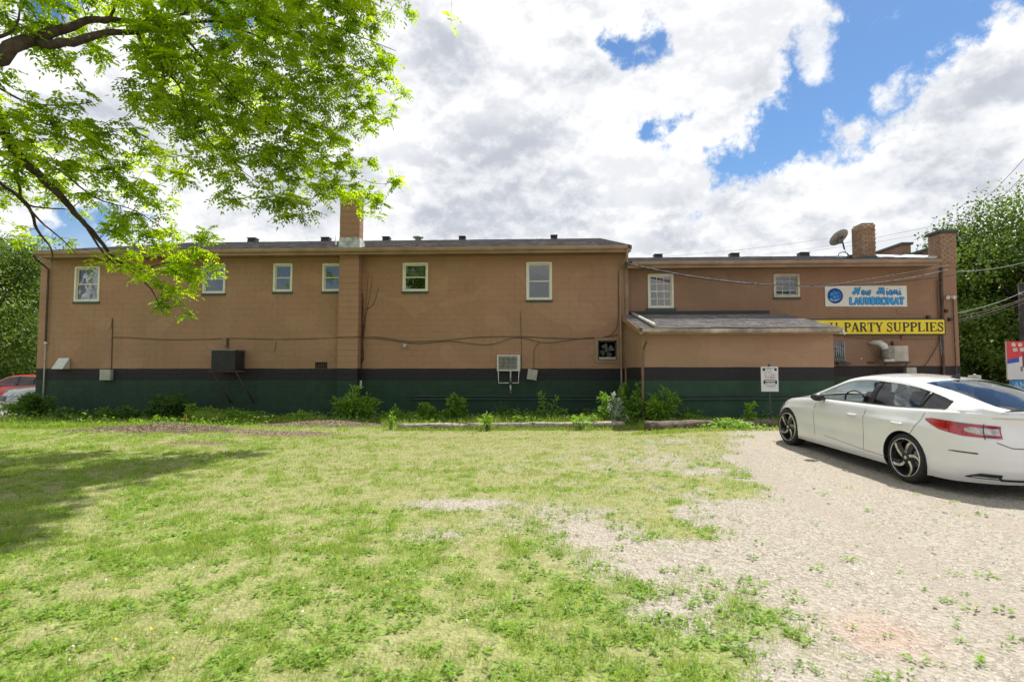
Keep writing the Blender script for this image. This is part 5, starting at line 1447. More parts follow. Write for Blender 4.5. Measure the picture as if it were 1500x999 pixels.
# ================================================================== CARS
def car_paint(name, col, flake=0.0, rough=.25):
    m, b = new_mat(name)
    n = enoise(ocoord(), 3.0, 3)
    c = emix(sstep(n, .3, .7), tuple(q * .965 for q in col), col)
    # road dust low on the body
    x, y, z = xyz(ocoord())
    c = emix(sstep(z + (enoise(ocoord(), 5, 4) - .5) * .25, .15, .42, .3, 0), c, tuple(q * .55 + .06 for q in col))
    E.nt.links.new(c.s, b.inputs['Base Color'])
    b.inputs['Roughness'].default_value = rough; b.inputs['Metallic'].default_value = flake
    b.inputs['Coat Weight'].default_value = 1.0; b.inputs['Coat Roughness'].default_value = .03
    return m
M_TYRE = pm('tyre rubber', (.022, .022, .023), .8, .2, 10, 60, .4, .003)
M_ALLOY = pm('alloy', (.62, .60, .55), .25, .05, 10, metal=.85)
M_RIMB = pm('rim black', (.02, .02, .022), .3, .1, 10)
M_PLAST = pm('black plastic', (.018, .018, .02), .45, .1, 10)
M_CHROME = pm('chrome', (.75, .76, .78), .12, .03, 10, metal=1.0)
M_SEAT = pm('car seat', (.045, .045, .05), .8, .1, 10)
m, b = new_mat('tail red'); b.inputs['Base Color'].default_value = (.50, .008, .015, 1); b.inputs['Roughness'].default_value = .08; b.inputs['Coat Weight'].default_value = 1
c = emix(sstep(enoise(ocoord(), 9, 3), .35, .6), (.22, .002, .006), (.42, .008, .015)); E.nt.links.new(c.s, b.inputs['Base Color']); M_TAIL = m
M_LENS = pm('clear lens', (.55, .50, .48), .1, .2, 22, coat=1.0)
M_AMBER = pm('lens grey', (.25, .24, .24), .15, .3, 20, coat=1.0)

ARCH = .362
def make_car(name, label, cat, paint, loc, rz, pitch=0.0, opt=None, detail=True, group=None):
    """sedan: x forward from the rear axle, y to the left, z up"""
    o_ = dict(wb=2.83, xr=-1.12, xf=3.78, hw=.93, zs=[(-1.12, 1.02), (-.9, 1.045), (-.4, 1.03), (.3, .985), (1.2, .965), (2.1, .945), (2.9, .865), (3.4, .775), (3.78, .66)],
              roof=[(-.98, 1.06), (-.72, 1.135), (-.35, 1.25), (.0, 1.33), (.35, 1.365), (.9, 1.38), (1.2, 1.36), (1.45, 1.305), (1.8, 1.155), (2.15, 1.01), (2.32, .95)], crown=.035,
              railw=[(-.98, .60), (-.6, .585), (-.2, .60), (.4, .635), (1.1, .63), (1.5, .665), (1.9, .74), (2.32, .82)], nose=5.2, tail=4.2)
    if opt: o_.update(opt)
    WB, XRR, XF = o_['wb'], o_['xr'], o_['xf']
    def tab(t, x): return float(np.interp(x, [q[0] for q in t], [q[1] for q in t]))
    def smtab(t, x):   # a little smoothing of the corners
        return (tab(t, x - .10) + 2 * tab(t, x) + tab(t, x + .10)) / 4 if t[0][0] + .1 < x < t[-1][0] - .1 else tab(t, x)
    zs = lambda x: smtab(o_['zs'], x)
    zlow = lambda x: .175 + .05 * max(0, (x - WB - .2)) + .06 * max(0, -x - .6)
    # half-width, rear x and front x for the height fraction t
    lv = [0, .08, .2, .35, .5, .62, .70, .76, .82, .9, .96, 1.0]
    hwf = [.945, .975, .99, 1.0, 1.0, .998, .996, .99, .968, .945, .925, .90]
    rxf = [.10, .05, .015, 0, 0, .01, .03, .05, .06, .055, .03, .02]
    fxf = [.10, .03, .0, 0, .02, .05, .07, .09, .12, .17, .22, .30]
    hwt = lambda t: o_['hw'] * float(np.interp(t, lv, hwf))
    xrt = lambda t: XRR + float(np.interp(t, lv, rxf))
    xft = lambda t: XF - float(np.interp(t, lv, fxf))
    def plan(t, x):
        a, b_ = xrt(t), xft(t); xm = 1.2
        if x < xm: k = (xm - x) / (xm - a); e = o_['tail'] + 2.0
        else: k = (x - xm) / (b_ - xm); e = o_['nose']
        k = min(max(k, 0), 1)
        base = (1 - k ** e) ** (1 / 2.4)
        return hwt(t) * base
    def swell(x, y, z):
        e = 0
        if 0 < x < 2.9: e -= .014 * math.exp(-((z - .50) / .10) ** 2) * math.sin(math.pi * x / 2.9) * (1 if y > .5 else 0)
        return e + .014 * math.exp(-((z - .80) / .07) ** 2) * math.exp(-((x + .1) / .7) ** 2) * (1 if y > .5 else 0)
    def inv_x(t, y, rear):   # x where the plan outline has half-width y
        a, b_ = xrt(t), xft(t); xm = 1.2; yy = min(y / hwt(t), 1)
        k = (1 - yy ** 2.4) ** (1 / ((o_['tail'] + 2.0) if rear else o_['nose']))
        return xm - k * (xm - a) if rear else xm + k * (b_ - xm)
    # fixed ring parameters: rear face by y, flank by x, front face by y
    yr = np.linspace(0, .66, 16); 
    xs_fl = None
    def ring(t):
        P = []
        for y in yr: P.append((inv_x(t, y * (hwt(t) / .93), True), y * hwt(t) / .93))
        xa, xb = P[-1][0], inv_x(t, .60 * hwt(t) / .93, False)
        n = 118
        for i in range(1, n):
            f = i / n; x = xa + (xb - xa) * (f - .0 * math.sin(2 * math.pi * f)); P.append((x, plan(t, x)))
        for y in np.linspace(.60, 0, 14): P.append((inv_x(t, y * (hwt(t) / .93), False), y * hwt(t) / .93))
        return P
    NT = 30; ts = [i / (NT - 1) for i in range(NT)]
    rings = []
    for t in ts:
        rg = ring(t); row = []
        for (x, y) in rg:
            za, zb_ = zlow(x), zs(x)
            z = za + (zb_ - za) * t
            # swage: body pulls in a touch under the door handles, haunch over the rear wheel
            y += swell(x, y, z)
            row.append((x, y, z))
        rings.append(row)
    A = np.array(rings)      # NT x N x 3
    N = A.shape[1]
    rt = thing(name, label, cat, loc, rz, group)
    rt.rotation_euler = (0, -pitch, rz) if False else Euler((0, 0, rz)).to_matrix().to_4x4().to_3x3().to_euler()
    def fin(o):
        o.parent = rt; return o
    # ---- flank with the wheel arches cut out
    V = A.reshape(-1, 3).copy(); q = []
    arch = [(0.0, .335), (WB, .335)]
    rr_ = np.full(len(V), 9.0); wc = np.zeros((len(V), 2))
    for cx, cz in arch:
        d = np.hypot(V[:, 0] - cx, V[:, 2] - cz); use = (d < rr_) & (V[:, 1] > .4)
        wc[use] = (cx, cz); rr_ = np.where(use, d, rr_)
    inside = rr_ < ARCH
    faces = []
    for i in range(NT - 1):
        for j in range(N - 1):
            f = (i * N + j, i * N + j + 1, (i + 1) * N + j + 1, (i + 1) * N + j)
            k = sum(bool(inside[v]) for v in f)
            if k == 4: continue
            faces.append(f)
    used = set(v for f in faces for v in f)
    for v in used:
        if inside[v]:
            d = np.array([V[v, 0] - wc[v, 0], V[v, 2] - wc[v, 1]]); L = np.hypot(*d) + 1e-9
            V[v, 0], V[v, 2] = wc[v, 0] + d[0] / L * ARCH, wc[v, 1] + d[1] / L * ARCH
    # deck (bonnet, boot, and the shelf under the glass)
    K = 10; base = len(V)
    top = A[-1]; deck = []
    for k in range(1, K + 1):
        f = 1 - k / K
        for j in range(N):
            x, y, z = top[j]
            cr = .055 if x > 2 else .02
            zz = z + cr * (1 - f ** 2.2)
            if 2.3 < x: zz += .012 * math.exp(-((f - .55) / .12) ** 2)
            if x < -1.0: zz += .012
            deck.append((x, y * f, zz))
    Vall = np.vstack([V, np.array(deck)])
    off = (NT - 1) * N
    for k in range(K):
        for j in range(N - 1):
            a = (off + j) if k == 0 else base + (k - 1) * N + j
            b_ = base + k * N + j
            faces.append((a, a + 1, b_ + 1, b_))
    # mirror
    M = len(Vall); Vm = Vall.copy(); Vm[:, 1] *= -1
    allV = np.vstack([Vall, Vm]); allF = faces + [tuple(M + v for v in reversed(f)) for f in faces]
    me = bpy.data.meshes.new('body'); me.from_pydata(allV.tolist(), [], allF)
    bm = bmesh.new(); bm.from_mesh(me); bmesh.ops.remove_doubles(bm, verts=bm.verts, dist=.0006)
    bmesh.ops.dissolve_degenerate(bm, dist=.0002, edges=bm.edges)
    bmesh.ops.recalc_face_normals(bm, faces=bm.faces)
    xA, xB, xC = .76, 1.93, -.18         # seams between doors
    def which(x, y, z):
        if abs(y) > .55 and z > .30:
            lim = xC + .34 * max(0, (.72 - z) / .4) ** 1.3
            if xA <= x < xB + .05: return 'fd' + ('l' if y > 0 else 'r')
            if lim <= x < xA: return 'rd' + ('l' if y > 0 else 'r')
        return 'b'
    groups = {}
    bm.faces.ensure_lookup_table()
    vn = {v.index: v.normal.copy() for v in bm.verts}
    for f in bm.faces:
        c = f.calc_center_median(); groups.setdefault(which(c.x, c.y, c.z) if detail else 'b', []).append(f)
    names = {'b': 'body', 'fdl': 'front_door', 'fdr': 'front_door', 'rdl': 'rear_door', 'rdr': 'rear_door'}
    doors = {}
    for key, fs in groups.items():
        idx = {}; vs = []; ns = []; ff = []
        for f in fs:
            ff.append([])
            for v in f.verts:
                if v.index not in idx: idx[v.index] = len(vs); vs.append(tuple(v.co)); ns.append(tuple(vn[v.index]))
                ff[-1].append(idx[v.index])
        m2 = bpy.data.meshes.new(names[key]); m2.from_pydata(vs, [], ff); m2.materials.append(paint)
        m2.polygons.foreach_set('use_smooth', [True] * len(ff)); m2.update()
        m2.normals_split_custom_set_from_vertices(ns)
        ob = bpy.data.objects.new(names[key], m2); COL.objects.link(ob); fin(ob); doors[key] = ob
    bm.free()
    body = doors['b']
    def side_y(x, z):
        za, zb_ = zlow(x), zs(x); t = min(max((z - za) / (zb_ - za), 0), 1); y = plan(t, x); return y + swell(x, y, z)
    def rear_x(y, z):
        x = XRR
        for _ in range(3): t = min(max((z - zlow(x)) / (zs(x) - zlow(x)), 0), 1); x = inv_x(t, abs(y), True)
        return x
    def strip(nm, pts, w, mat, sgn, parent, lift=.0015, fl=True):
        """narrow ribbon that follows the flank through (x, z) points"""
        out = []
        for i in range(len(pts) - 1):
            for k in range(4):
                f = k / 4; out.append((pts[i][0] + (pts[i + 1][0] - pts[i][0]) * f, pts[i][1] + (pts[i + 1][1] - pts[i][1]) * f))
        out.append(pts[-1]); mb = MB(); P = [Vector((x, (side_y(x, z) + lift) * sgn, z)) for x, z in out]
        mb.tube(P, w, 4); return mb.build(nm, mat, parent)
    LS = (1, -1)
    seamM = pm('shut line', (.05, .05, .05), .8, .1, 10)
    if detail:
        for s in LS:
            def swage(x, z): return
            strip('shut_line', [(xA, .30), (xA - .0, .6), (xA + .01, .96)], .0036, seamM, s, body, .0005)
            strip('shut_line', [(xB + .02, .33), (xB + .05, .6), (xB + .045, .94)], .0036, seamM, s, body, .0005)
            strip('shut_line', [(xC + .34, .34), (xC + .27, .45), (xC + .14, .60), (xC + .03, .72), (xC - .06, .85), (xC - .1, .98)], .0036, seamM, s, body, .0005)
            strip('sill_line', [(.16, .30), (.4, .285), (xA, .30), (1.3, .335), (1.7, .36)], .003, seamM, s, body, .0005)
            strip('fender_line', [(WB - .38, .30), (WB - .50, .5), (WB - .55, .75)], .0001, seamM, s, body, -.02)
            for hx, key in ((xA + .16, 'fd'), (xC + .17, 'rd')):
                dd = doors[key + ('l' if s > 0 else 'r')]
                zz = .795; n = 8
                pts = [Vector((hx + .20 * i / n, (side_y(hx + .20 * i / n, zz) + .004 + .030 * math.sin(math.pi * i / n) ** .5) * s, zz - .004)) for i in range(n + 1)]
                mb = MB(); mb.tube(pts, [.010] + [.016] * (n - 1) + [.010], 8); mb.build('handle', paint, dd)
    # ---- greenhouse
    rz_ = lambda x: smtab(o_['roof'], x); rw = lambda x: smtab(o_['railw'], x)
    gx0, gx1 = o_['roof'][0][0], o_['roof'][-1][0]
    zb = lambda x: zs(x) - .004
    wb_ = lambda x: hwt(1.0) * 1.0 * (plan(1.0, x) / hwt(1.0)) - .012
    rc = o_.get('rcrown', .035)
    def side_p(x, v):      # v 0 belt .. 1 rail
        y0, z0 = wb_(x), zb(x); y1, z1 = rw(x), rz_(x)
        y1 = min(y1, y0)
        bul = .022 * math.sin(math.pi * v) * min(1, (z1 - z0) / .3)
        return Vector((x, y0 + (y1 - y0) * v + bul, z0 + (z1 - z0) * v))
    def roof_p(x, w):      # w 0 rail .. 1 centre
        y1, z1 = min(rw(x), wb_(x)), rz_(x)
        return Vector((x, y1 * (1 - w), z1 + (o_['crown'] + rc * .6) * (1 - (1 - w) ** 2.4)))
    xsG = list(np.linspace(gx0, gx1, 72))
    inset_top, inset_bot = .050, .022
    def vlim(x):
        h = max(rz_(x) - zb(x), .001); return inset_bot / h, 1 - inset_top / h
    xw0, xw1 = o_.get('win', (-.50, 1.98))
    body_mb = MB(); glass_side = {}
    def patch(mb, fn, us, vs, flip, mir):
        P = [[fn(u, v) for v in vs] for u in us]
        vv = [p for r_ in P for p in r_]
        if mir: vv = [Vector((p.x, -p.y, p.z)) for p in vv]
        n = len(vs); fs = []
        for i in range(len(us) - 1):
            for j in range(n - 1): fs.append((i * n + j, (i + 1) * n + j, (i + 1) * n + j + 1, i * n + j + 1))
        mb.add(vv, fs, 0, True)
    xa_front = 1.36 + o_.get('dx', 0); xr_top = o_.get('xrt', .06)
    for mir in (False, True):
        # belt strip, rail strip
        patch(body_mb, lambda x, w: side_p(x, w * min(vlim(x)[0], .5)), xsG, [0, 1], False, mir)
        patch(body_mb, lambda x, w: side_p(x, max(vlim(x)[1], min(vlim(x)[0], .5)) + (1 - max(vlim(x)[1], min(vlim(x)[0], .5))) * w), xsG, [0, .5, 1], False, mir)
        # solid C pillar behind the quarter glass and the little triangle ahead of the front glass
        patch(body_mb, lambda x, w: side_p(x, vlim(x)[0] + (max(vlim(x)[1], vlim(x)[0]) - vlim(x)[0]) * w), [x for x in xsG if x <= xw0 + .02], [0, .33, .66, 1], False, mir)
        patch(body_mb, lambda x, w: side_p(x, min(vlim(x)[0], .5) + (max(vlim(x)[1], min(vlim(x)[0], .5)) - min(vlim(x)[0], .5)) * w), [x for x in xsG if x >= xw1 - .02], [0, .5, 1], False, mir)
        # roof panel and pillars round the two screens
        patch(body_mb, roof_p, [x for x in xsG if xr_top - .04 <= x <= xa_front + .04], [0, .12, .3, .5, .75, 1], False, mir)
        patch(body_mb, lambda x, w: roof_p(x, w * .07), [x for x in xsG if x >= xa_front], [0, 1], False, mir)
        patch(body_mb, lambda x, w: roof_p(x, w * (.10 + .16 * max(0, min(1, (-x - .1) / .8)))), [x for x in xsG if x <= xr_top], [0, .5, 1], False, mir)
    gh = fin(body_mb.build('roof_panel', paint)); 
    bmm = bmesh.new(); bmm.from_mesh(gh.data); bmesh.ops.remove_doubles(bmm, verts=bmm.verts, dist=.001); bmesh.ops.recalc_face_normals(bmm, faces=bmm.faces)
    for f in bmm.faces: f.smooth = True
    bmm.to_mesh(gh.data); bmm.free()
    # glass
    for s in LS:
        mir = s < 0
        segs = ((xA + .02, xw1, 'window'), (-.12, xA - .02, 'window'), (xw0, -.16, 'quarter_window'))
        for a, b_, nm in segs:
            us = list(np.linspace(a, b_, 14)); mb = MB()
            patch(mb, lambda x, w: side_p(x, vlim(x)[0] + (max(vlim(x)[1], vlim(x)[0] + .001) - vlim(x)[0]) * w) - Vector((0, .006, 0)), us, [0, .25, .5, .75, 1], False, mir)
            fin(mb.build(nm, M_CARGLASS))
        # black pillars between the panes
        for a, b_ in ((xA - .055, xA + .055), (-.165, -.115)):
            mb = MB(); patch(mb, lambda x, w: side_p(x, vlim(x)[0] + (vlim(x)[1] - vlim(x)[0]) * w) + Vector((0, .001, 0)), [a, (a + b_) / 2, b_], [0, .25, .5, .75, 1], False, mir)
            # lean the pillar with the glass
            vv = []
            for p in mb.v: f = (p[2] - 1.0) / .4; vv.append((p[0] - .07 * f, p[1], p[2]))
            mb.v = vv
            sd_ = fin(mb.build('pillar', M_PLAST)); so2 = sd_.modifiers.new('s', 'SOLIDIFY'); so2.thickness = .003
        # seal and bright strip round the side glass
        up = [side_p(x, vlim(x)[1]) + Vector((0, .003, .002)) for x in np.linspace(xw1, xw0, 40) if vlim(x)[1] > vlim(x)[0]]
        lo = [side_p(x, vlim(x)[0]) + Vector((0, .003, 0)) for x in np.linspace(xw0, xw1, 24)]
        for P, rr2, mt, nm in ((up, .007, M_CHROME, 'window_trim'), (lo, .006, M_PLAST, 'belt_seal')):
            if mir: P = [Vector((p.x, -p.y, p.z)) for p in P]
            fin(MB().tube(P, rr2, 6).build(nm, mt))
    us = [x for x in xsG if x >= xa_front]; mb = MB()
    for mir in (False, True): patch(mb, lambda x, w: roof_p(x, .06 + .94 * w) - Vector((0, 0, .004)), us, [0, .15, .35, .6, .8, 1], False, mir)
    fin(mb.build('windscreen', M_CARGLASS))
    us = [x for x in xsG if x <= xr_top]; mb = MB()
    for mir in (False, True): patch(mb, lambda x, w: roof_p(x, (.09 + .16 * max(0, min(1, (-x - .1) / .8))) * (1 - w) + w) - Vector((0, 0, .003)), us, [0, .15, .35, .6, .8, 1], False, mir)
    fin(mb.build('rear_window', M_CARGLASS))
    # underside and cabin
    mb = MB(); mb.box((-.80, -.5, .20), (3.3, .5, .34))
    mb.box((.45, -.80, .20), (WB - .45, .80, .30)); fin(mb.build('underbody', M_BLACK))
    mb = MB(); mb.box((WB - .75, -.76, .3), (WB - .55, .76, .93)); mb.box((-.75, -.7, .35), (-.45, .7, .98)); fin(mb.build('cabin_bulkhead', M_BLACK))
    def seat(x, y, w):
        mb = MB(); mb.hexa([(x, y - w, .35), (x + .5, y - w, .35), (x + .5, y + w, .35), (x, y + w, .35), (x, y - w, .62), (x + .5, y - w, .66), (x + .5, y + w, .66), (x, y + w, .62)])
        mb.hexa([(x - .02, y - w, .55), (x + .13, y - w, .58), (x + .13, y + w, .58), (x - .02, y + w, .55), (x - .20, y - w * .85, 1.13), (x - .10, y - w * .85, 1.14), (x - .10, y + w * .85, 1.14), (x - .20, y + w * .85, 1.13)])
        s_ = fin(mb.build('seat', M_SEAT, bevel=.03))
        mb = MB(); mb.box((x - .24, y - .12, 1.14), (x - .14, y + .12, 1.29)); h_ = mb.build('headrest', M_SEAT, bevel=.03); h_.parent = s_
    seat(1.25, .38, .25); seat(1.25, -.38, .25); seat(.25, .32, .30); seat(.25, -.32, .30)
    mb = MB(); mb.box((1.75, -.72, .7), (2.05, .72, .93)); dsh = fin(mb.build('dashboard', M_SEAT, bevel=.04))
    ring_ = [Vector((1.68 + .05 * math.sin(a), .38 + .18 * math.cos(a), .93 + .17 * math.sin(a))) for a in [i * 6.2832 / 20 for i in range(21)]]
    fin(MB().tube(ring_, .014, 6, caps=False).build('steering_wheel', M_PLAST))
    # mirrors
    for s in LS:
        x = 1.80; y = side_y(x, .95) - .015
        mb = MB(); sec = [(0, .0), (.02, .6), (.06, 1), (.12, 1.0), (.17, .8), (.20, .3)]
        vs = []; n = 12
        for dx, k in sec:
            for i in range(n):
                w = 6.2832 * i / n; vs.append((x + dx - .08, (y + .13 + .105 * math.cos(w) * max(k, .05)) * s, .985 + .066 * math.sin(w) * max(k, .05)))
        fs = [(i * n + k, i * n + (k + 1) % n, (i + 1) * n + (k + 1) % n, (i + 1) * n + k) for i in range(len(sec) - 1) for k in range(n)] + [tuple(range(n)), tuple((len(sec) - 1) * n + k for k in range(n))]
        mb.add(vs, fs, 0, True)
        mi_ = fin(mb.build('wing_mirror', o_.get('mirror', M_PLAST)))
        s2 = MB().tube([(x, (y - .02) * s, .945), (x, (y + .08) * s, .955)], .022, 6).build('mirror_arm', M_PLAST); s2.parent = mi_
    # lamps at the rear
    def rpatch(nm, mat, poly_fn, lift, sgn, parent=None, ny=22, nz=10):
        """lens that wraps the rear corner; arc coordinate a from the boot centre, z height"""
        tl = .8; rg = np.array(ring(tl)); arc = np.concatenate([[0], np.cumsum(np.hypot(*(np.diff(rg, axis=0).T)))])
        mb = MB(); vs = []; us = np.linspace(0, 1, ny); a0, a1 = poly_fn(None)
        for u in us:
            a = a0 + (a1 - a0) * u; zl, zh = poly_fn(u)
            for k in range(nz + 1):
                z = zl + (zh - zl) * k / nz
                j = np.interp(a, arc, np.arange(len(arc)))
                x0_ = np.interp(a, arc, rg[:, 0]); t = min(max((z - zlow(x0_)) / (zs(x0_) - zlow(x0_)), 0), 1)
                r2 = np.array(ring_cache(round(t, 3))); xx = np.interp(j, np.arange(len(r2)), r2[:, 0]); yy = np.interp(j, np.arange(len(r2)), r2[:, 1])
                r3 = np.interp(min(j + .6, len(r2) - 1), np.arange(len(r2)), r2[:, 0]), np.interp(min(j + .6, len(r2) - 1), np.arange(len(r2)), r2[:, 1])
                tx, ty = r3[0] - xx, r3[1] - yy; L = math.hypot(tx, ty) + 1e-9
                e = lift * (1 if 0 < k < nz and 0 < u < 1 else 0.85)
                vs.append(((xx - ty / L * e), (yy + tx / L * e) * sgn, z))
        n = nz + 1
        mb.add(vs, [(i * n + j, (i + 1) * n + j, (i + 1) * n + j + 1, i * n + j + 1) for i in range(ny - 1) for j in range(nz)], 0, True)
        ob = mb.build(nm, mat)
        if parent: ob.parent = parent
        else: fin(ob)
        return ob
    cache = {}
    def ring_cache(t):
        if t not in cache: cache[t] = ring(t)
        return cache[t]
    ip = lambda u, pts: float(np.interp(u, [p_[0] for p_ in pts], [p_[1] for p_ in pts]))
    for s in LS:
        # arc ~ .93 is the rear corner; the lens starts on the boot at .52 and ends on the flank near 1.25
        f_ = lambda u: (.50, 1.30) if u is None else (ip(u, [(0, .752), (.45, .755), (.75, .795), (1, .895)]), ip(u, [(0, .895), (.3, .905), (.7, .918), (.92, .925), (1, .91)]))
        tlm = rpatch('tail_light', M_TAIL, f_, .012, s)
        f_ = lambda u: (.515, .83) if u is None else (ip(u, [(0, .785), (.6, .785), (1, .815)]), ip(u, [(0, .862), (.5, .866), (.85, .868), (1, .85)]))
        rpatch('clear_insert', M_LENS, f_, .024, s, tlm)
        f_ = lambda u: (.655, .665) if u is None else (.735, .915)
        rpatch('lamp_seam', M_PLAST, f_, .034, s, tlm, 3, 6)
        f_ = lambda u: (.73, 1.02) if u is None else (ip(u, [(0, .548), (1, .552)]), ip(u, [(0, .566), (.8, .566), (1, .558)]))
        rpatch('reflector', pm('reflector red', (.12, .01, .02), .2), f_, .006, s)
        f_ = lambda u: (.50, .83) if u is None else (ip(u, [(0, .258), (1, .255)]), ip(u, [(0, .322), (.6, .322), (1, .268)]))
        ex = rpatch('exhaust_surround', M_PLAST, f_, .016, s)
        f_ = lambda u: (.53, .77) if u is None else (ip(u, [(0, .266), (1, .262)]), ip(u, [(0, .280), (.8, .280), (1, .270)]))
        rpatch('exhaust_tip', M_CHROME, f_, .022, s, ex)
        f_ = lambda u: (.0, .50) if u is None else (.24, .268)
        rpatch('bumper_trim', M_PLAST, f_, .008, s)
        # boot shut line along the bottom of the number plate recess
        f_ = lambda u: (.0, .56) if u is None else (ip(u, [(0, .640), (.75, .642), (1, .70)]), ip(u, [(0, .650), (.75, .652), (1, .71)]))
        rpatch('shut_line', seamM, f_, .003, s)
        f_ = lambda u: (.0, .60) if u is None else (ip(u, [(0, .985), (1, .985)]), ip(u, [(0, .992), (1, .992)]))
        rpatch('shut_line', pm('soft line', (.35, .35, .34), .6), f_, .003, s)
    f_ = lambda u: (.0, .17) if u is None else (.70, .83)
    for s in LS: rpatch('number_plate', pm('plate dark', (.05, .06, .07), .5) , f_, .014, s)
    # boot lip spoiler
    pts = []
    for y in np.linspace(-.72, .72, 17):
        x = rear_x(abs(y), 1.02) + .05 + .03 * abs(y); pts.append(Vector((x, y, zs(-1.0) + .028 - .03 * abs(y))))
    mb = MB(); vs = []
    for p in pts: vs += [(p.x - .045, p.y, p.z + .018), (p.x + .06, p.y, p.z + .014), (p.x + .10, p.y, p.z - .006), (p.x - .04, p.y, p.z - .01)]
    n = len(pts); mb.add(vs, [(i * 4 + k, i * 4 + (k + 1) % 4, (i + 1) * 4 + (k + 1) % 4, (i + 1) * 4 + k) for i in range(n - 1) for k in range(4)] + [(0, 1, 2, 3), (4 * n - 1, 4 * n - 2, 4 * n - 3, 4 * n - 4)], 0, True)
    if detail: fin(mb.build('spoiler', paint))
    # antenna fin
    mb = MB(); zz = rz_(.22) + .045; mb.hexa([(.12, -.035, zz - .02), (.32, -.02, zz - .02), (.32, .02, zz - .02), (.12, .035, zz - .02), (.10, -.006, zz + .065), (.16, -.004, zz + .06), (.16, .004, zz + .06), (.10, .006, zz + .065)])
    fin(mb.build('antenna_fin', M_PLAST, bevel=.004))
    # headlights, grille
    for s in LS:
        mb = MB(); vs = []; nx_ = 12
        for i in range(nx_ + 1):
            y = .36 + .43 * i / nx_
            for k in range(5):
                z = .60 + .028 * i / nx_ + (.10 + .02 * i / nx_) * k / 4
                x = 3.4
                for _ in range(4): t = min(max((z - zlow(x)) / (zs(x) - zlow(x)), 0), 1); x = inv_x(t, min(y, hwt(t) * .995), False)
                e = .012 if 0 < i < nx_ and 0 < k < 4 else .004
                vs.append((x + e, (y + e) * s, z))
        mb.add(vs, [(i * 5 + k, (i + 1) * 5 + k, (i + 1) * 5 + k + 1, i * 5 + k + 1) for i in range(nx_) for k in range(4)], 0, True)
        fin(mb.build('headlight', pm('headlight lens', (.30, .32, .34), .08, .5, 12, coat=1)))
    mb = MB(); vs = []
    for i in range(13):
        y = -.42 + .84 * i / 12
        for k in range(4):
            z = .42 + .24 * k / 3; x = 3.6
            for _ in range(4): t = min(max((z - zlow(x)) / (zs(x) - zlow(x)), 0), 1); x = inv_x(t, abs(y), False)
            vs.append((x + .008, y, z))
    mb.add(vs, [(i * 4 + k, (i + 1) * 4 + k, (i + 1) * 4 + k + 1, i * 4 + k + 1) for i in range(12) for k in range(3)], 0, True)
    fin(mb.build('grille', M_PLAST))
    # wheels
    def wheel(cx, s):
        cy = s * (o_['hw'] - .035)
        ax = Vector((0, s, 0))
        w = thing('wheel', None, None); del_keys = [k for k in w.keys()]
        w.location = (cx, cy, .335); w.parent = rt
        tw = .225
        prof = [(.262, -tw), (.30, -tw), (.325, -tw + .012), (.3335, -tw + .035), (.335, -tw / 2), (.3335, -.035), (.325, -.012), (.305, -.001), (.275, .0), (.262, -.006)]
        ty = MB().lathe(prof, (0, 0, 0), ax, 48, closed=True).build('tyre', M_TYRE); ty.parent = w
        bar = MB().lathe([(.262, -tw + .01), (.262, -.008), (.256, .002), (.246, .003), (.240, -.01), (.232, -.045), (.225, -.19), (0, -.19)], (0, 0, 0), ax, 48).build('rim', M_RIMB); bar.parent = w
        lip = MB().lathe([(.262, -.006), (.259, .006), (.250, .006), (.246, -.002)], (0, 0, 0), ax, 48).build('rim_lip', M_ALLOY); lip.parent = w
        disc = MB().lathe([(0, -.10), (.155, -.10), (.155, -.085), (0, -.085)], (0, 0, 0), ax, 32).build('brake_disc', pm('disc', (.25, .25, .25), .4, metal=.7), ); disc.parent = w
        hub = MB().lathe([(.066, -.04), (.062, -.015), (.035, -.008), (0, -.006)], (0, 0, 0), ax, 20).build('hub', M_RIMB); hub.parent = w
        cap = MB().lathe([(.026, -.008), (.024, -.002), (0, -.001)], (0, 0, 0), ax, 16).build('hub_cap', M_ALLOY); cap.parent = w
        for k in range(5):
            a0 = k * 2 * math.pi / 5 + .3
            mb = MB(); mb2 = MB()
            for mbx, side in ((mb, 0), (mb2, 1)):
                vs = []
                for i in range(9):
                    f = i / 8; r_ = .035 + (.252 - .035) * f; a = a0 + .55 * f * f * s
                    wd = .050 * (1 - .55 * f) + .030 * f
                    o0, o1 = (-.15, .42) if side == 0 else (.42, 1.3)
                    o0 = o0 - .1 * f if side == 0 else o0
                    zoff = -.012 - .018 * math.sin(f * math.pi) + (.010 if i == 8 else 0)
                    for q_ in (o0, o1):
                        ang = a + (q_ - .3) * wd / max(r_, .05) * 1.25 * s
                        vs.append((r_ * math.cos(ang), s * (zoff - (.0 if side == 0 else (.022 if q_ > .5 else .001))), r_ * math.sin(ang)))
                    for q_ in (o1, o0):
                        ang = a + (q_ - .3) * wd / max(r_, .05) * 1.25 * s
                        vs.append((r_ * math.cos(ang), s * (zoff - .035), r_ * math.sin(ang)))
                fs = [(i * 4 + j, i * 4 + (j + 1) % 4, (i + 1) * 4 + (j + 1) % 4, (i + 1) * 4 + j) for i in range(8) for j in range(4)] + [(0, 1, 2, 3), (35, 34, 33, 32)]
                mbx.add(vs, fs)
            sp = mb.build('spoke', M_ALLOY, bevel=.002); sp.parent = w
            sp2 = mb2.build('spoke', M_RIMB); sp2.parent = w
        # liner
        mm = MB().lathe([(ARCH + .001, -.30), (ARCH + .001, .002)], (0, 0, 0), ax, 48); mm.f = [f for f in mm.f if all(mm.v[i][2] > -.13 for i in f)]; mm.mi = [0] * len(mm.f); mm.sm = [True] * len(mm.f)
        ml = mm.build('arch_liner', M_BLACK)
        ml.parent = rt; ml.location = (cx, s * (side_y(cx, .72) - .012), .335)
        return w
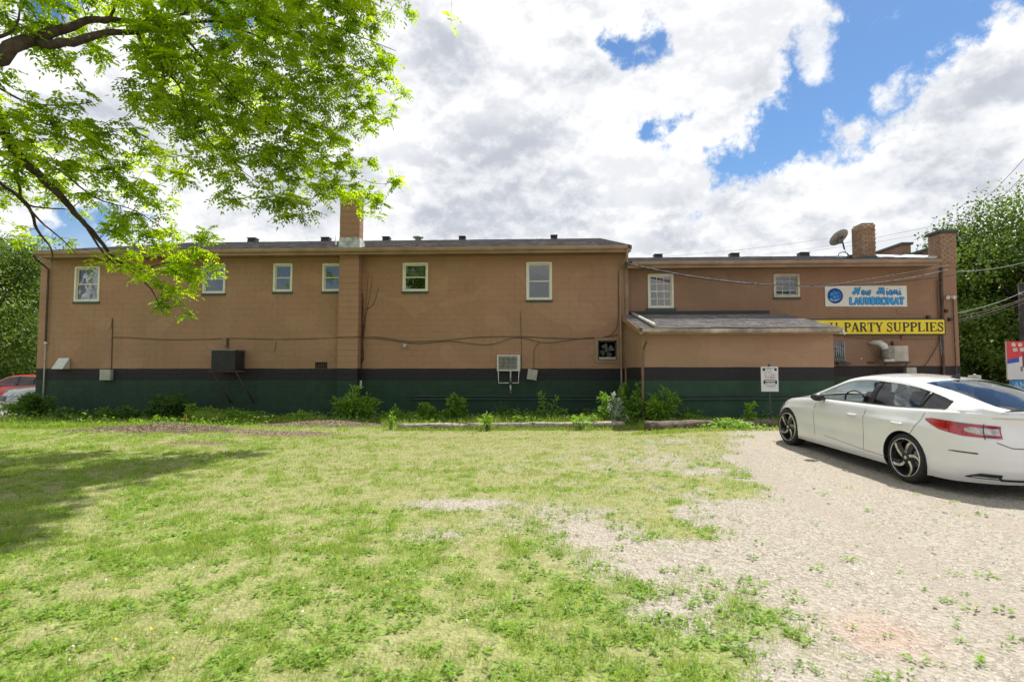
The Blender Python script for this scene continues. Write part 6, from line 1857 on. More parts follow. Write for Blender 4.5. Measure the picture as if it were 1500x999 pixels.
    for cx in (0, WB):
        for s in LS: 
            w = wheel(cx, s)
            for kk in ('label', 'category'):
                if kk in w: del w[kk]
        # inner arch back wall
        mb = MB(); mb.box((cx - .34, -.58, .2), (cx + .34, .58, .66)); fin(mb.build('wheel_well', M_BLACK))
    def ident(o):
        for c in o.children_recursive: c.matrix_parent_inverse = Matrix()
    ident(rt)
    return rt
# white sedan
def on_plane(u, v, d):
    p = atd(u, v, d); return p
pr, pf = atd(1325, 705, 7.45), atd(1153, 652.5, 10.28)
head = math.atan2(pf.y - pr.y, pf.x - pr.x)
lat = Vector((-math.sin(head), math.cos(head), 0))     # car's left
M_WPAINT = car_paint('white paint', (.75, .745, .735))
cr = Vector((pr.x, pr.y, 0)) - lat * .895
zr0, zf0 = gzf(pr.x, pr.y) , gzf(pf.x, pf.y)
car1 = make_car('parked_car', 'white four-door sedan parked nose to the building on the gravel', 'car', M_WPAINT, (cr.x, cr.y, zr0 + .005), head)
car1.rotation_euler = Euler((0, -math.atan2(zf0 - zr0, 2.83), head), 'XYZ')
# grey car nose and red wagon by the left corner
M_SILV = car_paint('silver paint', (.27, .28, .27), .4, .3)
M_REDP = car_paint('red paint', (.55, .035, .02), .0, .25)
nose = atd(9, 590, 24.5); hd = math.atan2(-.86, -.5)
o2 = Vector((nose.x, nose.y, -.26)) - Vector((math.cos(hd), math.sin(hd), 0)) * 3.55
car2 = make_car('parked_car', 'silver car showing only its nose past the left corner of the building', 'car', M_SILV, o2, hd, detail=False,
                opt=dict(zs=[(-1.12, 1.10), (-.9, 1.12), (-.4, 1.10), (.3, 1.05), (1.2, 1.03), (2.1, 1.02), (2.9, .98), (3.4, .90), (3.78, .74)], hw=.91))
hd3 = math.pi * 1.0
p3 = atd(26, 600, 28.5)
car3 = make_car('parked_car', 'red wagon parked side-on behind the silver car at the left edge', 'car', M_REDP, (p3.x + .55, p3.y + .9, -.26), hd3, detail=True,
                opt=dict(roof=[(-1.02, 1.10), (-.95, 1.30), (-.8, 1.44), (-.3, 1.50), (.35, 1.53), (.9, 1.53), (1.2, 1.50), (1.5, 1.42), (1.8, 1.25), (2.15, 1.06), (2.32, .985)], xrt=-.8, win=(-.72, 2.0),
                         railw=[(-1.02, .66), (-.6, .66), (.4, .67), (1.1, .66), (1.5, .68), (1.9, .74), (2.32, .82)], mirror=M_REDP))
# ================================================================== VEGETATION
M_LEAF1 = leaf_mat('ash leaf', (.085, .15, .012), (.37, .46, .035), .62, 2.4)
M_LEAF2 = leaf_mat('far leaf', (.022, .052, .010), (.135, .215, .028), .34)
M_LEAF3 = leaf_mat('weed leaf', (.085, .175, .018), (.27, .43, .05), .42)
M_LEAFW = leaf_mat('pale leaf', (.20, .27, .17), (.45, .50, .40), .3)
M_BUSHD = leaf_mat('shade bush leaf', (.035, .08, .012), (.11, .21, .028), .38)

def unit(v): return v / (np.linalg.norm(v) + 1e-9)

# ---- the tree whose boughs hang into the picture ----------------------
def grow_tree(name, label, limbs, blobs, trunk, seed=2, leaflets=11, leaf=(.082, .037), dens=1.0):
    rs = np.random.RandomState(seed)
    t = thing(name, label, 'tree', trunk[0][0])
    MB().tube([q[0] for q in trunk], [q[1] for q in trunk], 14).build('trunk', M_BARK, t)
    nodes = []; 
    def smooth(P, sub=5):
        P = [Vector(p) for p in P]; out = []
        for i in range(len(P) - 1):
            p0, p1, p2, p3 = P[max(i - 1, 0)], P[i], P[i + 1], P[min(i + 2, len(P) - 1)]
            for k in range(sub):
                s = k / sub; out.append(.5 * ((2 * p1) + (p2 - p0) * s + (2 * p0 - 5 * p1 + 4 * p2 - p3) * s * s + (3 * p1 - p0 - 3 * p2 + p3) * s ** 3))
        return out + [P[-1]]
    for L in limbs:
        P = smooth([q[0] for q in L]); rad = np.interp(np.linspace(0, len(L) - 1, len(P)), range(len(L)), [q[1] for q in L]) * .80
        P = [p + Vector(rs.normal(0, 1, 3)) * float(r_) * .16 for p, r_ in zip(P, rad)]
        MB().tube(P, list(rad), 10).build('limb', M_BARK, t)
        nodes += [(np.array(p), float(r_)) for p, r_ in zip(P, rad)]
    NP = np.array([n[0] for n in nodes]); NRr = np.array([n[1] for n in nodes])
    targets = []
    for (c, r, n) in blobs:
        c = np.array(c)
        for _ in range(int(n * dens)):
            d = rs.normal(0, 1, 3); d = d / np.linalg.norm(d) * r * rs.rand() ** (1 / 2.2)
            d[2] *= .85; d = d + np.array([-math.sin(R(YAW)), math.cos(R(YAW)), 0]) * rs.normal(.25, .75) * r
            targets.append(c + d)
    targets = sorted(targets, key=lambda q: np.min(np.linalg.norm(NP - q, axis=1)))
    tw = MB(); P_, D_, U_, L_, W_ = [], [], [], [], []; tones = []
    cap = len(targets) + len(NP) + 10
    pool = np.zeros((len(NP) + len(targets) * 4, 3)); pr_ = np.zeros(len(pool)); pool[:len(NP)] = NP; pr_[:len(NP)] = NRr; cnt = len(NP)
    for q in targets:
        d = np.linalg.norm(pool[:cnt] - q, axis=1); cost = d - np.minimum(pr_[:cnt], .03) * 4
        j = int(np.argmin(cost)); a = pool[j]; dist = d[j]
        if dist > 3.2: continue
        r0 = min(max(pr_[j] * .55, .004), .006 + .008 * dist)
        mid = a * .5 + q * .5 + rs.normal(0, .09, 3) * min(dist, 1.2) + np.array([0, 0, .08 * dist])
        q2 = q + np.array([0, 0, -.10])
        pts = [a, a * .6 + mid * .4, mid, mid * .45 + q * .55 , q, q2]
        k = 0
        tw.tube(pts, [r0, r0 * .85, r0 * .7, r0 * .5, .0035, .002], 4, caps=False)
        for z in (mid, mid * .45 + q * .55, q):
            pool[cnt] = z; pr_[cnt] = r0 * .5; cnt += 1
        base_tone = rs.rand()
        # compound leaves off the outer half of the twig
        segs = [(mid, pts[3]), (pts[3], q), (q, q2)]
        nl = rs.randint(6, 10)
        for i in range(nl):
            s = segs[rs.choice(3, p=[.10, .40, .50])]; o = s[0] + (s[1] - s[0]) * rs.rand()
            dr = rs.normal(0, 1, 3); dr[2] = dr[2] * .45 - .15 + .35 * (rs.rand() < .5); dr = unit(dr)
            Lr = rs.uniform(.13, .25); nlf = rs.randint(leaflets - 4, leaflets + 1)
            side = unit(np.cross(dr, [0, 0, 1])); up = np.cross(side, dr)
            droop = rs.uniform(.15, .55); tn = np.clip(base_tone * .75 + rs.rand() * .35 - .05, 0, 1)
            for kf in range(nlf):
                f = .18 + .82 * (kf // 2) / max(1, (nlf - 1) // 2)
                c = o + dr * Lr * f - np.array([0, 0, 1]) * droop * Lr * f * f
                if kf == nlf - 1: ld = dr - np.array([0, 0, droop])
                else: ld = side * (1 if kf % 2 else -1) + dr * .55 - np.array([0, 0, .25])
                P_.append(c); D_.append(ld); U_.append(up + rs.normal(0, .35, 3)); L_.append(leaf[0] * rs.uniform(.75, 1.2)); W_.append(leaf[1] * rs.uniform(.8, 1.25))
                tones.append(np.clip(tn + rs.normal(0, .1), 0, 1))
    V, T = leaf_arrays(P_, D_, U_, L_, W_, .2)
    tw2 = tw.build('twigs', M_TWIG, t); stuff(tw2)
    fo = np_mesh('foliage', V, T, M_LEAF1, t, np.repeat(tones, 4)); stuff(fo)
    return t, len(P_)
def L3(*a): return [(atd(u, v, d), r) for u, v, d, r in a]
limbs = [
    L3((-250, 300, 7.6, .22), (-90, 165, 7.5, .16), (0, 80, 7.6, .125), (60, 55, 7.9, .10), (120, 33, 8.2, .065), (160, 30, 8.5, .06), (200, 32, 8.8, .05), (270, 20, 9.2, .03), (330, -10, 9.6, .02)),
    L3((55, 66, 7.85, .09), (105, 62, 8.1, .075), (150, 50, 8.4, .065), (200, 47, 8.7, .05), (260, 35, 9.1, .035), (320, 32, 9.6, .03), (345, 42, 9.9, .028), (380, 55, 10.2, .02), (400, 72, 10.4, .012)),
    L3((330, 30, 9.6, .03), (400, 20, 10.0, .025), (470, 30, 10.5, .018), (530, 55, 11, .012), (580, 75, 11.4, .006)),
    L3((260, 40, 9.1, .03), (300, 90, 9.4, .022), (350, 150, 9.8, .018), (400, 185, 10.3, .014), (455, 215, 10.9, .01), (510, 255, 11.5, .007), (560, 270, 12.0, .005), (588, 258, 12.3, .003)),
    L3((200, 47, 8.7, .035), (225, 90, 8.8, .025), (262, 125, 9, .018), (280, 175, 9.2, .012), (330, 230, 9.6, .008), (400, 285, 10.2, .005)),
    L3((-60, 110, 8.0, .14), (0, 178, 8.3, .11), (12, 205, 8.4, .095), (40, 240, 8.7, .085), (85, 283, 9.1, .07), (115, 318, 9.5, .055), (140, 345, 9.9, .045), (165, 375, 10.3, .035), (195, 400, 10.6, .022), (222, 425, 10.9, .014), (240, 460, 11.1, .006)),
    L3((125, 330, 9.7, .03), (160, 380, 10.1, .02), (200, 395, 10.4, .015), (250, 385, 10.8, .010), (300, 390, 11.2, .006)),
    L3((30, 228, 8.6, .03), (80, 245, 9.0, .02), (140, 290, 9.4, .014), (200, 310, 9.9, .010), (260, 350, 10.6, .006)),
    L3((-50, 230, 9, .05), (0, 268, 9.2, .04), (40, 300, 9.4, .035), (54, 335, 9.6, .03), (75, 365, 9.8, .016), (76, 385, 9.9, .010)),
    L3((25, 285, 9.3, .03), (60, 325, 9.5, .02), (90, 350, 9.7, .012), (112, 372, 9.9, .007)),
    L3((22, 225, 8.9, .03), (28, 270, 9.1, .028), (40, 300, 9.4, .022), (100, 307, 9.6, .009)),
    L3((0, 130, 7.9, .02), (40, 150, 8.1, .016), (90, 155, 8.4, .012), (135, 150, 8.8, .008)),
    L3((-30, 60, 7.6, .05), (20, 45, 7.6, .02), (30, 0, 7.8, .012)),
    L3((160, 30, 8.5, .03), (170, 5, 8.5, .025), (180, -40, 8.6, .02)),
    L3((330, -10, 9.6, .02), (420, -60, 9.6, .02), (520, -90, 9.4, .015)),
]
def B(u, v, rp, d, n): 
    return (tuple(atd(u, v, d)), rp * d / FPX, n)
blobs = [B(20, 30, 60, 7.8, 26), B(90, 15, 50, 8.0, 16), B(30, 150, 45, 7.8, 14), B(210, 15, 55, 8.6, 30), B(290, 15, 60, 9, 38), B(370, 15, 60, 9.6, 40), B(440, 30, 60, 10, 46), B(505, 25, 45, 10.5, 26), B(545, 20, 22, 11, 8),
         B(225, 80, 45, 8.8, 26), B(290, 90, 60, 9.2, 46), B(360, 100, 65, 9.8, 55), B(430, 110, 65, 10.3, 58), B(500, 100, 55, 10.8, 40), B(555, 105, 30, 11.3, 15), B(575, 95, 14, 11.5, 5),
         B(215, 140, 40, 8.9, 22), B(280, 165, 50, 9.2, 32), B(350, 180, 60, 9.8, 46), B(425, 185, 55, 10.4, 42), B(485, 170, 40, 10.9, 24), B(535, 165, 26, 11.2, 12),
         B(330, 235, 42, 9.7, 24), B(395, 240, 48, 10.2, 30), B(455, 240, 48, 10.8, 30), B(505, 225, 28, 11.3, 13), B(545, 235, 14, 11.8, 4),
         B(330, 280, 20, 9.8, 6), B(385, 285, 30, 10.2, 12), B(430, 295, 28, 10.4, 12), B(480, 275, 32, 11.3, 15), B(525, 275, 30, 11.8, 14), B(558, 290, 22, 12.1, 9), B(582, 258, 12, 12.3, 5), B(432, 318, 9, 10.4, 3),
         B(60, 190, 50, 8.3, 20), B(120, 190, 45, 8.8, 18), B(175, 200, 38, 9.2, 14), B(40, 250, 40, 8.8, 12), B(105, 240, 42, 9.0, 16), B(165, 250, 35, 9.4, 12), B(200, 285, 34, 9.9, 14), B(230, 235, 25, 9.6, 8),
         B(155, 315, 34, 9.8, 14), B(215, 335, 38, 10.2, 20), B(265, 350, 36, 10.8, 18), B(200, 375, 34, 10.4, 16), B(255, 395, 36, 10.9, 18), B(300, 395, 24, 11.3, 10), B(225, 420, 24, 10.9, 8), B(245, 450, 18, 11.1, 6), B(300, 345, 16, 11, 4), B(130, 380, 16, 10, 3),
         B(10, 320, 40, 9.4, 8), B(20, 215, 30, 8.5, 8),
         # over and beside the frame
         B(120, -70, 110, 8.2, 55), B(280, -90, 120, 8.8, 65), B(430, -80, 110, 9.5, 60), B(540, -90, 70, 9.6, 30), B(200, -220, 160, 8.2, 60), B(420, -230, 150, 8.8, 55), B(-60, -60, 110, 7.6, 40), B(-120, 120, 110, 8, 45), B(-90, 250, 80, 9, 30), B(-150, -200, 180, 8, 45),
         B(526, -80, 60, 7.6, 40), B(450, -70, 60, 7.0, 40), B(380, -100, 80, 7.0, 50), B(300, 180, 45, 12.3, 26), B(230, 245, 40, 12, 20), B(360, 110, 50, 12.6, 26), B(260, 90, 55, 12.4, 26), B(180, 30, 55, 12, 24), B(90, 215, 45, 11.5, 18), B(40, 270, 40, 11.5, 14), B(480, 90, 50, 12.6, 24), B(450, -60, 90, 11, 50), B(350, -80, 90, 10.5, 50), B(250, -100, 90, 10, 45), B(600, -150, 90, 10.2, 50), B(620, -240, 80, 9.0, 50), B(500, -200, 100, 10, 70), B(150, -120, 100, 9.6, 60), B(553, -85, 55, 11.6, 110), B(470, -95, 60, 11, 90), B(610, -150, 60, 12.2, 80), B(520, -170, 80, 9, 80), B(400, -110, 60, 11.5, 60), B(545, -234, 75, 7.9, 70), B(480, -170, 60, 8.2, 50)]  # extra crown foliage added to shade the lawn
tb = atd(-330, 500, 7.6)
trunk = [(Vector((tb.x - .2, tb.y, -.4)), .42), (Vector((tb.x - .1, tb.y, .5)), .33), (Vector((tb.x, tb.y, 2.2)), .29), (atd(-290, 330, 7.6), .25), (atd(-200, 180, 7.7), .19), (atd(-120, 20, 7.9), .15), (atd(-60, -150, 8.1), .10), (atd(60, -300, 8.4), .05)]
limbs.append(L3((-120, 20, 7.9, .12), (0, -60, 8.2, .08), (150, -120, 8.5, .06), (300, -160, 8.9, .04), (450, -180, 9.2, .02)))
limbs.append(L3((270, 20, 9.2, .03), (330, -60, 9.9, .028), (430, -110, 10.5, .022), (530, -120, 10.9, .016), (610, -170, 10.3, .01)))
limbs.append(L3((300, -160, 8.9, .03), (420, -200, 8.5, .022), (550, -234, 7.9, .01)))
limbs.append(L3((60, -300, 8.4, .06), (250, -260, 9.8, .045), (420, -150, 11, .03), (560, -90, 11.8, .02), (620, -150, 12.2, .01)))
limbs.append(L3((-270, 280, 7.6, .16), (-150, 190, 7.8, .15), (-60, 110, 8.0, .14)))
grow_tree('ash_tree', 'large leafy tree reaching in from the upper left with dark limbs and feathery bright leaves', limbs, blobs, trunk, dens=.84)

# ---- trees in the distance ------------------------------------------
def bg_tree(name, label, x, y, h, w, seed, nleaf, mat=M_LEAF2, ls=.22, trunk_h=.28, group=None, tone=(0, 1)):
    rs = np.random.RandomState(seed); zb = gzf(x, y)
    t = thing(name, label, 'tree', (x, y, zb), 0, group)
    top = h * .78
    MB().tube([(0, 0, -.4), (.05, 0, h * .15), (-.08, .05, h * .4), (.06, 0, h * .62), (0, 0, h * .85)], [h * .030, h * .024, h * .018, h * .012, h * .003], 9).build('trunk', M_BARK, None).parent = t
    lobes = []; mb = MB()
    nb = 26
    for i in range(nb):
        a = i * 2.399 + rs.rand(); f = (i + .5) / nb; zc = h * (trunk_h + (.93 - trunk_h) * f)
        prof = math.sin(math.pi * min(1, (f * .80 + .16))) ** .7
        rr_ = w * .5 * prof * rs.uniform(.45, 1.12)
        c = np.array([math.cos(a) * rr_, math.sin(a) * rr_, zc + rs.normal(0, h * .02)]); lobes.append((c, w * rs.uniform(.10, .20)))
        z0 = zc * rs.uniform(.55, .8)
        mb.tube([(0, 0, z0), (c[0] * .5, c[1] * .5, z0 * .45 + c[2] * .55), tuple(c * np.array([.95, .95, 1]))], [h * .008, h * .006, .01], 5)
    mb.build('limbs', M_BARK, None).parent = t
    per = nleaf // nb; C, Dd, Uu, Ll, Ww, Tn = [], [], [], [], [], []
    for (c, r) in lobes:
        d = rs.normal(0, 1, (per, 3)); d /= np.linalg.norm(d, axis=1, keepdims=True)
        rad = r * (.45 + .75 * rs.rand(per) ** .7) * (1 + .35 * np.sin(d[:, 0] * 7 + d[:, 2] * 5))
        p = c + d * rad[:, None] * np.array([1.15, 1.15, .8])
        C.append(p); Dd.append(d * .5 + rs.normal(0, .6, (per, 3)) + np.array([0, 0, -.15])); Uu.append(d + np.array([0, 0, .8]) + rs.normal(0, .4, (per, 3)))
        Ll.append(ls * rs.uniform(.6, 1.35, per)); Ww.append(ls * .62 * rs.uniform(.6, 1.3, per))
        Tn.append(np.clip(tone[0] + (tone[1] - tone[0]) * (rs.rand() * .65 + rs.rand(per) * .35), 0, 1))
    V, T = leaf_arrays(np.concatenate(C), np.concatenate(Dd), np.concatenate(Uu), np.concatenate(Ll), np.concatenate(Ww), .15)
    cr = np_mesh('crown', V, T, mat, None, np.repeat(np.concatenate(Tn), 4)); stuff(cr); cr.parent = t
    return t
def wx_(u, d):
    p = atd(u, 540, d); return p.x, p.y
x, y = wx_(5, 33); bg_tree('broadleaf_tree', 'tall bright green tree behind the left corner, between frame edge and building', x - .6, y, 10.2, 7.5, 21, 26000, ls=.19, tone=(.45, 1))
x, y = wx_(40, 44); bg_tree('broadleaf_tree', 'darker tree behind the red wagon, farthest left beyond the parking lot', x, y, 12, 10, 22, 16000, ls=.24, tone=(.25, .8), trunk_h=.1)
x, y = wx_(-60, 38); bg_tree('broadleaf_tree', 'green tree cut by the left edge of the picture beyond the cars', x, y, 11.5, 9, 23, 9000, ls=.3, trunk_h=.12)
x, y = wx_(30, 60); bg_tree('broadleaf_tree', 'low dark tree filling the gap over the red wagon roof', x, y, 9, 13, 24, 7000, ls=.42, tone=(0, .5), trunk_h=.04)
for i, (u, d, h, w, sd, lb, tn, th) in enumerate((
        (1500, 30, 11.2, 9.5, 31, 'tallest bright green tree at the right edge behind the utility pole', (.1, 1), .12),
        (1440, 33, 9.6, 8.5, 32, 'bright green rounded tree right of the corner pillar', (.1, 1), .10),
        (1412, 44, 10.5, 8.5, 33, 'tree half hidden behind the corner pillar, right of it', (0, .85), .06),
        (1470, 44, 9.0, 11, 34, 'dark tree low behind the small white yard notice', (0, .45), .02),
        (1395, 52, 9.0, 12, 35, 'dark dense tree beside the foot of the corner pillar', (0, .4), .02),
        (1560, 36, 11.5, 10, 36, 'green tree mostly outside the right edge beyond the boards', (0, .9), .06))):
    x, y = wx_(u, d); bg_tree('broadleaf_tree', lb, x, y, h, w, sd, (40000 if d < 35 else 20000), ls=(.20 if d < 35 else .28), trunk_h=th, tone=tn)
# dead thin twig crown above the right trees
# dense undergrowth closing the view under the trees
def thicket(name, label, x0, y0, x1, y1, h, n, seed, ls=.3, dep=2.5):
    rs = np.random.RandomState(seed)
    f = rs.rand(n); X_ = x0 + (x1 - x0) * f + rs.normal(0, dep * .3, n); Y_ = y0 + (y1 - y0) * f + rs.normal(0, dep * .3, n)
    hh = h * (.65 + .7 * fbm(f * 40 + seed, f * 0 + seed, 2.5)); Z_ = gz(X_, Y_) + hh * rs.rand(n) ** .8
    V, T = leaf_arrays(np.stack([X_, Y_, Z_], 1), rs.normal(0, 1, (n, 3)), rs.normal(0, .5, (n, 3)) + np.array([0, -.4, .8]), ls * rs.uniform(.6, 1.3, n), ls * .6 * rs.uniform(.6, 1.3, n))
    o = np_mesh(name, V, T, M_LEAF2, None, np.repeat(np.clip(rs.rand(n) * .55, 0, 1), 4))
    tag(o, label, 'undergrowth'); return stuff(o)
a = wx_(1385, 50); b_ = wx_(1600, 50)
thicket('undergrowth', 'dark undergrowth closing the view beneath the right trees', a[0], a[1], b_[0], b_[1], 4.0, 6500, 41, .42)
a = wx_(-80, 55); b_ = wx_(75, 58)
thicket('undergrowth', 'dark undergrowth beneath the left trees beyond the red wagon', a[0], a[1], b_[0], b_[1], 4.5, 5000, 42, .42)

# ---- weeds and bushes along the wall ----------------------------------
def bush(name, label, x, y, h, w, seed, n_stem=9, n_leaf=420, leaf=(.09, .055), mat=M_LEAF3, dep=None, tone=(0, 1), group=None, lean=0.0, cat='bush'):
    """arching stems from the root, leaves along the outer part of each and its side shoots"""
    rs = np.random.RandomState(seed); zb = gzf(x, y); dep = dep or w * .7
    t = thing(name, label, cat, (x, y, zb), 0, group)
    mb = MB(); P, D_, U, L, W_, T_ = [], [], [], [], [], []
    per = max(4, n_leaf // n_stem)
    for s in range(n_stem):
        a = rs.rand() * 6.283; rr_ = rs.rand() ** .6
        tip = np.array([math.cos(a) * w * rs.uniform(.42, .66) * rr_ + lean * h, math.sin(a) * dep * .5 * rr_, h * (1 - .40 * rr_ ** 2) * (rs.uniform(.38, .85) if s > 2 else rs.uniform(.88, 1.04))])
        b0 = np.array([math.cos(a) * w * .12 * rr_, math.sin(a) * dep * .12, -.05]); mid = b0 * .4 + tip * .6 + np.array([0, 0, h * .12])
        c1 = b0 * .75 + mid * .25
        mb.tube([b0, c1 + rs.normal(0, .01, 3), mid, tip], [.010 + .006 * h, .008 + .004 * h, .006, .002], 5)
        tn = rs.rand()
        for k in range(per):
            f = .22 + .78 * rs.rand() ** .75
            q = (b0 * (1 - f) ** 2 + 2 * mid * f * (1 - f) + tip * f * f) if True else tip
            off = rs.normal(0, 1, 3) * np.array([w * .075, dep * .08, h * .06]) * (1.25 - .7 * f)
            q = q + off; dr = off + rs.normal(0, .03, 3) + (q - b0) * .12; dr[2] -= .02
            P.append(q); D_.append(dr); U.append(rs.normal(0, .35, 3) + np.array([0, -.25, 1])); L.append(leaf[0] * rs.uniform(.6, 1.3)); W_.append(leaf[1] * rs.uniform(.6, 1.3))
            T_.append(tone[0] + (tone[1] - tone[0]) * np.clip(tn * .4 + rs.rand() * .6, 0, 1))
    mb.build('stem', pm('weed stem', (.09, .12, .04), .7, .2, 9), None).parent = t
    V, T = leaf_arrays(P, D_, U, L, W_, .25); V[:, 2] = np.maximum(V[:, 2], .01)
    f_ = np_mesh('foliage', V, T, mat, None, np.repeat(T_, 4)); stuff(f_); f_.parent = t
    return t
def G(u, d):
    p = atd(u, 600, d); return p.x, p.y
def pxh(v, u, d):
    p = atd(u, v, d); return p.z - gzf(p.x, p.y)
def pxb(name, label, u, v_top, w_px, d, seed, **k):
    x, y = G(u, d); bush(name, label, x, y, pxh(v_top, u, d), w_px * d / FPX, seed, **k)
pxb('weed_bush', 'tall bright green sapling clump at the foot of the pilaster', 524, 567, 74, 16.6, 51, n_stem=16, n_leaf=1300, leaf=(.13, .06))
pxb('weed_bush', 'low weeds just right of the pilaster sapling', 578, 594, 34, 16.4, 52, n_leaf=260, leaf=(.08, .05))
pxb('weed_bush', 'broad leaved weed behind the left end of the grey log', 624, 592, 50, 16.2, 53, n_leaf=380, leaf=(.11, .08), tone=(0, .8))
pxb('weed_bush', 'dark leafy weed with tall top behind the grey log', 672, 576, 42, 16.3, 54, n_leaf=480, leaf=(.11, .08), tone=(0, .7))
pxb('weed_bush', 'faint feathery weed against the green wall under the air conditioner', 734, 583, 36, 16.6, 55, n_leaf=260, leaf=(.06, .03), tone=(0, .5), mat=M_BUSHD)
pxb('stem_plant', 'upright weed with long pale leafy spikes before the green wall', 803, 575, 40, 16.0, 56, n_stem=5, n_leaf=200, leaf=(.10, .045), cat='weed')
pxb('weed_bush', 'bush with pale silvery leaves left of the lean-to corner', 901, 568, 52, 15.2, 57, n_stem=14, n_leaf=900, leaf=(.10, .06))
pxb('flowering_bush', 'whitish sprays shining in front of the bush by the lean-to corner', 905, 572, 26, 14.7, 58, n_stem=8, n_leaf=260, leaf=(.085, .055), mat=M_LEAFW, cat='flowering bush')
pxb('weed_bush', 'leggy weed with a bright top rising at the lean-to corner', 912, 556, 24, 15.8, 59, n_stem=5, n_leaf=200, leaf=(.10, .07))
pxb('weed_bush', 'dark leggy bush right at the corner of the lean-to', 937, 562, 38, 15.1, 60, n_stem=10, n_leaf=420, leaf=(.11, .08), tone=(0, .7))
pxb('weed_bush', 'dense light green sapling bush before the lean-to', 966, 566, 56, 14.7, 61, n_stem=16, n_leaf=1100, leaf=(.13, .05))
pxb('weed_bush', 'small weeds between the bushes and the brown log', 1010, 598, 40, 14.6, 62, n_leaf=240, leaf=(.09, .06), tone=(0, .7))
pxb('weed_bush', 'weed with a yellowish top leaning on the brown log', 1102, 592, 24, 14.2, 63, n_stem=6, n_leaf=150, leaf=(.11, .08), tone=(.5, 1))
pxb('weed_bush', 'pale leafy creeper growing over the right half of the brown log', 1075, 612, 74, 13.35, 64, n_stem=18, n_leaf=520, leaf=(.09, .06), tone=(.4, 1))
pxb('weed_bush', 'small thistle in the sun before the left part of the grey log', 714, 606, 20, 13.9, 65, n_stem=7, n_leaf=70, leaf=(.15, .04), tone=(.5, 1))
pxb('weed_bush', 'small pale weed standing before the left end of the grey log', 573, 604, 16, 14.2, 66, n_stem=5, n_leaf=60, leaf=(.10, .04), tone=(.5, 1))
pxb('weed_bush', 'bright weed tuft before the right part of the grey log', 853, 603, 26, 13.9, 67, n_stem=8, n_leaf=85, leaf=(.14, .035), tone=(.4, 1))
pxb('fern', 'spreading fern fronds before the dark wall left of the pilaster', 440, 602, 42, 16.6, 68, n_stem=9, n_leaf=320, leaf=(.13, .04), tone=(.5, 1), cat='fern')
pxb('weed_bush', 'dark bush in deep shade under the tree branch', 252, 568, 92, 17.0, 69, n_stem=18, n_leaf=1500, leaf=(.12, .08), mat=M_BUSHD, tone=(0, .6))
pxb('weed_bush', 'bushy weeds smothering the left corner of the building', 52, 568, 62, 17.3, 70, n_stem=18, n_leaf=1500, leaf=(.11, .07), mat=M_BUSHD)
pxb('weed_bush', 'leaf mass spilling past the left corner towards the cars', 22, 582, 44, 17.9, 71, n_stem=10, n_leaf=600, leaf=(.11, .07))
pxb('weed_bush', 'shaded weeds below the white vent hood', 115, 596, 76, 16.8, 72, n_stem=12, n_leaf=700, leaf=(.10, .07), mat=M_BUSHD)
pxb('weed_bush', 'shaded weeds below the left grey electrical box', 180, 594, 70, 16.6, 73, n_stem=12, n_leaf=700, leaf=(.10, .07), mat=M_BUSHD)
pxb('weed_bush', 'weed with light sprigs right of the orange stake', 292, 588, 46, 16.4, 74, n_stem=9, n_leaf=420, leaf=(.10, .06))
pxb('weed_bush', 'thin weeds under the condenser bracket', 345, 598, 44, 16.6, 75, n_stem=7, n_leaf=220, leaf=(.10, .06))
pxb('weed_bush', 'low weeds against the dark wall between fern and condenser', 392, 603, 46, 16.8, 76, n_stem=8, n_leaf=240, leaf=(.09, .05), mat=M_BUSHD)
pxb('weed_bush', 'bright small weeds at the left edge of the bare mound', 95, 618, 50, 14.8, 77, n_stem=9, n_leaf=300, leaf=(.09, .05), tone=(.3, 1))
pxb('weed_bush', 'low green plants along the grass under the dark bush', 225, 610, 60, 15.4, 78, n_stem=9, n_leaf=300, leaf=(.09, .05))
pxb('weed_bush', 'low weeds behind the middle of the grey log', 772, 603, 50, 15.2, 79, n_stem=9, n_leaf=260, leaf=(.09, .05))
pxb('weed_bush', 'low weeds behind the right end of the grey log', 850, 604, 50, 15.2, 80, n_stem=9, n_leaf=260, leaf=(.09, .05))
# ================================================================== GRASS, STONES, LITTER
M_GRASS = leaf_mat('grass blade', (.16, .225, .038), (.31, .405, .075), .40)
M_DRY = leaf_mat('dry grass', (.31, .29, .13), (.48, .45, .24), .30)
def in_view(x, y, m=1.06):
    a = R(YAW); X_ = x * math.cos(a) + y * math.sin(a); D_ = -x * math.sin(a) + y * math.cos(a)
    return (D_ > 1.9) & (np.abs(X_) < D_ * .9375 * m + .3)
def scatter_pts(n, y0, y1, rs, pw=1.0):
    y = y0 + (y1 - y0) * rs.rand(n) ** pw; x = (rs.rand(n) * 2 - 1) * (y * 1.0 + .6) - y * .045
    k = in_view(x, y); return x[k], y[k]
def blades(name, x, y, h, w, tone, mat, label, cat, lean=.35, seed=1):
    rs = np.random.RandomState(seed); n = len(x); z = gz(x, y)
    a = rs.rand(n) * 6.283; ca, sa = np.cos(a), np.sin(a); b = rs.rand(n) * 6.283
    ln = lean * (.3 + rs.rand(n)) * h; lx, ly = np.cos(b) * ln, np.sin(b) * ln
    base = np.stack([x, y, z - .005], 1); s = np.stack([ca, sa, np.zeros(n)], 1) * (w / 2)[:, None]
    mid = base + np.stack([lx * .35, ly * .35, h * .6], 1); tip = base + np.stack([lx, ly, h * .96], 1)
    V = np.stack([base - s, base + s, mid + s * .75, mid - s * .75, tip], 1).reshape(-1, 3); k = np.arange(n)[:, None] * 5
    T = np.concatenate([k + np.array([[0, 1, 2]]), k + np.array([[0, 2, 3]]), k + np.array([[3, 2, 4]])], 0)
    o = np_mesh(name, V, T, mat, None, np.repeat(tone, 5)); tag(o, label, cat); return stuff(o)
rs = np.random.RandomState(77)
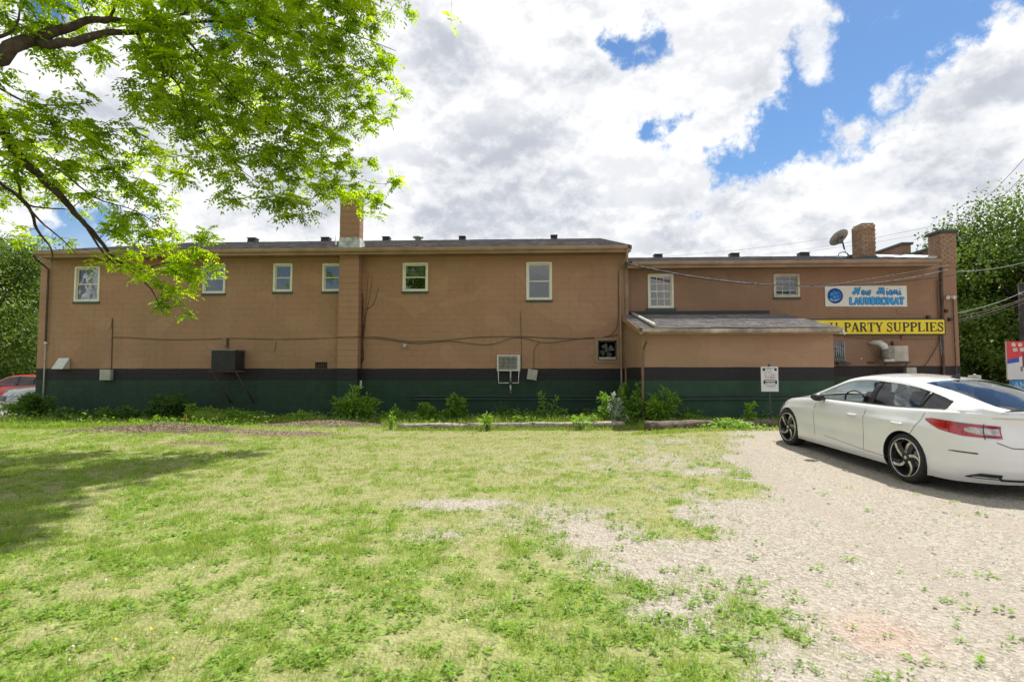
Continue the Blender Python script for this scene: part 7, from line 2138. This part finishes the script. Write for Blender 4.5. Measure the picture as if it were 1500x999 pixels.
xs_, ys_ = [], []
for n, y0, y1 in ((90000, 2.0, 5.0), (120000, 4.6, 8.5), (110000, 8, 12.5), (70000, 12, 18)):
    x, y = scatter_pts(n, y0, y1, rs); xs_.append(x); ys_.append(y)
x = np.concatenate(xs_); y = np.concatenate(ys_)
gr, so_l, lu = g_gravel(x, y), g_soil(x, y), g_lush(x, y)
clump = fbm(x * 1.0 + 5, y + 5, .14, 3)
keep = rs.rand(len(x)) < np.clip((1 - gr * 1.15) * (1 - so_l * .9) * (.42 + .66 * lu) * (.15 + 1.7 * sm(clump, .40, .62)), 0, 1)
keep &= ~((y > SY - .02) & (x > SX0) & (x < SX1)) & (y < WY - .05)
x, y, lu2 = x[keep], y[keep], lu[keep]; n = len(x)
near = np.clip(y / 7, .6, 1.5)
cl2 = sm(clump[keep] if len(clump) == len(keep) else lu2, .42, .68); h = (.014 + .045 * lu2 * rs.rand(n) + .018 * rs.rand(n) + .028 * cl2 * rs.rand(n)) * (1 + .5 * (y > 13)); w = .0045 * near * (1 + .5 * lu2)
blades('grass', x, y, h, w, np.clip(.25 + .5 * rs.rand(n) + .2 * lu2, 0, 1), M_GRASS, 'short patchy green lawn grass in the sun across the yard', 'grass', .7, 1)
x, y = scatter_pts(110000, 2.0, 14.5, rs, .8); gr, so_l, lu = g_gravel(x, y), g_soil(x, y), g_lush(x, y)
keep = rs.rand(len(x)) < np.clip((1 - gr * 1.0) * (1 - so_l) * (1.05 - .8 * lu), 0, 1); x, y = x[keep], y[keep]; n = len(x)
blades('dry_grass', x, y, .012 + .03 * rs.rand(n), .0045 * np.clip(y / 7, .6, 1.5), rs.rand(n), M_DRY, 'dry straw coloured grass thatch between the green patches', 'grass', 1.3, 2)
# taller growth round logs and wall
def band(n, u0, u1, d0, d1, seed):
    r_ = np.random.RandomState(seed); u = u0 + (u1 - u0) * r_.rand(n); d = d0 + (d1 - d0) * r_.rand(n)
    a = R(YAW); X_ = (u - 750) / FPX * d; return X_ * math.cos(a) - d * math.sin(a), X_ * math.sin(a) + d * math.cos(a)
bx_, by_, bh = [], [], []
for n, u0, u1, d0, d1, hh in ((5200, 560, 940, 14.6, 17.2, .26), (2200, 575, 940, 13.9, 14.25, .13), (2600, 935, 1180, 13.7, 15.0, .26), (1100, 925, 1150, 12.75, 13.35, .11), (5200, -20, 480, 15.6, 17.6, .20), (2200, 0, 220, 14.2, 15.6, .15), (1400, 285, 330, 15.8, 16.6, .38), (1800, 690, 920, 14.8, 16, .34)):
    x, y = band(n, u0, u1, d0, d1, n); bx_.append(x); by_.append(y); bh.append(hh * (.25 + .85 * rs.rand(len(x)) * (.4 + 1.0 * fbm(x, y, .6))))
x, y, h = map(np.concatenate, (bx_, by_, bh)); k = ~((y > SY - .03) & (x > SX0)) & (y < WY - .04); x, y, h = x[k], y[k], h[k]
blades('tall_grass', x, y, h, .012 + .010 * rs.rand(len(x)), rs.rand(len(x)), M_GRASS, 'tall unmown grass round the logs and along the foot of the wall', 'grass', .45, 3)
# clover and broad weeds: rosettes lying in the turf
x, y = scatter_pts(30000, 2.0, 14.0, rs, 1.15); gr, lu, so_l = g_gravel(x, y), g_lush(x, y), g_soil(x, y)
keep = rs.rand(len(x)) < np.clip(.008 + .8 * lu * (1 - gr * .9) * (1 - so_l) + .22 * sm(gr, .15, .4) * (1 - sm(gr, .6, .95)), 0, 1); x, y = x[keep], y[keep]; n = len(x); m_ = 7
sz = .014 + .04 * rs.rand(n) ** 1.8; zz = gz(x, y)
P = np.repeat(np.stack([x, y, zz + .008], 1), m_, 0); a = rs.rand(n * m_) * 6.283; S_ = np.repeat(sz, m_)
P = P + np.stack([np.cos(a), np.sin(a), rs.rand(n * m_) * .5], 1) * (S_ * rs.rand(n * m_))[:, None]
Dv = np.stack([np.cos(a), np.sin(a), .25 + .5 * rs.rand(n * m_)], 1)
V, T = leaf_arrays(P, Dv, rs.normal(0, .2, (n * m_, 3)) + np.array([0, 0, 1]), S_ * rs.uniform(.6, 1.2, n * m_), S_ * rs.uniform(.3, .6, n * m_), .3)
o = np_mesh('clover', V, T, leaf_mat('clover leaf', (.085, .165, .02), (.24, .40, .045), .38), None, np.repeat(rs.rand(n * m_), 4)); tag(o, 'broad leaved clover and weed rosettes scattered through the lawn', 'clover'); stuff(o)
# clover heads and dandelions
x, y = scatter_pts(260, 2.2, 13.5, rs, .9); lu, gr = g_lush(x, y), g_gravel(x, y); k = (gr < .3); x, y = x[k], y[k]; CF = (x, y)
# stones
def stones(name, x, y, s, tone, mat, label, cat, seed=5, flat=.55):
    r_ = np.random.RandomState(seed); n = len(x); z = gz(x, y)
    base = np.array([(1, 0, 0), (0, 1, 0), (-1, 0, 0), (0, -1, 0), (0, 0, 1), (.6, .6, .45), (-.6, -.6, .45)], float)
    o8 = np.array([(1, 0, .0), (.5, .8, 0), (-.6, .75, 0), (-1, -.05, 0), (-.4, -.85, 0), (.65, -.7, 0), (.15, .1, 1)])
    ring = np.arange(6)
    V = np.tile(o8, (n, 1, 1)) * (1 + r_.normal(0, .22, (n, 7, 1)))
    top = np.tile(o8[:6] * np.array([.62, .62, 0]) + np.array([0, 0, .8]), (n, 1, 1)) * (1 + r_.normal(0, .2, (n, 6, 1)))
    V = np.concatenate([V[:, :6], top], 1)
    a = r_.rand(n) * 6.283; ca, sa = np.cos(a)[:, None], np.sin(a)[:, None]
    st = r_.uniform(.7, 1.3, (n, 1))
    vx, vy, vz = V[:, :, 0] * st, V[:, :, 1] / st, V[:, :, 2]
    X_ = vx * ca - vy * sa; Y_ = vx * sa + vy * ca; tl = r_.normal(0, .25, (n, 1))
    Z_ = vz * flat + X_ * tl
    W_ = np.stack([X_ * s[:, None] + x[:, None], Y_ * s[:, None] + y[:, None], Z_ * s[:, None] + z[:, None] - .12 * s[:, None]], 2).reshape(-1, 3)
    k = np.arange(n)[:, None] * 12; F = []
    for i in range(6):
        j = (i + 1) % 6; F.append(k + np.array([[i, j, 6 + j]])); F.append(k + np.array([[i, 6 + j, 6 + i]]))
    for i in range(1, 5): F.append(k + np.array([[6, 6 + i, 7 + i if i < 5 else 6]]))
    o = np_mesh(name, W_, np.concatenate(F, 0), mat, None, np.repeat(tone, 12)); tag(o, label, cat); return stuff(o)
m, b = new_mat('gravel stone'); t_a = attr('tone')
ramp = node('ShaderNodeValToRGB'); E.nt.links.new(t_a.s, ramp.inputs[0]); cr_ = ramp.color_ramp
cr_.elements[0].position = 0; cr_.elements[0].color = (.10, .09, .085, 1); cr_.elements[1].position = 1; cr_.elements[1].color = (.60, .57, .52, 1)
for p_, c_ in ((.12, (.22, .19, .165)), (.35, (.35, .305, .24)), (.6, (.40, .365, .30)), (.82, (.50, .455, .40))): e = cr_.elements.new(p_); e.color = (*c_, 1)
cc = emix(sstep(enoise(pos(), 120, 3), .35, .7, 0, .3), E(ramp.outputs[0]), (.40, .34, .28)); E.nt.links.new(cc.s, b.inputs['Base Color']); b.inputs['Roughness'].default_value = .85; M_STONE = m
xs_, ys_, ss_ = [], [], []
for n, y0, y1, s0, s1 in ((38000, 2.0, 4.5, .0025, .0085), (30000, 4.2, 7.5, .0035, .010), (14000, 7, 13.8, .005, .013), (1300, 2, 9, .009, .019)):
    x, y = scatter_pts(n, y0, y1, rs); k = rs.rand(len(x)) < np.clip(g_gravel(x, y) * 1.25 - .08, 0, 1); x, y = x[k], y[k]
    xs_.append(x); ys_.append(y); ss_.append(s0 + (s1 - s0) * rs.rand(len(x)) ** 2.2)
x, y, s = map(np.concatenate, (xs_, ys_, ss_))
stones('gravel', x, y, s, rs.rand(len(x)), M_STONE, 'loose pale crushed stone of the parking strip', 'gravel')
x, y = scatter_pts(70, 2.6, 9, rs); k = g_gravel(x, y) > .5; x, y = x[k], y[k]
stones('dark_pebbles', x, y, rs.uniform(.018, .034, len(x)), rs.rand(len(x)) * .12, M_STONE, 'few larger dark pebbles lying in the pale gravel', 'pebbles', 9)
x, y = CF; q = len(x) // 9
def heads(x, y, name, mat, label, up, s):
    stones(name, x, y, s, rs.rand(len(x)), mat, label, 'flowers', 12, 1.0); o = bpy.context.scene.objects[name]; o.location.z = up
heads(x[q:], y[q:], 'clover_flowers', pm('clover white', (.62, .60, .55), .8), 'tiny white clover heads dotted through the lawn', .03, rs.uniform(.005, .009, len(x) - q))
heads(x[:q], y[:q], 'dandelions', pm('dandelion', (.65, .50, .02), .8), 'few small yellow dandelion heads in the lawn', .035, rs.uniform(.007, .011, q))
# tangled broad leaved strip at the foot of the walls
x, y = band(15000, 20, 1130, 14.4, 17.7, 31); n0 = len(x)
hgt = .30 * sm(fbm(x, y, .55, 3), .40, .72) + .04
k = ((y < WY - .1) & ~((y > SY - .08) & (x > SX0 - .05))) & (rs.rand(n0) < .25 + .75 * sm(y, 14.6, 16)) & (g_soil(x, y) * (y < 15.8) < .5); x, y, hgt = x[k], y[k], hgt[k]; n = len(x)
V, T = leaf_arrays(np.stack([x, y, gz(x, y) + hgt * rs.rand(n) ** .7], 1), rs.normal(0, 1, (n, 3)) * np.array([1, 1, .4]), rs.normal(0, .35, (n, 3)) + np.array([0, -.2, 1]), rs.uniform(.05, .12, n), rs.uniform(.03, .07, n), .2)
o = np_mesh('weed_strip', V, T, M_LEAF3, None, np.repeat(np.clip(rs.rand(n) * .8, 0, 1), 4)); tag(o, 'tangled low broad leaved weeds along the foot of the walls', 'weeds'); stuff(o)
# chips and dead leaves on the mounds
x1_, y1_2 = band(9000, 90, 340, 12.2, 14.2, 5); x2_, y2_ = band(7000, 340, 570, 14.2, 15.9, 6); x3_, y3_ = band(6000, 200, 560, 11.5, 14, 7)
x = np.concatenate([x1_, x2_, x3_]); y = np.concatenate([y1_2, y2_, y3_]); k = rs.rand(len(x)) < g_soil(x, y); x, y = x[k], y[k]; n = len(x)
V, T = leaf_arrays(np.stack([x, y, gz(x, y) + .006], 1), rs.normal(0, 1, (n, 3)) * np.array([1, 1, .25]), rs.normal(0, .35, (n, 3)) + np.array([0, 0, 1]), rs.uniform(.02, .07, n), rs.uniform(.008, .03, n), .1)
o = np_mesh('wood_chips', V, T, leaf_mat('wood chip', (.09, .055, .035), (.33, .275, .20), .05), None, np.repeat(rs.rand(n), 4)); tag(o, 'wood chips and dead leaves on the low bare mounds', 'wood chips'); stuff(o)
